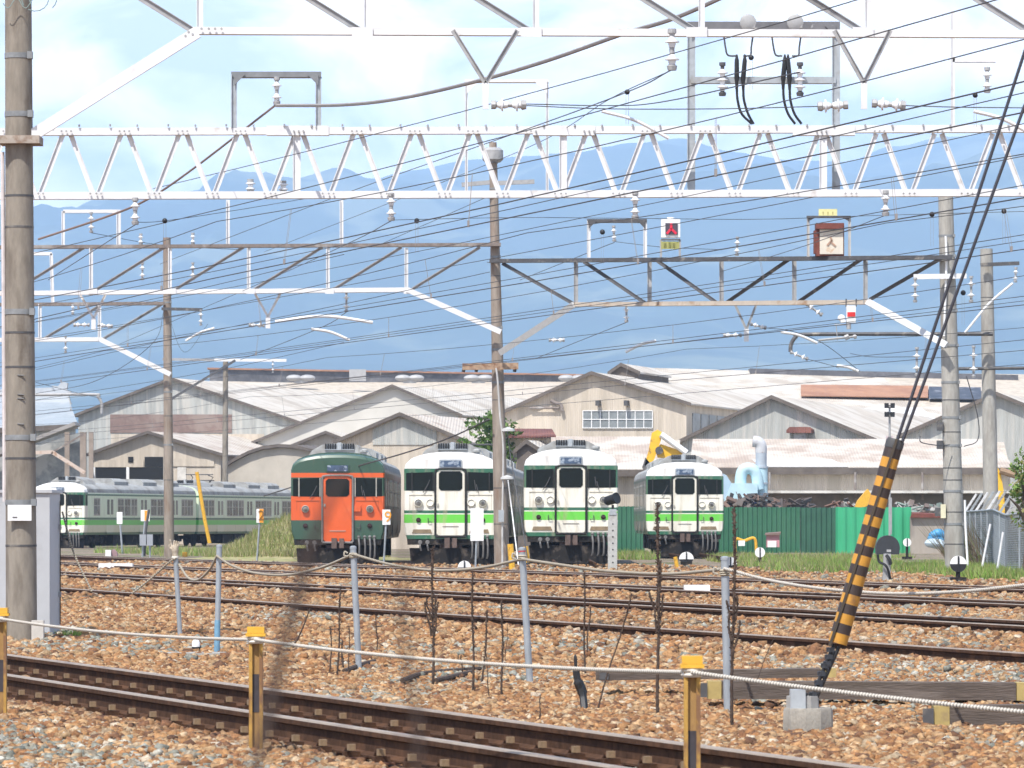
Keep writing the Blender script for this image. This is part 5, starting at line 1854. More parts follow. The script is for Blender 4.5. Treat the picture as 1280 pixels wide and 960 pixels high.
INS = [((840, 36), (840, 88), 54.9, 'big disc insulator hanging under the top beam left of the tall cable frame'), ((346, 96), (346, 131), 75, 'disc insulator hanging inside the left portal frame'),
 ((489, 241), (489, 276), 75, 'disc insulator under the zigzag truss, left of the middle pole'), ((794, 239), (794, 274), 75, 'disc insulator under zigzag truss, directly above dark topped portal'), ((1107, 238), (1107, 270), 75, 'disc insulator under zigzag truss, left of the right grey pole'),
 ((169, 247), (169, 281), 75, 'disc insulator under zigzag truss near the thick left pole'), ((114, 265), (114, 291), 137, 'small disc insulator inside the white mast frame at left'), ((433, 364), (433, 390), 137, 'small disc insulator under left rear gantry near the brace'),
 ((783, 380), (783, 403), 133, 'small disc insulator under right dark truss near its left end'), ((767, 282), (768, 302), 133, 'small disc insulator inside the dark topped portal'), ((178, 328), (178, 350), 150, 'small disc insulator left of the slim pole top'), ((241, 328), (241, 350), 150, 'small disc insulator right of the slim pole top'),
 ((91, 380), (91, 393), 178, 'tiny disc insulator beside the small left V hanger'), ((82, 420), (82, 441), 180, 'tiny disc insulator under the farthest left gantry'), ((251, 387), (251, 407), 180, 'tiny disc insulator at the end of slim pole crossarm'), ((341, 451), (341, 466), 285, 'tiny disc insulator at the white end of thin pole crossarm'),
 ((1234, 84), (1234, 116), 79, 'disc insulator on the thin white mast at right'), ((1144, 347), (1144, 378), 123.6, 'disc insulator on left end of the right pole crossarm'), ((1214, 345), (1214, 378), 123.6, 'disc insulator on right end of the right pole crossarm'), ((1270, 334), (1269, 353), 144.5, 'disc insulator on the smooth pole crossarm'),
 ((1146, 434), (1146, 470), 123.6, 'lower disc insulator hanging left of the right grey pole'), ((1217, 432), (1217, 472), 123.6, 'lower disc insulator hanging between the two right poles'), ((313, 224), (313, 240), 75.2, 'stubby insulator on truss lower chord left of a splice'), ((354, 226), (354, 240), 75.2, 'stubby insulator on truss lower chord at the splice'),
 ((176, 292), (176, 306), 137, 'stubby black insulator on left gantry near the slim pole'), ((241, 291), (241, 306), 137, 'stubby black insulator on left gantry right of slim pole'), ((922, 296), (921, 320), 130, 'stubby insulator on the dark truss between the two signs'), ((683, 268), (683, 268.5), 75, '')]
for it in INS:
    if it[3]:
        insulator(*it)
for a, b, d, lb in (((614, 131), (658, 131), 54.7, 'horizontal disc pair beside the left V hanger'), ((1060, 131), (1022, 133), 54.7, 'horizontal disc pair on left side of the right V hanger'), ((1090, 129), (1132, 132), 54.7, 'horizontal disc pair on right side of the right V hanger'),
  ((122, 406), (141, 408), 137, 'small horizontal discs right of the leftmost small V hanger'), ((112, 406), (92, 406), 137, 'small horizontal discs left of the leftmost small V hanger'), ((331, 407), (311, 406), 137, 'small horizontal discs beside the V hanger with white arm'), ((927, 419), (904, 419), 130, 'small horizontal discs left of the right small V hanger'), ((938, 405), (958, 410), 130, 'small horizontal discs right of the right small V hanger'), ((686, 425), (706, 425), 133, 'small horizontal discs hanging free right of the middle pole'),
  ((1008, 380), (1028, 394), 129, 'slanted disc pair under dark truss beside red striped box'), ((988, 440), (1010, 449), 140, 'slanted disc pair below the dark cantilever pipe')):
    insulator(a, b, d, lb)

# ---- registration arms
for a, b, d, r, mt, lb in (((752, 139), (836, 173), 60, .02, white_steel, 'white registration arm hanging behind the truss near the middle'), ((1217, 139), (1290, 168), 58, .022, white_steel, 'white registration arm at the right edge below thin mast'), ((344, 402), (466, 403), 136.6, .045, white_steel, 'long white arm beside the small V hanger'), ((389, 411), (437, 425), 140, .04, white_steel, 'curved short white arm under left rear gantry'),
   ((782, 440), (820, 426), 133, .04, white_steel, 'short white arm slanting right of the middle pole'), ((232, 426), (268, 410), 176, .04, white_steel, 'short white arm slanting right of slim pole'), ((976, 415), (1022, 429), 130, .035, white_steel, 'white curved arm beside the dark cantilever pipe'), ((1046, 457), (1073, 464), 136, .04, white_steel, 'white arm tip just above the dark roof monitor'), ((1206, 416), (1266, 354), 144, .035, white_steel, 'white slanting rod between the two right poles')):
    p, q = P(*a, d), P(*b, d)
    m_ = p.lerp(q, .5) + Vector((0, 0, .06 * (q - p).length))
    tag(MB().tube(curve_pts([p, m_, q], 6), r, 8).build('registration_arm', mt, None, p), lb, 'arm', 'white registration arms')
t = empty('cantilever_pipe', P(1240, 418, 144.4), 'dark cantilever pipe from the smooth pole curving down at its left end', 'cantilever')
MB().tube(curve_pts([P(988, 440, 144.4), P(989, 430, 144.4), P(995, 421, 144.4), P(1006, 418, 144.4), P(1120, 417.5, 144.4), P(1241, 417.5, 144.4)], 6), .06, 8).build('pipe', dark_steel, t)
t = empty('cantilever_pipe', P(1240, 460, 144.4), 'lower dark pipe between the two right poles', 'cantilever')
MB().tube([P(1197, 461, 144.4), P(1290, 460, 144.4)], .05, 8).build('pipe', dark_steel, t)

# ---- cable terminations on the tall portal
for k, (px, lean) in enumerate(((921, 0), (929, 2), (979, 2), (987, -2))):
    t = empty('cable_termination', P(px, 70, 75.3), ('black cable end, first of four on the tall portal', 'black cable end, second of four on the tall portal', 'black cable end, third of four on the tall portal', 'black cable end, last of four on the tall portal')[k], 'cable end', 'black cable ends')
    MB().tube([P(px + lean, 68, 75.3), P(px + lean, 76, 75.3), P(px, 98, 75.3), P(px, 102, 75.3), P(px, 112, 75.3)], [.012, .035, .04, .03, .022], 8).build('sleeve', black_iron, t)
    bx = 940 + k * 2 if k < 2 else 994 + (k - 2) * 8
    MB().tube(curve_pts([P(px, 110, 75.3), P(px + 1, 125, 75.3), P(px + 6, 142, 75.3), P(bx, 155, 75.3)], 6), .02, 8).build('cable', black_iron, t)
for k, (x0, x1) in enumerate(((905, 921), (941, 929), (965, 978), (1001, 990))):
    pts = [P(x0, 46, 75.3), P(x0 + (2 if x0 < x1 else -2), 60, 75.3), P(x0 + (5 if x0 < x1 else -3), 69, 75.3), P(x1, 70, 75.3)]
    tag(MB().tube(curve_pts(pts, 6), .014, 6).build('jumper_wire', wire_dark, None, pts[0]), ('black jumper loop at the first cable end of tall portal', 'black jumper loop at the second cable end of tall portal', 'black jumper loop at the third cable end of tall portal', 'black jumper loop at the last cable end of tall portal')[k], 'jumper wire', 'jumper loops on the tall portal')
for px, lb in ((903, 'slim white arrester hanging left of the first black cable end'), (1000, 'slim white arrester hanging right of the last black cable end')):
    insulator((px, 78), (px, 120), 75.3, lb, 3, dark=True)
for px, lb in ((935, 'round grey sheave on tall portal top bar, left one'), (994, 'round grey sheave on tall portal top bar, right one')):
    t = MB()
    t.lathe([(.09, -.05), (.13, -.03), (.13, .03), (.09, .05)], P(px, 28, 75.2), (0, 1, 0), 14)
    t.box(P(px + 4, 32, 75.2), (.12, .08, .08))
    tag(t.build('sheave', mid_steel, None, P(px, 28, 75.2)), lb, 'sheave', 'sheaves on the tall portal')

# ================================================================= OVERHEAD WIRES
def wpt(C, s, d, sl_=3.35, dz=0.0):
    return Vector((C - d / sl_, d, CAMZ + s * C + dz))
SUP = [30, 75, 131, 181, 235, 290]
def catenary(C, sc, sm, d0, d1, label, rc=.0075, rm=.006, swing=.25):
    t = empty('catenary', wpt(C, sc, d0), label, 'catenary', 'catenary wires over the tracks')
    sups = [d0] + [q for q in SUP if d0 + 8 < q < d1 - 8] + [d1]
    cp, mp_ = [], []
    dr = MB()
    for k, (a, b) in enumerate(zip(sups, sups[1:])):
        n = 10
        for i in range(n + (b == sups[-1])):
            f = i / n
            d = a + (b - a) * f
            zig = (1 - 2 * f) * swing * (1 if k % 2 else -1)
            p = wpt(C + zig, sc, d)
            p.z = CAMZ + sc * C
            q = wpt(C + zig * .5, sm, d)
            q.z = CAMZ + sm * C - 4 * min(.35, (sm - sc) * C * .35) * f * (1 - f) * ((b - a) / 50) ** 1.2
            cp.append(p)
            mp_.append(q)
            if 0 < i < n and i % 2:
                for e in (-.16, .16):
                    dr.tube([p + Vector((0, e, .01)), q + Vector((0, e, 0))], .0035, 4)
                dr.box(p + ZUP * .03, (.03, .1, .08))
    MB().tube(cp, rc, 6).build('contact_wire', wire_dark, t)
    MB().tube(mp_, rm, 6).build('messenger_wire', wire_dark, t)
    tag(dr.build('droppers', wire_grey, t), kind='stuff')
catenary(17.9, .2115, .262, 20, 110, 'double overhead wires with droppers crossing the upper right, second track')
catenary(22.5, .167, .2005, 24, 140, 'double overhead wires with droppers crossing below the zigzag truss, third track')
catenary(28.1, .141, .166, 28, 185, 'double overhead wires with droppers crossing the dark right truss, fourth track')
catenary(34.2, .112, .131, 32, 230, 'lowest double overhead wires with droppers, over the farthest crossing track')
catenary(44.0, .088, .107, 50, 300, 'faint double overhead wires low over the shed roofs at left')

def wire(name, pts, r, label, mat=wire_dark, cat='overhead wire', group='single overhead wires', smooth=True):
    p = [P(*q) for q in pts]
    tag(MB().tube(curve_pts(p, 8) if smooth and len(p) > 2 else p, r * (.75 if name == 'span_wire' else 1), 6).build(name, mat, None, p[0]), label, cat, group)
for C, s, d0, d1, lb, r in ((17.9, .2375, 38, 100, 'long single wire rising from the truss to the upper right edge', .011), (17.9, .284, 40, 95, 'single wire rising behind the top beam toward the upper right corner', .009), (22.5, .2295, 47, 125, 'thin single wire rising just under the zigzag truss', .009), (28.1, .195, 60, 160, 'thin single wire above the dark right truss', .009), (34.2, .150, 75, 200, 'thin feeder wire crossing both signs on the dark truss', .009)):
    d0 = C * 1.15
    p = [wpt(C, s, d0 + (d1 - d0) * i / 10, dz=-.25 * math.sin(i / 10 * math.pi)) for i in range(11)]
    tag(MB().tube(p, r * .72, 6).build('overhead_wire', wire_dark, None, p[0]), lb, 'overhead wire', 'single overhead wires')
for C, s, d0, d1, lb, r in ((17.9, .31, 44, 80, 'faint wire high behind the tall cable frame', .008), (22.5, .215, 50, 130, 'faint wire rising parallel below the truss splice', .007), (22.5, .182, 56, 150, 'faint wire between the truss and dark right beam', .007), (28.1, .155, 70, 180, 'faint wire rising past the dark topped portal', .008), (34.2, .122, 84, 220, 'faint low wire just above the far shed roofs', .009), (44.0, .098, 110, 300, 'faint wire low at left crossing the slim pole', .010), (44.0, .118, 110, 300, 'faint wire at left above the farthest left gantry', .010), (54.0, .085, 130, 330, 'very faint wire low at far left behind the thick pole', .011)):
    d0 = C * 1.15
    p = [wpt(C, s, d0 + (d1 - d0) * i / 10, dz=-.3 * math.sin(i / 10 * math.pi)) for i in range(11)]
    tag(MB().tube(p, r * .72, 6).build('overhead_wire', wire_dark, None, p[0]), lb, 'overhead wire', 'single overhead wires')
wire('feeder_cable', [(48, 299, 80), (130, 272, 79), (183, 250, 78), (240, 212, 77), (345, 131, 75)], .018, 'brown cable running down left from the portal frame insulator', M('brown_cable', (.22, .16, .14), .6))
wire('feeder_cable', [(345, 132, 75), (430, 131, 72), (500, 123, 69), (590, 103, 65), (680, 77, 62), (780, 42, 59), (850, 20, 57), (960, -30, 55)], .026, 'thick grey feeder cable sweeping up right across the sky', wire_grey)
wire('span_wire', [(658, 132, 54.7), (760, 136, 54.7), (900, 136, 54.7), (1022, 133, 54.7)], .008, 'taut horizontal wire between the two V hangers below top beam')
wire('span_wire', [(658, 130, 54.7), (760, 132, 54.7), (830, 127, 50), (1000, 90, 42)], .008, 'wire from left V hanger discs bending up to the right')
wire('span_wire', [(1132, 132, 54.7), (1200, 134, 54.7), (1300, 135, 54.7)], .008, 'taut horizontal wire right of the right V hanger')
wire('span_wire', [(840, 87, 55), (784, 115, 60), (640, 168, 75), (420, 246, 110), (200, 330, 150)], .010, 'wire falling to the left from the big insulator under top beam')
wire('span_wire', [(841, 87, 55), (760, 125, 66), (680, 175, 80), (560, 225, 105), (330, 315, 140)], .008, 'second thinner wire falling left from the big top insulator')
wire('span_wire', [(489, 276, 75), (440, 302, 95), (330, 352, 130), (150, 430, 180)], .010, 'wire falling left from insulator under truss at centre left')
wire('span_wire', [(489, 275, 75), (640, 272, 76), (794, 273, 75)], .006, 'thin level wire between two insulators under the truss')
wire('span_wire', [(794, 273, 75), (950, 274, 76), (1107, 269, 75), (1290, 264, 75)], .006, 'thin level wire right of the dark topped portal insulator')
wire('span_wire', [(1107, 269, 75), (1010, 306, 95), (900, 340, 120)], .009, 'wire falling left from insulator near the right grey pole')
wire('span_wire', [(169, 281, 75), (130, 305, 85), (60, 350, 100)], .010, 'wire falling left from insulator near the thick pole')
wire('span_wire', [(169, 278, 75), (206, 276, 76), (300, 262, 80), (430, 240, 90)], .007, 'thin level wire right from insulator near the thick pole')
wire('span_wire', [(114, 291, 137), (200, 306, 140), (300, 312, 145)], .012, 'thin wire drooping right from the mast frame insulator')
wire('span_wire', [(433, 390, 137), (400, 410, 150), (300, 450, 200)], .014, 'wire falling left from insulator near the brace end')
wire('span_wire', [(783, 403, 133), (740, 420, 145), (670, 448, 170)], .013, 'wire falling left from insulator under the dark truss')
wire('span_wire', [(768, 303, 133), (735, 316, 140), (650, 350, 160)], .013, 'wire falling left inside the dark topped portal')
wire('span_wire', [(768, 302, 133), (830, 309, 132), (900, 312, 130)], .010, 'thin brown wire passing the illuminated sign')
wire('span_wire', [(45, 402, 137), (200, 372, 125), (430, 318, 110)], .010, 'long thin wire crossing the slim pole and left rear gantry')
wire('span_wire', [(45, 462, 180), (210, 425, 160), (430, 380, 140), (612, 340, 128)], .012, 'long thin wire crossing left gantry diagonals to middle pole')
wire('span_wire', [(45, 492, 200), (120, 476, 180), (190, 430, 170), (205, 388, 180)], .014, 'slack dark wire looping from the slim pole to the left')
wire('span_wire', [(45, 500, 210), (260, 465, 190), (430, 428, 170)], .012, 'thin low wire across the slim pole above shed roof')
wire('span_wire', [(616, 243, 137), (560, 268, 145), (470, 308, 160)], .012, 'thin wire falling left from the middle pole upper crossarm')
wire('span_wire', [(1063, 442, 136), (1090, 446, 132), (1144, 446, 124)], .012, 'slack wire into the right pole lower insulator')
wire('span_wire', [(1010, 449, 140), (1040, 457, 139), (1048, 460, 138)], .012, 'short wire from slanted discs below the cantilever pipe')
wire('span_wire', [(958, 410, 130), (990, 414, 130), (1030, 430, 133), (1075, 464, 138)], .012, 'wire falling right from the right small V hanger')
wire('span_wire', [(260, 405, 178), (230, 440, 170), (209, 388, 181)], .010, 'short slack wire beside slim pole crossarm')
wire('service_wire', [(612, 524, 136.6), (560, 548, 140), (500, 568, 146), (440, 585, 150), (330, 620, 170)], .022, 'twisted dark service cable drooping left from the middle pole', M('black_service', (.08, .07, .07), .7))
wire('service_wire', [(1150, 545, 123), (1152, 553, 123), (1175, 557, 123.4), (1187, 556, 123.6)], .014, 'thin cable hooking round left of the right grey pole')
wire('service_wire', [(1208, 470, 124), (1222, 520, 124), (1222, 550, 124), (1205, 558, 123.8)], .014, 'thin cable hanging between the two right poles')
wire('service_wire', [(634, 540, 136), (639, 575, 136), (652, 650, 135), (660, 706, 133)], .016, 'white guy cable right of the middle pole')
wire('service_wire', [(635, 600, 136), (640, 640, 136), (648, 706, 135)], .018, 'second white guy cable right of the middle pole', white_plate)
wire('service_wire', [(45, 478, 195), (100, 492, 210), (127, 498, 225)], .012, 'thin wire down to curved brown cantilever arm')
for px, py, d, lb in ((784, 115, 60, 'dark clamp ball on wire below the top beam'), (939, 72, 75, 'dark clamp ball between the cable ends'), (1219, 119, 70, 'dark clamp ball at right below thin mast'), (1165, 268, 90, 'dark clamp ball at the right pole head'), (1255, 264, 75, 'dark clamp ball at the right edge below truss'), (206, 276, 76, 'dark clamp ball above the slim pole'), (753, 290, 130, 'dark clamp ball at the dark topped portal'), (521, 276, 80, 'dark clamp ball left of middle pole under truss'), (1204, 366, 124, 'dark clamp ball between the two right poles')):
    mb = MB()
    mb.ball(P(px, py, d), 3.4 / F * d)
    mb.mat(1)
    mb.tube([P(px - 1.5, py, d), P(px - 1.5, py + 40, d)], .003, 4)
    mb.tube([P(px + 1.5, py, d), P(px + 1.5, py + 40, d)], .003, 4)
    tag(mb.build('wire_clamp', [black_iron, wire_grey], None, P(px, py, d)), lb, 'clamp', 'dark clamps on the wires')

# ================================================================= SIGNALS AND SIGNS ON THE GANTRY
SREF = [838]
def SG(px, py, f=-.3):
    d_ = PD(SREF[0], py).y
    return P(px, py, d_) + Vector((0, f, 0))
SC = 130 / F
t = empty('route_signal', SG(838, 322), 'white boxed signal showing a red forked sign over yellow plate', 'signal')
mb = MB()
for px in (826, 849.5):
    mb.bar(SG(px, 322, -.15), SG(px, 300, -.15), .06, .06)
mb.bar(SG(826, 300, -.15), SG(850, 300, -.15), .05, .06)
mb.build('stand', mid_steel, t)
mb = MB()
c = SG(838, 286, -.1)
mb.box(c, (24 * SC, .3, 23 * SC))
mb.lathe([(.1, 0), (.1, .06)], c + ZUP * (11.4 * SC), n=12)
mb.build('housing', white_plate, t)
c2 = SG(839, 286.8, -.27)
MB().box(c2, (15.5 * SC, .03, 14.5 * SC)).build('display', M('dark_display', (.07, .06, .08), .4), t)
mb = MB()
def stroke(a, b, w_, off=-.30):
    mb.bar(SG(*a, off), SG(*b, off), w_ * SC, .02)
stroke((838.5, 280), (838.5, 287), 3)
stroke((838.5, 286.5), (833, 293), 3)
stroke((838.5, 286.5), (845, 293), 3)
mb.build('red_symbol', emis('red_lamp', (.55, .02, .05), .25), t)
yp = M('yellow_green_plate', (.34, .34, .11), .6, 0, .15, 9)
MB().box(SG(837.5, 307, -.17), (23 * SC, .03, 9.5 * SC)).build('yellow_plate', yp, t)
mb = MB()
for px in (831, 837, 842):
    for dx, dy, w_, h_ in ((0, -2.2, 3.4, .9), (0, 0, 3.0, .9), (0, 2.2, 3.4, .9), (-.9, 0, .9, 5), (1.1, 0, .9, 5)):
        mb.box(SG(px + dx, 307 + dy, -.19 - .002 * abs(dx)), (w_ * SC, .012, h_ * SC))
mb.build('plate_marks', M('plate_marks', (.22, .22, .07), .7), t)

SREF[0] = 1037
t = empty('lantern_signal', SG(1037, 320), 'old rusty white lantern box with faded brown character and yellow plate above', 'signal')
mb = MB()
pfm = M('pale_frame', (.5, .48, .45), .6, 0, .1, 4)
for px in (1010, 1061.5):
    MB().angle(SG(px, 321, -.1), SG(px, 271, -.1), 3.4 * SC, .06, .015).build('frame_leg', pfm, t)
mb = MB()
mb.bar(SG(1008, 271.5, -.12), SG(1063, 271.5, -.12), 2.6 * SC, .1)
for px, s in ((1010, 1), (1061, -1)):
    mb.prism([SG(px, 272, -.15), SG(px + 10 * s, 272, -.15), SG(px, 277, -.15)], (0, .02, 0))
mb.build('top_bar', dark_steel, t)
MB().box(SG(1034.5, 266, -.12), (22.5 * SC, .03, 8.5 * SC)).build('yellow_plate', M('pale_yellow_plate', (.68, .64, .30), .6, 0, .1, 5), t)
mb = MB()
for px in (1028.5, 1034.5, 1040.5):
    mb.box(SG(px, 265.5, -.14), (1.6 * SC, .012, .8 * SC))
    mb.box(SG(px, 267.3, -.142), (.8 * SC, .012, 2.6 * SC))
mb.build('plate_marks', M('faint_marks', (.42, .38, .16), .7), t)
rust_red = M('dark_red_rust', (.17, .05, .035), .85, 0, .25, 8)
mb = MB()
mb.box(SG(1037, 300, 0), (34 * SC, .5, 40 * SC))
mb.box(SG(1036, 283.5, -.1), (33 * SC, .62, 7 * SC))
mb.box(SG(1018.5, 303, -.05), (3 * SC, .3, 28 * SC))
mb.build('lantern_box', rust_red, t)
MB().box(SG(1038.5, 303, -.27), (28.5 * SC, .04, 30 * SC)).build('faded_face', M('faded_lantern_face', (.66, .60, .50), .6, 0, .1, 3, (.50, .27, .11), .56, .70, 2.2), t)
mb = MB()
stroke((1037, 297), (1039, 301.5), 2.2)
stroke((1039, 301), (1033, 307.5), 2.2)
stroke((1037.5, 303), (1043.5, 308.5), 2.2)
mb.build('faded_character', M('faded_brown_ink', (.42, .27, .19), .8), t)

SREF[0] = 1063
t = empty('striped_box', SG(1063, 380), 'small white box with red band hanging under the right dark truss', 'equipment box')
MB().box(SG(1063, 393, -.2), (11 * SC, .2, 20.5 * SC)).build('casing', white_plate, t)
MB().box(SG(1063, 393.6, -.31), (9.5 * SC, .03, 5.5 * SC)).build('red_band', M('red_band', (.65, .03, .03), .4), t)
mb = MB()
for px in (1057, 1069.5):
    mb.bar(SG(px, 374, -.2), SG(px, 383, -.2), .03, .05)
mb.bar(SG(1056, 383, -.2), SG(1070, 383, -.2), .03, .06)
mb.lathe([(.06, 0), (.06, .2)], SG(1060, 409, -.2), n=8)
mb.build('hanger', dark_steel, t)
mb = MB()
mb.ball(SG(1051, 398, -.25), 4.2 * SC, (1.1, .8, 1.0))
mb.box(SG(1053, 402, -.25), (6 * SC, .12, 3 * SC))
mb.build('lamp_head', white_plate, t)
mb = MB()
for a, b, r in (((1042, 407), (1062, 406), .02), ((1022, 426), (1070, 421), .03), ((1055, 423), (1060, 421), .07), ((1066, 422), (1069, 421), .06), ((1044, 406), (1046, 426), .012), ((1060, 404), (1060, 412), .06)):
    mb.tube([SG(*a, -.3), SG(*b, -.3)], r, 6)
tag(mb.build('wire_tensioner', mid_steel, None, SG(1060, 410)), 'cluster of small wire fittings below the red striped box', 'fitting')

# ================================================================= YARD FURNITURE IN FRONT OF THE TRAINS
def ground_at(px, py):
    return G(px, py)
def disc_marker(px, py, d, r, label, half=False, base=True):
    """dwarf shunting marker: disc white above, black below, dark divider"""
    c = P(px, py, d)
    t = empty('shunting_disc', Vector((c.x, d, 0)), label, 'dwarf signal', 'white shunting discs by the tracks')
    rr = r / F * d
    for nm, a0, a1, m_ in (('white_face', 0, math.pi, white_plate), ('lower_face', math.pi, 2 * math.pi, white_plate if half is None else black_iron)):
        mb = MB()
        pts = [c + Vector((math.cos(a0 + (a1 - a0) * i / 14) * rr, 0, math.sin(a0 + (a1 - a0) * i / 14) * rr)) for i in range(15)]
        if half is True and nm == 'lower_face':
            pts = [c + Vector((x * rr, .01, z * rr)) for x, z in ((-.95, -.02), (-.6, -.62), (.6, -.62), (.95, -.02))]
        mb.prism(pts, (0, .05, 0))
        mb.build(nm, m_, t)
    mb = MB()
    mb.bar(c + Vector((0, -.02, rr * .96)), c + Vector((0, -.02, -rr * .96)), .035, .03)
    mb.build('divider', black_iron, t)
    mb = MB()
    mb.tube([c + Vector((0, .08, 0)), Vector((c.x, d + .08, 0))], .05, 8)
    mb.box(Vector((c.x, d + .08, .06)), (.35, .3, .14))
    mb.build('stand', under_dark, t)
    return t
disc_marker(1198, 705, 107, 10.3, 'round white and black shunting disc in the grass before the right grey pole')
disc_marker(858, 699, 148, 9.2, 'mushroom shaped white shunting disc in front of the farthest back train', half=True)
disc_marker(913, 704, 136, 8.0, 'plain white disc close behind a grey pipe post', half=None)
disc_marker(950, 690.5, 152, 6.3, 'small white disc on dark base near the pink box', half=None)
disc_marker(580.5, 709, 130, 8.2, 'half hidden white disc below the second train', half=None)
disc_marker(1134, 678, 170, 5.2, 'tiny white disc in front of the light green sheets', half=None)

# black loud speaker style signal on post
t = empty('signal_lamp', G(1108, 726), 'black hooded signal head on short post in the grass', 'signal')
q = G(1108, 726)
d = q.y
k = d / F
mb = MB()
mb.bar(q, P(1109, 692, d), .17, .17)
mb.build('post', mid_steel, t)
mb = MB()
ang = [math.pi * i / 10 for i in range(11)]
pts = [P(1110, 684, d) + Vector((math.cos(a_) * 15 * k, 0, math.sin(a_) * 16 * k - .02)) for a_ in ang] + [P(1096, 693, d), P(1124, 693, d)][::1]
mb.prism(pts, (0, .35, 0))
mb.build('hood', M('black_signal_paint', (.03, .033, .038), .55, 0, .2, 6), t)
mb = MB()
mb.box(P(1111, 688.5, d) + Vector((0, -.02, 0)), (.1, .03, .06))
mb.build('plate', mid_steel, t)
mb = MB()
mb.tube(curve_pts([P(1097, 693, d - .1), P(1099, 702, d - .1), P(1106, 706, d - .2), P(1110, 712, d - .2), P(1113, 724, d - .1)], 5), .03, 6)
mb.tube(curve_pts([P(1108, 694, d - .15), P(1112, 700, d - .2), P(1113, 706, d - .2)], 5), .04, 6)
mb.build('cable', black_iron, t)
mb = MB()
mb.tube([P(1114, 668, d + .2), P(1114, 622, d + .2)], .02, 6)
mb.build('rod', mid_steel, t)

# lamp on concrete post
q = G(765.5, 713)
d = q.y
t = empty('track_lamp', q, 'small black lamp on a perforated concrete post right of the third train', 'lamp')
mb = MB()
mb.bar(q, P(766, 641, d), 11.5 * d / F, .16)
mb.build('post', M('pale_concrete_post', (.44, .43, .41), .9, 0, .15, 12, (.33, .31, .28), .55, .7, 3), t)
mb = MB()
for i in range(7):
    mb.lathe([(.022, 0), (.022, .006)], P(766, 655 + i * 8, d) + Vector((0, -.083, 0)), (0, -1, 0), 8)
mb.build('bolt_holes', black_iron, t)
mb = MB()
mb.box(P(766, 640, d), (.2, .2, .16))
mb.build('clamp', grey_steel, t)
mb = MB()
mb.tube([P(766, 638, d), P(766, 631, d)], .035, 8)
mb.lathe([(.09, -.22), (.135, -.16), (.14, .1), (.165, .16), (.165, .2), (.12, .18)], P(764.5, 624.5, d), (.75, -.62, .22), 16)
mb.build('lamp_head', black_iron, t)

def sign(px0, py0, px1, py1, d, label, foot, post=1.2, mat=white_plate, cat='sign', two=False, pm=None, group='small signs by the sidings'):
    c = P((px0 + px1) / 2, (py0 + py1) / 2, d)
    t = empty('track_sign', Vector((c.x, d, 0)), label, cat, group)
    k = d / F
    MB().box(c, (abs(px1 - px0) * k, .03, abs(py1 - py0) * k)).build('plate', mat, t)
    mb = MB()
    b = P(foot, py1, d)
    mb.tube([Vector((b.x, d + .04, -.02)), Vector((c.x if not two else b.x, d + .04, c.z))], post * k, 8)
    mb.build('post', pm or galv_pipe, t)
    return t, c, k
sign(588, 635.5, 604.5, 676, 128, 'blank tall white board on post in front of the second train', 594)
sign(146, 640, 153, 655, 205, 'blank white sign on thin post before the long train', 153)
t, c, k = sign(176, 637.5, 187, 651.5, 203, 'white sign with orange stripe on thin post before the long train', 178)
MB().box(c + Vector((1.2 * k, -.02, 0)), (4 * k, .012, 12.5 * k)).build('orange_stripe', orange_paint, t)
sign(174.5, 668, 182.5, 682, 185, 'low white plate beside dark leaning rod, left of its pair', 178)
sign(183.5, 668, 191, 682, 185, 'low white plate beside dark leaning rod, right of its pair', 187.5)
def digit_sign(px0, py0, px1, py1, d, label, foot, txt):
    t, c, k = sign(px0, py0, px1, py1, d, label, foot)
    w_ = abs(px1 - px0) * k
    MB().box(c + Vector((w_ * .2, -.018, 0)), (w_ * .58, .01, abs(py1 - py0) * k * .98)).build('orange_field' if txt == '2' else 'pale_field', orange_paint if txt == '2' else white_plate, t)
    cu = bpy.data.curves.new('numeral', 'FONT')
    cu.body = txt
    cu.size = abs(py1 - py0) * k * 1.0
    cu.extrude = .004
    cu.align_x = 'CENTER'
    cu.align_y = 'CENTER'
    cu.materials.append(M('brown_numeral', (.25, .12, .02), .6) if txt == '2' else orange_paint)
    tmp = bpy.data.objects.new('numeral_curve', cu)
    me = bpy.data.meshes.new_from_object(tmp)
    bpy.data.objects.remove(tmp)
    o = bpy.data.objects.new('numeral', me)
    col.objects.link(o)
    o.parent = t
    o.location = c + Vector((w_ * .2, -.035, 0)) - Vector(t.location)
    o.rotation_euler = (R(90), 0, 0)
digit_sign(320.5, 636, 329.5, 653.5, 165, 'white sign with numeral on orange field beside the grassy mound', 321, '2')
digit_sign(478, 637, 488, 656, 135, 'white sign with orange numeral at the right side of the orange train', 479, '9')

def rod(name, pts, r, mat, label, cat, group=None):
    p = [P(*q) for q in pts]
    return tag(MB().tube(p, r, 8).build(name, mat, None, p[0]), label, cat, group)
rod('yellow_stake', [(246, 590, 190), (256, 650, 190), (262, 679, 190)], .075, yellow_paint, 'tall yellow pole leaning before the long train', 'pole')
rod('dark_rod', [(186, 637, 186), (182, 665, 186), (180.5, 695, 186)], .05, dark_steel, 'dark rod leaning beside the low white plates', 'rod')
rod('yellow_stake', [(638, 680, 133), (640.5, 712, 133)], .09, yellow_paint, 'yellow stake at the foot of the tall middle pole', 'stake')
rod('yellow_stake', [(657, 683, 134), (660, 703, 134)], .07, yellow_paint, 'short yellow stake just behind grey pipe post top', 'stake')
rod('yellow_stake', [(844, 696, 140), (848, 716, 140)], .06, yellow_paint, 'yellow stake left of the mushroom shaped disc', 'stake')
rod('yellow_stake', [(231, 690, 185), (231, 697, 185)], .1, yellow_paint, 'short yellow marker low before the long train', 'stake')
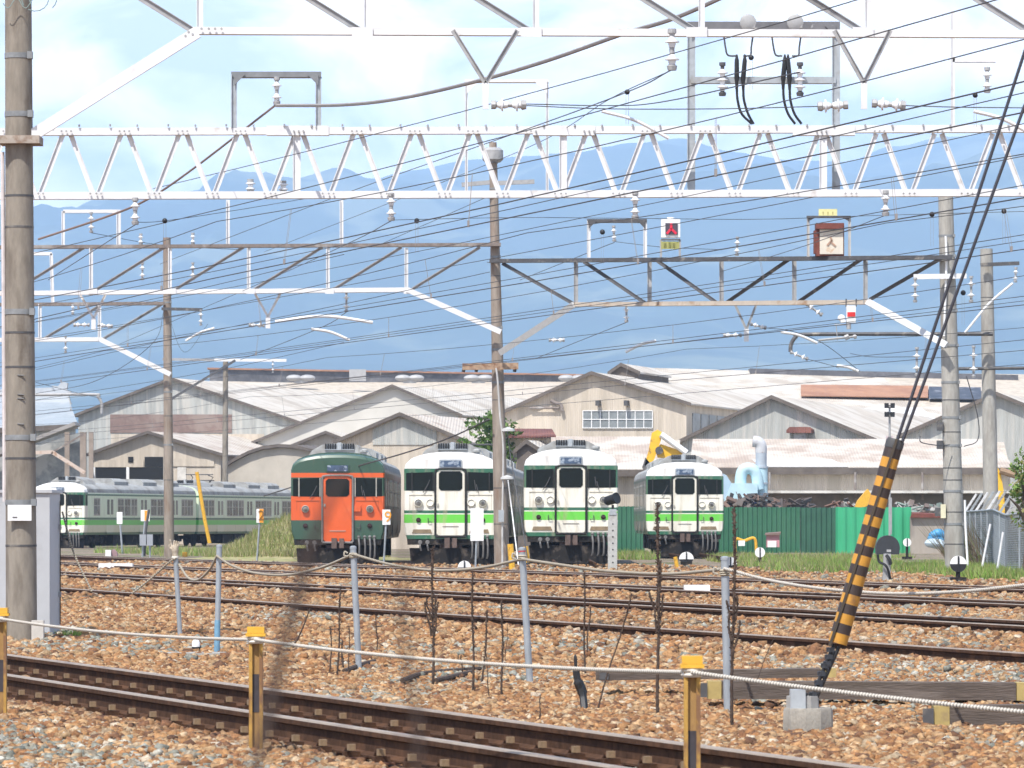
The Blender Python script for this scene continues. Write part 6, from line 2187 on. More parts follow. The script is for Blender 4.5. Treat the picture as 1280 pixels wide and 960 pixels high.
t = empty('yellow_barrier', P(933, 690, 160), 'thin yellow rail stand with white tag near the pink box', 'barrier')
mb = MB()
mb.tube(curve_pts([P(919, 690, 160), P(919.5, 674, 160), P(930, 676, 160), P(943, 673, 160), P(945.5, 690, 160)], 5), .05, 6)
mb.build('rail', yellow_paint, t)
MB().box(P(927, 679, 159.8), (.22, .03, .18)).build('tag_plate', white_plate, t)
t = empty('pink_box', P(966, 684, 175), 'faded pink trackside box with brown lid by the green fence', 'box')
MB().box(P(966, 676.5, 175), (16 / F * 175, .4, 15 / F * 175)).build('casing', M('faded_pink', (.52, .25, .27), .7, 0, .15, 4), t)
MB().hexa([P(956, 669, 174.7), P(975, 669, 174.7), P(975, 668, 175.5), P(956, 668, 175.5), P(957, 667, 174.7), P(976, 665.5, 174.7), P(976, 664.5, 175.5), P(957, 666, 175.5)]).build('lid', brown_panel, t)
MB().box(P(965, 680, 174.76), (11 / F * 175, .02, 8 / F * 175)).build('front_panel', white_plate, t)
t = empty('trackside_box', P(140, 694, 188), 'small white and mauve box at the foot of the long train', 'box')
MB().box(P(135.5, 692.5, 188), (.22, .3, .32)).build('casing', white_plate, t)
MB().prism([P(138, 697, 188), P(147, 697, 188), P(146, 690, 188), P(141.5, 686.5, 188), P(138, 689, 188)], (0, .4, 0)).build('cover', M('mauve_cover', (.33, .21, .22), .7), t)
for px, py, d, w_, lb in ((145, 704, 150, .9, 'flat white slab marker between rails at left'), (871, 732.5, 87, .45, 'flat white slab marker between rails right of middle')):
    c = G(px, py + 3, .2)
    mb = MB()
    mb.box(c + Vector((0, 0, .0)), (w_, .35, .12))
    mb.build('slab', white_plate, None, c)
    ob = col.objects[-1]
    ob.name = 'marker_slab'
    tag(ob, lb, 'marker', 'white marker slabs')

# ---- sheet fences
def sheet_fence(x0, x1, ytop, ybot, d, mat, label, pitch=.2, d1=None, posts=True):
    d1 = d1 or d
    a, b = P(x0, ytop, d), P(x1, ytop, d1)
    za, zb = P(x0, ybot, d).z, P(x1, ybot, d1).z
    t = empty('sheet_fence', Vector(((a.x + b.x) / 2, (d + d1) / 2, 0)), label, 'fence', 'corrugated sheet fences')
    n = max(4, int((b - a).length / pitch) * 4)
    mb = MB()
    o = 0
    for i in range(n + 1):
        p = a.lerp(b, i / n)
        off = (0, .055, .055, 0)[i % 4]
        jit = 0.012 * math.sin(i * 1.7)
        mb.v += [Vector((p.x, p.y + off, -.05)), Vector((p.x, p.y + off, p.z + jit)), Vector((p.x, p.y + off + .012, p.z + jit)), Vector((p.x, p.y + off + .012, -.05))]
    for i in range(n):
        q, r = i * 4, i * 4 + 4
        mb.f += [(q, r, r + 1, q + 1), (q + 1, r + 1, r + 2, q + 2), (q + 2, r + 2, r + 3, q + 3)]
        mb.m += [0, 0, 0]
    mb.build('sheeting', mat, t, angle=25)
    mb = MB()
    mb.bar(Vector((a.x, a.y + .12, a.z - .35)), Vector((b.x, b.y + .12, b.z - .35)), .06, .06)
    mb.bar(Vector((a.x, a.y + .12, .5)), Vector((b.x, b.y + .12, .5)), .06, .06)
    mb.build('rail', dark_steel, t)
    return t
gm = M('dark_green_sheet', (.028, .13, .068), .55, 0, .14, .8, (.05, .15, .085), .5, .7, .35)
sheet_fence(735, 806, 633, 682, 212, gm, 'dark green sheet fence seen between the last two white trains')
sheet_fence(898, 1000, 634, 682, 208, gm, 'dark green sheet fence right of the farthest back train')
sheet_fence(1000.5, 1045, 634.5, 681, 208, M('dull_green_sheet', (.035, .115, .07), .6, 0, .2, .9), 'duller green sheet fence section before the light green sheets')
sheet_fence(1044.5, 1139, 634, 680, 206, M('light_green_sheet', (.04, .36, .17), .5, 0, .08, .7), 'light mint green corrugated sheets in the fence', .38)
t = empty('concrete_wall', P(1166, 690, 205), 'low beige block wall between the mint sheets and right pole', 'wall')
q0, q1 = P(1138, 646, 205), P(1205, 646, 205)
MB().hexa([Vector((q0.x, 205, -.1)), Vector((q1.x, 205, -.1)), Vector((q1.x, 205.3, -.1)), Vector((q0.x, 205.3, -.1)), q0, q1, q1 + Vector((0, .3, 0)), q0 + Vector((0, .3, 0))]).build('block_wall', M('dirty_beige_block', (.36, .32, .27), .9, 0, .15, 1.5, (.25, .22, .19), .5, .65, .9, (1, 1, .3)), t)
MB().hexa([P(1138, 647, 204.8), P(1180, 647, 204.8), P(1180, 646, 206), P(1138, 646, 206), P(1140, 641.5, 204.8), P(1180, 643, 204.8), P(1180, 642, 206), P(1140, 640, 206)]).build('coping', rust_red, t)
# green box behind fence
t = empty('green_container', P(786, 640, 222), 'bright green skip standing behind the dark green fence', 'skip')
MB().box(P(786, 626, 222), (1.5, 1.2, .95)).build('body', M('bright_green', (.05, .30, .10), .6, 0, .2, 2), t)
MB().box(P(786, 633, 221.2), (1.5, .1, .3)).build('rim', rust_red, t)

# ---- scrap heaps behind the fence (uncountable)
def heap(x0, x1, ytop, d, cols, label, seed, n=120):
    random.seed(seed)
    mats_ = [M('scrap_tone', c, .85, 0, .3, 3) for c in cols]
    mb = MB()
    for i in range(n):
        f = random.random()
        px = x0 + (x1 - x0) * f
        yt = ytop(f)
        py = yt + (640 - yt) * random.random() ** .8
        c = P(px, py, d + random.uniform(-.8, .8))
        mb.mat(random.randrange(len(mats_)))
        s = random.uniform(.08, .3)
        e = Vector((random.uniform(-1, 1), random.uniform(-.4, .4), random.uniform(-.6, .6))).normalized() * random.uniform(.2, .8)
        mb.bar(c - e * .5, c + e * .5, s * random.uniform(.2, 1), s * random.uniform(.1, .8), (random.random(), random.random(), random.random()))
    ob = mb.build('scrap_heap', mats_, None, P((x0 + x1) / 2, 660, d))
    return tag(ob, label, 'scrap', kind='stuff')
heap(908, 975, lambda f: 625 - 5 * math.sin(f * 3), 213, [(.08, .07, .065), (.17, .145, .13), (.05, .05, .05), (.15, .10, .08)], 'dark metal scrap heaped below the blue ducts', 1)
heap(965, 1012, lambda f: 634 - 13 * f, 213, [(.04, .038, .04), (.09, .075, .07), (.10, .07, .06)], 'black scrap sticking up behind the green fence', 2, 70)
heap(1040, 1070, lambda f: 629, 212, [(.15, .085, .065), (.35, .34, .32), (.08, .07, .065)], 'rust coloured scrap beside the yellow sheet', 3, 50)
heap(1122, 1180, lambda f: 630 + 8 * f, 212, [(.27, .26, .24), (.15, .115, .10), (.20, .25, .22), (.34, .33, .31)], 'grey and rusty scrap pile over the block wall', 4, 110)
t = MB()
rock = [P(x, y, 211) for x, y in ((1069, 634), (1072, 626), (1077, 620), (1082, 614), (1085, 611), (1089, 618), (1091, 625), (1087, 631), (1080, 634))]
t.prism(rock, (0, .5, 0))
tag(t.build('yellow_sheet', yellow_paint, None, P(1080, 634, 211)), 'crumpled yellow sheet poking above the mint fence', 'scrap sheet')
t = MB()
for x, y, r in ((1168, 669, .22), (1173, 667, .25), (1178, 669, .22), (1165, 673, .18), (1171, 674, .22), (1177, 674, .2)):
    t.ball(P(x, y, 195), r, (1.1, .8, .8))
tag(t.build('blue_tarp', M('bright_blue_tarp', (.05, .27, .50), .5, 0, .25, 4), None, P(1173, 680, 195)), 'bright blue bundle of tarpaulin beside the right grey pole', 'tarpaulin')
t = MB()
for x, y, r in ((1165, 679, .28), (1172, 680, .3), (1179, 681, .24)):
    t.ball(P(x, y, 194.5), r, (1.1, .8, .7))
tag(t.build('white_sack', M('pale_sack', (.45, .55, .62), .8, 0, .2, 6), None, P(1172, 684, 194.5)), 'pale sacks under the blue tarpaulin bundle', 'sacks')

# ---- blue ducts
blue = M('pale_blue_duct', (.47, .66, .72), .5, 0, .08, 2, (.40, .55, .60), .55, .7, 1)
gd = M('grey_blue_duct', (.42, .47, .52), .5, .1, .1, 2)
dd = 216
t = empty('exhaust_duct', P(952, 632, dd), 'pale blue exhaust duct with bent stack rising behind the green fence', 'duct')
r = 7.6 / F * dd
MB().tube([P(952, 640, dd), P(952, 584, dd)], r, 16).build('stack', blue, t)
MB().tube([P(951.5, 584.5, dd), P(951.5, 566, dd)], r * .92, 16).build('upper_stack', gd, t)
MB().tube(curve_pts([P(951.5, 566, dd), P(951, 557, dd), P(947, 552.5, dd), P(941, 551.5, dd)], 6), r * .95, 16).build('elbow', M('pale_elbow', (.54, .55, .57), .6, 0, .1, 3, (.28, .13, .09), .58, .66, 2), t)
MB().tube(curve_pts([P(948, 612, dd - .3), P(946, 596, dd - .3), P(942, 588, dd - .3), P(935, 585.5, dd - .3), P(929, 588, dd - .3), P(926, 596, dd - .3), P(925.5, 610, dd - .3)], 6), r * .95, 16).build('return_bend', blue, t)
MB().prism([P(905, 628, dd - .8), P(947, 628, dd - .8), P(947, 604, dd - .8), P(915, 604, dd - .8), P(912, 612, dd - .8)], (0, 1.2, 0)).build('hopper', blue, t)
MB().prism([P(904, 592, dd), P(908, 594, dd), P(917, 608, dd), P(914, 626, dd), P(904, 624, dd)], (0, .8, 0)).build('side_plate', M('blue_grey_plate', (.36, .47, .56), .5, 0, .1, 2), t)
mb = MB()
for py in (584, 604, 617):
    mb.tube2([(P(952, py, dd) + Vector((0, 0, -.04)), r * 1.12), (P(952, py, dd) + Vector((0, 0, .04)), r * 1.12)], Vector((0, 0, 1)), 16)
mb.build('flange', gd, t)
tag(MB().box(P(950, 634, dd - 1.2), (.9, .6, .5)).build('blue_drum', M('deep_blue', (.02, .06, .22), .5), None, P(950, 634, dd - 1.2)), 'deep blue drum at the foot of the exhaust duct', 'drum')

# ---- excavator
yx = M('digger_yellow', (.80, .47, .03), .45, 0, .12, 2.5, (.30, .15, .05), .6, .68, 1.8)
dd = 214
t = empty('excavator', P(846, 640, dd), 'yellow excavator arm raised behind the farthest back train', 'excavator')
th = (0, .5, 0)
MB().prism([P(808, 588, dd), P(806, 580, dd), P(811, 563, dd), P(815, 541, dd), P(822, 537, dd), (P(827, 540, dd)), P(826, 551, dd), P(822, 563, dd), P(818, 574, dd)], th).build('dipper_arm', yx, t)
MB().prism([P(820, 562, dd + .1), P(826, 555, dd + .1), P(850, 563, dd + .1), P(880, 600, dd + .1), P(884, 640, dd + .1), P(872, 640, dd + .1), P(868, 606, dd + .1), P(846, 574, dd + .1), P(822, 572, dd + .1)], (0, .35, 0)).build('boom', yx, t)
MB().tube([P(826, 543, dd - .1), P(858, 566, dd - .1)], .14, 10).build('ram', white_plate, t)
mb = MB()
mb.tube([P(824, 563, dd - .2), P(824, 563, dd + .7)], .18, 10)
mb.prism([P(806, 590, dd), P(803, 584, dd), P(807, 572, dd), P(812, 578, dd), P(811, 588, dd)], th)
mb.build('bucket_link', dark_steel, t)
t = empty('digger_arm', P(1248, 640, 196), 'yellow digger arm half hidden by the sapling at the edge', 'excavator')
MB().prism([P(1246, 625, 196), P(1243, 603, 196), P(1240, 588, 196), P(1246, 582, 196), P(1251, 592, 196), P(1254, 610, 196), P(1256, 628, 196), P(1256, 660, 196), P(1247, 660, 196)], th).build('arm', yx, t)
MB().tube([P(1250, 588, 195.9), P(1275, 596, 195.9), P(1290, 605, 195.9)], .14, 8).build('ram', M('orange_ram', (.30, .20, .12), .6), t)

# ---- four headed floodlight
dd = 200
t = empty('floodlight_post', P(1112, 690, dd), 'thin post with four black floodlights above the sheds', 'floodlight')
MB().tube([Vector((P(1112, 0, dd).x, dd, 0)), P(1112, 508, dd)], .045, 8).build('post', mid_steel, t)
for px in (1108.2, 1115.8):
    for py in (507, 518):
        mb = MB()
        mb.box(P(px, py, dd - .1), (5 / F * dd, .2, 6.2 / F * dd))
        mb.bar(P(px, py, dd), P(1112, py, dd + .05), .04, .04)
        mb.build('lamp_head', black_iron, t)
MB().box(P(1112, 560, dd + .1), (.3, .05, 1.0)).build('plate', M('pale_pink_plate', (.60, .50, .52), .6), t)

# ---- wire mesh fence at the right
mesh_m = M('galvanised_mesh', (.34, .37, .39), .5, .3, .1, 10)
FA = [P(1206, 640, 138), P(1242, 637.5, 126), P(1258, 644, 118), P(1292, 640, 112)]
t = empty('wire_fence', Vector((FA[1].x, FA[1].y, 0)), 'wire mesh fence with slanted barbed wire arms at the right edge', 'fence')
posts_top = []
for a, b, n in ((FA[0], FA[1], 5), (FA[1], FA[2], 2), (FA[2], FA[3], 2)):
    mb = MB()
    mb.tube([a, b], .03, 6)
    mb.build('top_rail', mesh_m, t)
    L_ = (b - a).length
    for i in range(n + 1):
        p = a.lerp(b, i / n)
        MB().tube([Vector((p.x, p.y, -.05)), p], .028, 6).build('post', galv_pipe, t)
        tip = p + Vector((.33, -.05, .52))
        MB().bar(p, tip, .06, .05).build('barb_arm', white_steel if i % 2 == 0 else grey_steel, t)
        posts_top.append((p, tip))
    mb = MB()
    hgt = 1.55
    m_ = int(L_ / .11)
    for i in range(-int(hgt / .11), m_):
        for sgn in (1, -1):
            u0, z0 = i * .11, 0
            u1, z1 = i * .11 + hgt, hgt
            if u0 < 0: z0, u0 = -u0, 0
            if u1 > L_: z1, u1 = z1 - (u1 - L_), L_
            if z1 <= z0: continue
            if sgn < 0: za, zb = hgt - z0, hgt - z1
            else: za, zb = z0, z1
            p, q = a.lerp(b, u0 / L_), a.lerp(b, u1 / L_)
            p, q = Vector((p.x, p.y, p.z - hgt + za)), Vector((q.x, q.y, q.z - hgt + zb))
            mb.tube([p, q], .0032, 3, caps=False)
    mb.build('mesh_panel', mesh_m, t)
mb = MB()
for f in (.35, .65, .95):
    for (p, tp), (p2, tp2) in zip(posts_top, posts_top[1:]):
        mb.tube([p.lerp(tp, f), p2.lerp(tp2, f)], .006, 4)
mb.build('barbed_wire', mid_steel, t)
for x0, y0, x1, y1, d in ((1227, 712, 1238, 655, 119), (1246, 716, 1254, 665, 116)):
    MB().tube([P(x0, y0, d), P(x1, y1, d)], .03, 6).build('stay', white_steel, t)
blades('weeds', [(gx(1236, 139), 139, 1.0, 6), (gx(1270, 132), 132, 1.1, 8)], 9000, .4, 1.7, [(.17, .12, .08), (.12, .09, .06), (.2, .16, .1), (.14, .16, .05)], 'brown overgrown weeds behind the wire mesh fence', .022)

# ================================================================= FOREGROUND
# grey cabinet behind the near pole
t = empty('equipment_cabinet', G(40, 800), 'pale grey metal equipment cabinet half hidden by the near pole', 'cabinet')
dd = 56.5
a0, a1 = P(-42, 616, dd), P(62, 616, dd)
a2 = P(75, 616, dd + .75)
zt = a0.z
mb = MB()
base = [Vector((a0.x, a0.y, .06)), Vector((a1.x, a1.y, .06)), Vector((a2.x, a2.y, .06)), Vector((a0.x, a2.y, .06))]
topv = [Vector((v.x, v.y, zt)) for v in base]
mb.hexa(base + topv)
cabm = M('pale_grey_cabinet', (.47, .48, .495), .45, .05, .06, 2, (.40, .405, .415), .56, .72, 2)
mb.build('casing', cabm, t)
mb = MB()
mb.hexa([v + Vector((sx, sy, .0)) for v, sx, sy in zip(topv, (-.03, .03, .03, -.03), (-.03, -.03, .03, .03))] + [v + Vector((sx, sy, .035)) for v, sx, sy in zip(topv, (-.03, .03, .03, -.03), (-.03, -.03, .03, .03))])
mb.build('lid', cabm, t)
mb = MB()
mb.hexa([Vector((v.x, v.y, -.05)) for v in base] + [Vector((v.x, v.y, .058)) for v in base])
mb.build('plinth', dark_steel, t)
mb = MB()
mb.bar(a1.lerp(a2, .93) + Vector((.012, -.01, -.1)), Vector((a1.lerp(a2, .93).x + .012, a1.lerp(a2, .93).y - .01, .15)), .012, .012)
mb.mat(1)
for z in (.5, 1.3):
    mb.box(a1.lerp(a2, .9) * 1 + Vector((.015, -.015, z - zt)), (.03, .03, .06))
mb.build('door_edge', [rubber, mid_steel], t)
tag(MB().hexa([P(40, 616, 58.6), P(72, 616, 58.6), P(72, 616, 59), P(40, 616, 59), P(41, 609, 58.6), P(70, 609.5, 58.6), P(70, 609.5, 59), P(41, 609, 59)]).build('white_vent_cover', white_plate, None, P(55, 616, 58.6)), 'white vent cover just above the grey cabinet', 'vent cover')
tag(MB().box(G(47.5, 803) + Vector((0, 0, .12)), (.135, .14, .26)).build('concrete_block', M('pale_block', (.52, .49, .44), .9, 0, .12, 12), None, G(47.5, 803)), 'small pale concrete block at the foot of the near pole', 'block')
blades('weeds', [(gx(88, 56.0), 56.0, .12, .2)], 240, .05, .15, GREEN, 'small green weed tuft at the cabinet corner', .012)

# marker cap and slab
q = G(245, 815)
t = empty('marker_peg', q, 'white dome topped peg beside the flat concrete slab', 'marker peg')
MB().lathe([(.035, 0), (.035, .05), (.043, .052), (.043, .10), (.03, .125), (.008, .135)], q, n=14).build('cap', white_plate, t)
MB().lathe([(.045, .03), (.046, .045), (.045, .055)], q, n=14).build('band', black_iron, t)
q = G(243, 824)
tag(MB().box(q + Vector((0, .25, .01)), (.58, .5, .10)).build('concrete_slab', concrete_grey, None, q), 'flat concrete slab lying in the ballast by the blue footed post', 'slab')

# ---- grey pipe posts with a rope
rope_m = stripes('twisted_rope', (.50, .46, .38), (.24, .20, .15), 1.0)
def rope_mat(name, ca, cb, turns):
    """two-tone strands that spiral round the rope, driven by the mesh's own UV length"""
    m = bpy.data.materials.new(name)
    m.use_nodes = True
    t_ = m.node_tree
    n, l = t_.nodes.new, t_.links.new
    b = t_.nodes['Principled BSDF']
    b.inputs['Roughness'].default_value = .8
    at = n('ShaderNodeVertexColor')
    at.layer_name = 'strand'
    mxn = n('ShaderNodeMixRGB')
    l(at.outputs['Color'], mxn.inputs['Fac'])
    mxn.inputs['Color1'].default_value = (*ca, 1)
    mxn.inputs['Color2'].default_value = (*cb, 1)
    l(mxn.outputs['Color'], b.inputs['Base Color'])
    return m
def rope(name, pts, r, label, mat, step, cat='rope', bulge=.28):
    """beaded twisted rope: radius swells once per strand turn"""
    pts = [Vector(p) for p in pts]
    L_ = [0]
    for a, b in zip(pts, pts[1:]): L_.append(L_[-1] + (b - a).length)
    n = int(L_[-1] / step * 4)
    res, rad = [], []
    j = 0
    for i in range(n + 1):
        s = L_[-1] * i / n
        while j < len(pts) - 2 and L_[j + 1] < s: j += 1
        f = (s - L_[j]) / max(1e-9, L_[j + 1] - L_[j])
        res.append(pts[j].lerp(pts[j + 1], f))
        rad.append(r * (1 + bulge * (1, .55, -.9, .55)[i % 4]))
    mb = MB()
    k = 6
    mb.tube(res, rad, k)
    ob = mb.build(name, mat, None, pts[0], smooth=True, angle=80)
    at = ob.data.color_attributes.new('strand', 'FLOAT_COLOR', 'POINT')
    vals = []
    for i in range(n + 1):
        v = (0.0, .35, 1.0, .35)[i % 4]
        for _ in range(k): vals += [v, v, v, 1]
    at.data.foreach_set('color', vals)
    return tag(ob, label, cat)
rope_a = rope_mat('black_white_rope', (.72, .67, .58), (.03, .026, .024), 1)
rope_b = rope_mat('tan_twisted_rope', (.38, .34, .27), (.13, .105, .075), 1)
rope_c = rope_mat('black_white_cord', (.66, .61, .53), (.04, .036, .032), 1)

PIPES = [((219, 690), (225.5, 797), 'grey pipe post topped with a work glove'), ((274, 684), (271, 820), 'grey pipe post with pale blue foot beside the concrete slab'), ((441.5, 686), (449, 840), 'grey pipe post in front of the orange train'), ((652.5, 688), (663, 858), 'grey pipe post leaning in front of the middle pole foot'), ((906, 700), (910, 892), 'grey pipe post nearest the yellow striped guy guard')]
tops = []
for k, (a, b, lb) in enumerate(PIPES):
    q = G(*b)
    d = q.y
    tp = P(*a, d)
    tops.append((tp, d))
    t = empty('pipe_post', q, lb, 'post', 'grey pipe posts holding the rope')
    MB().tube([q - ZUP * .05, tp], .0285, 14).build('pipe', galv_pipe, t)
    mb = MB()
    mb.lathe([(.031, 0), (.031, .02), (.012, .028)], tp, tp - q, 14)
    mb.build('cap', galv_pipe, t)
    if k == 1:
        mb = MB()
        mb.tube([q, q.lerp(tp, .33)], .031, 14)
        mb.build('painted_foot', M('faded_blue_paint', (.16, .32, .45), .6, 0, .15, 14), t)
    if k == 3:
        MB().lathe([(.0305, -.012), (.0305, -.002)], tp, tp - q, 14).build('red_ring', M('red_ring', (.5, .06, .06), .5), t)
    if k >= 2:
        c = tp - ZUP * (.06 if k < 4 else .09)
        mb = MB()
        for z in (-.015, 0, .015):
            mb.lathe([(.030, -.009), (.041, 0), (.030, .009)], c + ZUP * z, n=14)
        mb.tube(curve_pts([c + Vector((-.05, -.03, .02)), c + Vector((-.075, -.03, .035)), c + Vector((-.08, -.03, .0)), c + Vector((-.05, -.03, -.01))], 4), .008, 6)
        mb.build('rope_knot', rope_b, t)
def rp(px, py, d): return P(px, py, d)
t0, t1, t2, t3, t4 = [(x[0].copy(), x[1]) for x in tops]
ropepts = [P(78, 640, 57.2), P(92, 690, 57), P(115, 740, 56.8)]
rope('rope', curve_pts(ropepts, 10), .011, 'slack rope from the grey cabinet down to the ballast', rope_b, .03)
pts = [P(165, 742, 56.8), P(190, 722, 56.8), P(217, 699, t0[1] - .04), P(224, 706, t0[1] - .04), P(235, 722, 55), P(248, 724.5, 53), P(262, 712, 51), P(271, 696, t1[1] - .04)]
rope('rope', curve_pts(pts, 10), .011, 'slack rope looping between the glove post and next post', rope_b, .03)
pts = [P(271, 695, t1[1] - .04), P(290, 707, 48.5), P(320, 716.5, 47.5), P(360, 718.5, 46.3), P(400, 710, 45), P(432, 697, 44), P(441, 692, t2[1] - .04)]
rope('rope', curve_pts(pts, 10), .011, 'rope sagging in front of the orange train', rope_b, .03)
pts = [P(442, 693, t2[1] - .04), P(490, 706, 43), P(545, 713, 42.2), P(600, 710, 41), P(652, 699, t3[1] - .04)]
rope('rope', curve_pts(pts, 10), .011, 'rope sagging in front of the second train', rope_b, .03)
pts = [P(653, 699, t3[1] - .04), P(700, 706, 39), P(760, 714, 38), P(830, 717.5, 36.5), P(880, 714, 35.3), P(906, 711, t4[1] - .04)]
rope('rope', curve_pts(pts, 10), .011, 'rope sagging in front of the third and fourth trains', rope_b, .03)
pts = [P(906, 711, t4[1] - .04), P(960, 725, 33.6), P(1020, 735, 32.6), P(1090, 741, 31.8), P(1150, 742, 31), P(1220, 738, 30.2), P(1300, 729, 29.4)]
rope('rope', curve_pts(pts, 10), .010, 'black and white cord running right from the nearest pipe post', rope_c, .024)

# glove on the first post
q = tops[0][0]
k = tops[0][1] / F
glove_m = M('dirty_cotton_glove', (.50, .43, .34), .95, 0, .15, 40, (.36, .29, .21), .5, .65, 25)
t = empty('work_glove', q, 'dirty cream work glove pulled over the pipe post', 'glove')
mb = MB()
mb.tube([q + Vector((-.0, 0, -.07)), q + Vector((0, 0, -.03)), q + Vector((-.005, 0, .0)), q + Vector((-.01, 0, .04)), q + Vector((-.005, 0, .075))], [.040, .037, .042, .052, .040], 12)
for (x0, z0, x1, z1, x2, z2, r) in ((-.038, .06, -.052, .105, -.060, .150, .0125), (-.014, .07, -.012, .115, -.004, .135, .0125), (.008, .07, .014, .115, .020, .128, .012), (.028, .062, .036, .10, .040, .125, .011)):
    mb.tube(curve_pts([q + Vector((x0, 0, z0)), q + Vector((x1, 0, z1)), q + Vector((x2, -.01, z2))], 4), [r, r, r, r * .98, r * .96, r * .93, r * .9, r * .8, r * .5], 8)
mb.tube(curve_pts([q + Vector((-.040, 0, .03)), q + Vector((-.066, 0, .055)), q + Vector((-.070, -.01, .09))], 4), [.014, .014, .0135, .013, .0125, .012, .011, .01, .006], 8)
mb.build('glove', glove_m, t)
mb = MB()
mb.lathe([(.038, -.075), (.043, -.07), (.042, -.055), (.038, -.05)], q, n=14)
mb.build('cuff', M('pale_cuff', (.60, .57, .52), .9), t)

# ---- striped marker posts with the near rope
def stripe_post(px, ytop, d, wpx, label, bands):
    tp = P(px, ytop, d)
    w_ = wpx / F * d
    b = Vector((tp.x, d, -.05))
    t = empty('striped_post', b, label, 'marker post', 'yellow capped rope posts')
    h = tp.z
    py = M('weathered_yellow', (.43, .245, .05), .7, 0, .28, 16, (.20, .10, .045), .46, .6, 11, (1, 1, .5))
    mb = MB()
    for s in (-1, 1):
        mb.box((tp.x + s * w_ * .37, d, (h - .05) / 2), (w_ * .24, w_ * .7, h - .0))
    mb.build('flange', py, t)
    z1, z0 = bands
    m_band = M('worn_black_band', (.05, .043, .05), .7, 0, .3, 14)
    mb = MB()
    mb.box((tp.x, d + w_ * .12, (h - .05) / 2), (w_ * .52, w_ * .35, h - .02))
    mb.mat(1)
    mb.box((tp.x, d - w_ * .03, (z0 + z1) / 2), (w_ * .5, w_ * .1, z1 - z0))
    mb.build('web', [M('rusty_yellow_web', (.34, .20, .07), .8, 0, .3, 12, (.16, .085, .05), .48, .6, 9, (1, 1, .4)), m_band], t)
    mb = MB()
    mb.box((tp.x, d, h - .006), (w_ * 1.22, w_ * 1.2, .036))
    mb.box((tp.x, d, h - .034), (w_ * 1.42, w_ * 1.3, .018))
    mb.build('cap', yellow_paint, t)
    mb = MB()
    for z in (-.010, .012):
        mb.lathe([(w_ * .56, -.01), (w_ * .68, 0), (w_ * .56, .01)], (tp.x, d, h - .065 + z), n=16)
    mb.build('rope_knot', rope_c, t)
    return Vector((tp.x, d - w_ * .6, h - .062))
r0 = stripe_post(1, 762, 33.0, 15, 'yellow capped rope post at the left edge of the near track', (.42, .2))
r1 = stripe_post(320, 786, 27.7, 17.5, 'yellow capped rope post in the middle left with purple black band', (.49, .27))
r2 = stripe_post(865, 823, 21.8, 21, 'yellow capped rope post right of centre with dark lower band', (.42, .02))
rope('rope', [P(-60, 770, 34), P(-20, 773, 33.4)] + sag(r0, r1, .03, 24), .0085, 'near rope stretched between left two yellow capped posts', rope_c, .022)
rope('rope', sag(r1, r2, .035, 30), .0085, 'near black and white rope stretched between the two yellow posts', rope_a, .024)
rope('rope', sag(r2, P(1330, 895, 19.2), .01, 24), .0085, 'near black and white rope running off right from third yellow post', rope_a, .024)

# ---- guy wire with striped guard and concrete anchor
gd_ = 30.7
q = G(1010, 921)
AN = Vector((gx(1010, gd_), gd_, 0))
t = empty('guy_anchor', AN, 'grey concrete anchor block holding the guy wire', 'anchor block')
k = gd_ / F
mb = MB()
mb.tube2([(AN + ZUP * z, r * k) for r, z in ((32, -.06), (32, .08), (31.5, .165), (30, .18))], ZUP, 10)
mb.build('block', M('anchor_concrete', (.30, .275, .235), .95, 0, .2, 20, (.30, .28, .24), .5, .66, 5, (1, 1, .6), .3, 80), t, angle=25)
mb = MB()
mb.tube2([(AN + ZUP * z + Vector((-.035, 0, 0)), r * k) for r, z in ((21, .175), (20.5, .255))], ZUP, 10)
mb.build('upper_block', M('anchor_top', (.33, .32, .30), .95, 0, .12, 20), t, angle=25)
mb = MB()
a_ = P(988, 879, gd_)
mb.hexa([a_ + Vector((-.005, -.10, -.08)), a_ + Vector((.09, -.12, -.08)), a_ + Vector((.09, .02, -.08)), a_ + Vector((-.005, .02, -.08)), a_ + Vector((-.005, -.10, .09)), a_ + Vector((.09, -.12, .09)), a_ + Vector((.09, .02, .09)), a_ + Vector((-.005, .02, .09))])
mb.build('steel_plate', grey_steel, t)
g0 = P(1011, 878, gd_)
def gl(px, py): return P(px, py, gd_ - .02)
t = empty('guy_wire', gl(1012, 878), 'double guy wire with turnbuckles leaning up to the right', 'guy wire')
mb = MB()
mb.tube([gl(1013, 876), gl(1043, 805)], .013, 8)
mb.tube([gl(1019, 876), gl(1049, 808)], .012, 8)
mb.build('tension_rod', black_iron, t)
mb = MB()
for px, py in ((1009, 880), (1014, 868), (1021, 853), (1025, 842), (1029, 832), (1034, 821), (1032, 829), (1036, 812)):
    mb.box(gl(px + 2, py), (.035, .05, .03), .4)
    mb.tube([gl(px - 2, py - 2), gl(px + 8, py + 3)], .010, 6)
    mb.ball(gl(px + 5, py + 4), .016)
mb.tube(curve_pts([gl(1008, 866), gl(1005, 876), gl(1009, 884), gl(1016, 883), gl(1018, 872)], 5), .014, 8)
mb.build('turnbuckle', M('blackened_fitting', (.06, .065, .075), .4, .5, .3, 12), t)
mb = MB()
for o_ in (0, 1):
    pts = [P(1121 + o_ * 7, 552, gd_ - .05), P(1198 + o_ * 15, 319, gd_ - .02), P(1280, 67 + o_ * 67, gd_), P(1480, -545 + o_ * 250, gd_ + .1)]
    mb.tube(pts, .0105, 8)
mb.build('wire_strand', M('blue_black_wire', (.03, .03, .04), .5), t)
t = empty('guy_guard', gl(1046, 803), 'yellow and black striped guard tube on the leaning guy wire', 'guard tube')
p0, p1 = P(1047, 804, gd_), P(1120, 549, gd_)
mb = MB()
ln = (p1 - p0).length
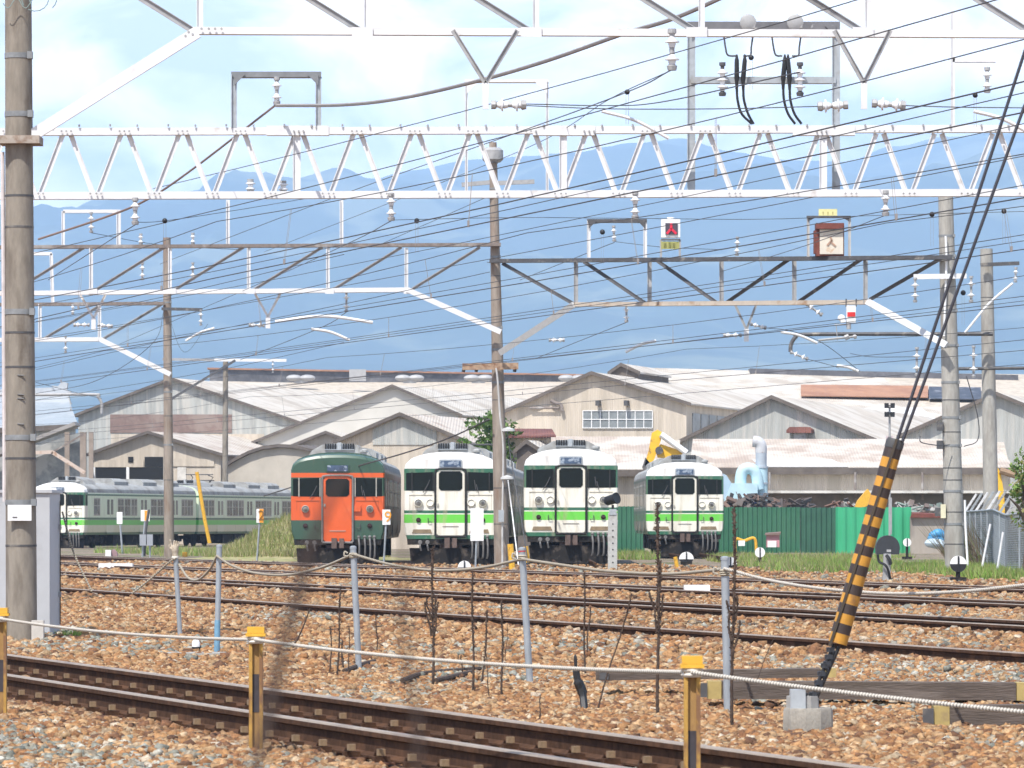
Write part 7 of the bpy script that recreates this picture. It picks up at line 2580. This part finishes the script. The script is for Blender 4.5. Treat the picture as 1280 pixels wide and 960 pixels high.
axn = (p1 - p0).normalized()
nst = 20
w0, w1 = 12.0, 11.0
mats2 = [M('guard_yellow', (.52, .25, .03), .55, 0, .16, 10, (.28, .14, .045), .55, .68, 7), M('guard_black', (.045, .03, .025), .55, 0, .3, 8)]
for i in range(nst):
    mb.mat(0 if i % 2 == 0 else 1)
    f0, f1 = i / nst * .955, (i + 1) / nst * .955
    sk = Vector((0, 0, 0))
    mb.tube([p0.lerp(p1, f0), p0.lerp(p1, f1)], [(w0 + (w1 - w0) * f0) * k, (w0 + (w1 - w0) * f1) * k], 20, caps=i in (0, nst - 1))
mb.build('tube', mats2, t, angle=40)
mb = MB()
mb.tube([p0.lerp(p1, .955), p0.lerp(p1, .985), p1], [11.6 * k, 11.8 * k, 10.4 * k], 18)
mb.build('end_cap', M('dark_grey_cap', (.06, .06, .062), .6, 0, .2, 9), t)
mb = MB()
mb.bar(p0 + Vector((-.05, -.052, 0)) - axn * .02, p1 + Vector((.0, -.058, 0)), .016, .02)
mb.build('seam_strip', M('guard_seam', (.06, .045, .03), .6), t)

# ---- old sleepers lying in the ballast at the right
wood = M('old_sleeper_timber', (.105, .082, .068), .95, 0, .3, 10, (.17, .14, .118), .5, .62, 3, (.4, 3, 3), .4, 30, c3=(.09, .07, .055))
yend = M('yellow_sleeper_end', (.40, .30, .11), .8, 0, .2, 9, (.3, .22, .1), .55, .65, 7)
def old_sleeper(x0, y0, x1, y1, d, hpx, label, yel, dk=None):
    a, b = P(x0, y0, d), P(x1, y1, d)
    t = empty('old_sleeper', (a + b) / 2, label, 'sleeper', 'old timber sleepers in the ballast')
    h = hpx / F * d
    ax_ = (b - a)
    def chunk(f0, f1, mat, nm, gr=0.0):
        p, q = a + ax_ * f0, a + ax_ * f1
        MB().bar(p - ZUP * (h / 2), q - ZUP * (h / 2), h + gr, .22 + gr).build(nm, mat, t)
    L_ = ax_.length
    if yel == 'r':
        chunk(0, 1 - .12 / L_, wood, 'timber'); chunk(1 - .12 / L_ + .002, 1, yend, 'painted_end')
    elif yel == 'l':
        chunk(.10 / L_ + .002, 1, wood, 'timber'); chunk(0, .10 / L_, yend, 'painted_end')
    else:
        chunk(.10 / L_ + .002, 1 - .1 / L_ - .002, wood, 'timber'); chunk(0, .10 / L_, yend, 'painted_end'); chunk(1 - .1 / L_, 1, yend, 'painted_end')
    mb = MB()
    e = a if yel != 'r' else b
    mb.box(a + Vector((-.04 if yel != 'r' else .06, -.115, -h * .5)), (.07, .02, h * .8))
    mb.build('end_plate', dark_steel, t)
old_sleeper(745, 839, 1044, 835, 37.2, 11, 'old sleeper with yellow right end behind the guy anchor', 'r')
old_sleeper(884, 851, 1286, 853, 35.2, 22, 'long weathered sleeper passing right behind the guy anchor', 'b')
old_sleeper(1166, 882, 1420, 879, 31.4, 28, 'old sleeper with yellow left end at the right edge', 'l')

# ---- dry dark weed stalks
stalk_m = M('dry_dark_stalk', (.060, .040, .030), .95, 0, .35, 30, (.11, .072, .052), .5, .65, 20)
def stalk(px, py, top, label, r=.008, seed=.5, branches=(), lean=0, name='dry_stalk'):
    q = G(px, py)
    d = q.y
    tx, ty = top if isinstance(top, tuple) else (px + lean, top)
    random.seed(int(px * 7 + ty))
    mb = MB()
    def run(a, b, r0, sd):
        n = max(14, int((b - a).length / .012))
        pts, rs = [], []
        for i in range(n + 1):
            f = i / n
            w_ = Vector((random.uniform(-1, 1), random.uniform(-1, 1), 0)) * .0022 + Vector((.012 * math.sin(f * 5 + px), 0, 0)) * f * (1 - f) * 3
            pts.append(a.lerp(b, f) + w_)
            rr = r0 * (1 - .45 * f)
            if f > 1 - sd:
                rr = r0 * (.5 + .45 * random.random()) * (1.0 if f < .97 else .6)
            rs.append(rr)
        mb.tube(pts, rs, 6)
        for i in range(int(n * (1 - sd)), n):      # seed husks clinging to the upper stem
            for _ in range(2):
                an = random.uniform(0, 6.28)
                o_ = Vector((math.cos(an), math.sin(an), random.uniform(-.3, 1.0))) * r0 * random.uniform(1.0, 2.0)
                mb.bar(pts[i], pts[i] + o_, r0 * .45, r0 * .4, (random.random(), .3, random.random()))
    base_ = q - ZUP * .03
    top_ = P(tx, ty, d)
    run(base_, top_, r, seed)
    for (fx, fy, gx_, gy_) in branches:
        run(P(fx, fy, d), P(gx_, gy_, d), r * .75, .7)
    return tag(mb.build(name, stalk_m, None, q, angle=60), label, 'dry weed', 'dry dark weed stalks in the ballast')
stalk(541, 860, (541, 683), 'tall dry stalk with two side branches in front of second train', .013, .75, ((539, 795, 531, 752), (542, 795, 548, 752), (542, 780, 546, 745), (538, 775, 533, 748)))
stalk(822, 898, (822, 628), 'tallest thick dry stalk in front of the farthest back train', .0125, .62, ((822, 790, 812, 740), (822, 790, 829, 742), (821, 760, 826, 700)))
stalk(915, 912, (918, 632), 'tall chain like dry stalk directly beside the nearest pipe post', .012, .7, ((914, 800, 908, 750), (914, 810, 922, 745), (915, 830, 925, 775)))
stalk(591, 868, (591, 715), 'straight dry stalk left of the leaning pipe post', .011, .62)
stalk(602, 862, (609, 762), 'short bent dry stalk between two straight ones', .010, .6)
stalk(627, 872, (627, 748), 'straight dry stalk just left of the leaning pipe post', .010, .55)
stalk(732, 848, (730, 712), 'dry stalk rising from the black curled strip', .010, .6, ((734, 815, 738, 758),))
stalk(745, 890, (790, 742), 'long thin dry stalk leaning right across the ballast', .0075, .35)
stalk(421, 848, (426, 732), 'dry stalk left of the post before the orange train', .010, .5)
stalk(413, 846, (413, 782), 'short dry stalk at far left of the stalk row', .008, .5)
stalk(428, 842, (428, 800), 'very short dry stalk beside the grey post foot', .011, .7)
stalk(437, 850, (436, 782), 'thin short dry stalk hugging the grey post', .006, .5)
stalk(471, 818, (470, 770), 'thin pale dry stalk right of the post before the orange train', .007, .5)
stalk(577, 850, (576, 818), 'tiny dry stalk left of the straight stalk', .007, .4)
stalk(613, 875, (607, 815), 'thin curved dry stalk at the ballast edge', .005, .2)
stalk(632, 830, (634, 780), 'faint thin dry stem near the leaning pipe post', .004, .2)
stalk(672, 905, (676, 868), 'tiny dry twig near the near rail', .006, .4)
stalk(930, 880, (968, 797), 'faint thin dry stem leaning right behind the nearest pipe post', .004, .2)
stalk(363, 815, (388, 760), 'short grey stick leaning right near the blurred stem', .011, .1)
# black curled strip and dark rubber bits
t = MB()
pts = [G(731, 890), P(728, 866, 34.6), P(722, 850, 34.6), P(720, 836, 34.6), P(719, 818, 34.6)]
t.tube(curve_pts(pts, 6), [.028] * 6 + [.036] * 6 + [.026] * 6 + [.012] * 6 + [.004], 6)
tag(t.build('black_strip', black_iron, None, pts[0]), 'black curled rubber strip standing in the ballast', 'rubber strip')
for pts, lb in ((((503, 858), (525, 850), (560, 846), (600, 843)), 'dark dead stem lying under the branching stalk'), (((545, 858), (565, 853), (590, 847)), 'second dark dead stem lying beside the longer one'), (((430, 846), (450, 838), (468, 833)), 'dark dead stem lying at the grey post foot')):
    p = [G(*q) + ZUP * .05 for q in pts]
    tag(MB().tube(curve_pts(p, 6), .022, 7).build('fallen_stem', stalk_m, None, p[0]), lb, 'dead stem', 'dark fallen stems')

# ---- out-of-focus stems right in front of the photographer
nm = M('near_dark_stem', (.05, .035, .03), .9, 0, .2, 8)
def near(pts, rads, label):
    p = [P(*q) for q in pts]
    return tag(MB().tube(curve_pts(p, 8), rads, 8).build('near_stem', nm, None, p[-1]), label, 'plant stem', 'blurred stems close to the camera')
nd = 2.3
pts = [(432, 590, nd), (412, 625, nd), (398, 660, nd), (382, 700, nd), (372, 745, nd), (356, 800, nd), (345, 850, nd), (335, 900, nd), (322, 950, nd), (300, 1100, nd), (262, 1500, nd), (240, 4226, nd)]
near(pts, [.0013 + .0015 * min(1, i / 30) for i in range(8 * (len(pts) - 1) + 1)], 'blurred dark stem crossing the left ballast close to camera')
pts = [(508, 640, nd), (505, 700, nd), (503, 760, nd), (512, 840, nd), (522, 900, nd), (522, 980, nd), (515, 1400, nd), (500, 4226, nd)]
near(pts, [.0010 + .0007 * min(1, i / 25) for i in range(8 * (len(pts) - 1) + 1)], 'fainter blurred stem below the gap between the first trains')

# ================================================================= AIR
mb = MB()
mb.box((0, 6400, 529), (17000, 15400, 1062))
hz = mb.build('haze', [], smooth=False)
hm = bpy.data.materials.new('haze_air')
hm.use_nodes = True
t_ = hm.node_tree
t_.nodes.clear()
o_ = t_.nodes.new('ShaderNodeOutputMaterial')
v_ = t_.nodes.new('ShaderNodeVolumePrincipled')
v_.inputs['Color'].default_value = (.49, .70, 1.0, 1)
v_.inputs['Density'].default_value = HAZE_D
v_.inputs['Anisotropy'].default_value = -0.35
t_.links.new(v_.outputs['Volume'], o_.inputs['Volume'])

hz.data.materials.append(hm)
hz.display_type = 'WIRE'
hz['kind'] = 'stuff'
hz['label'] = 'pale blue haze fading the far mountains'
hz['category'] = 'haze'
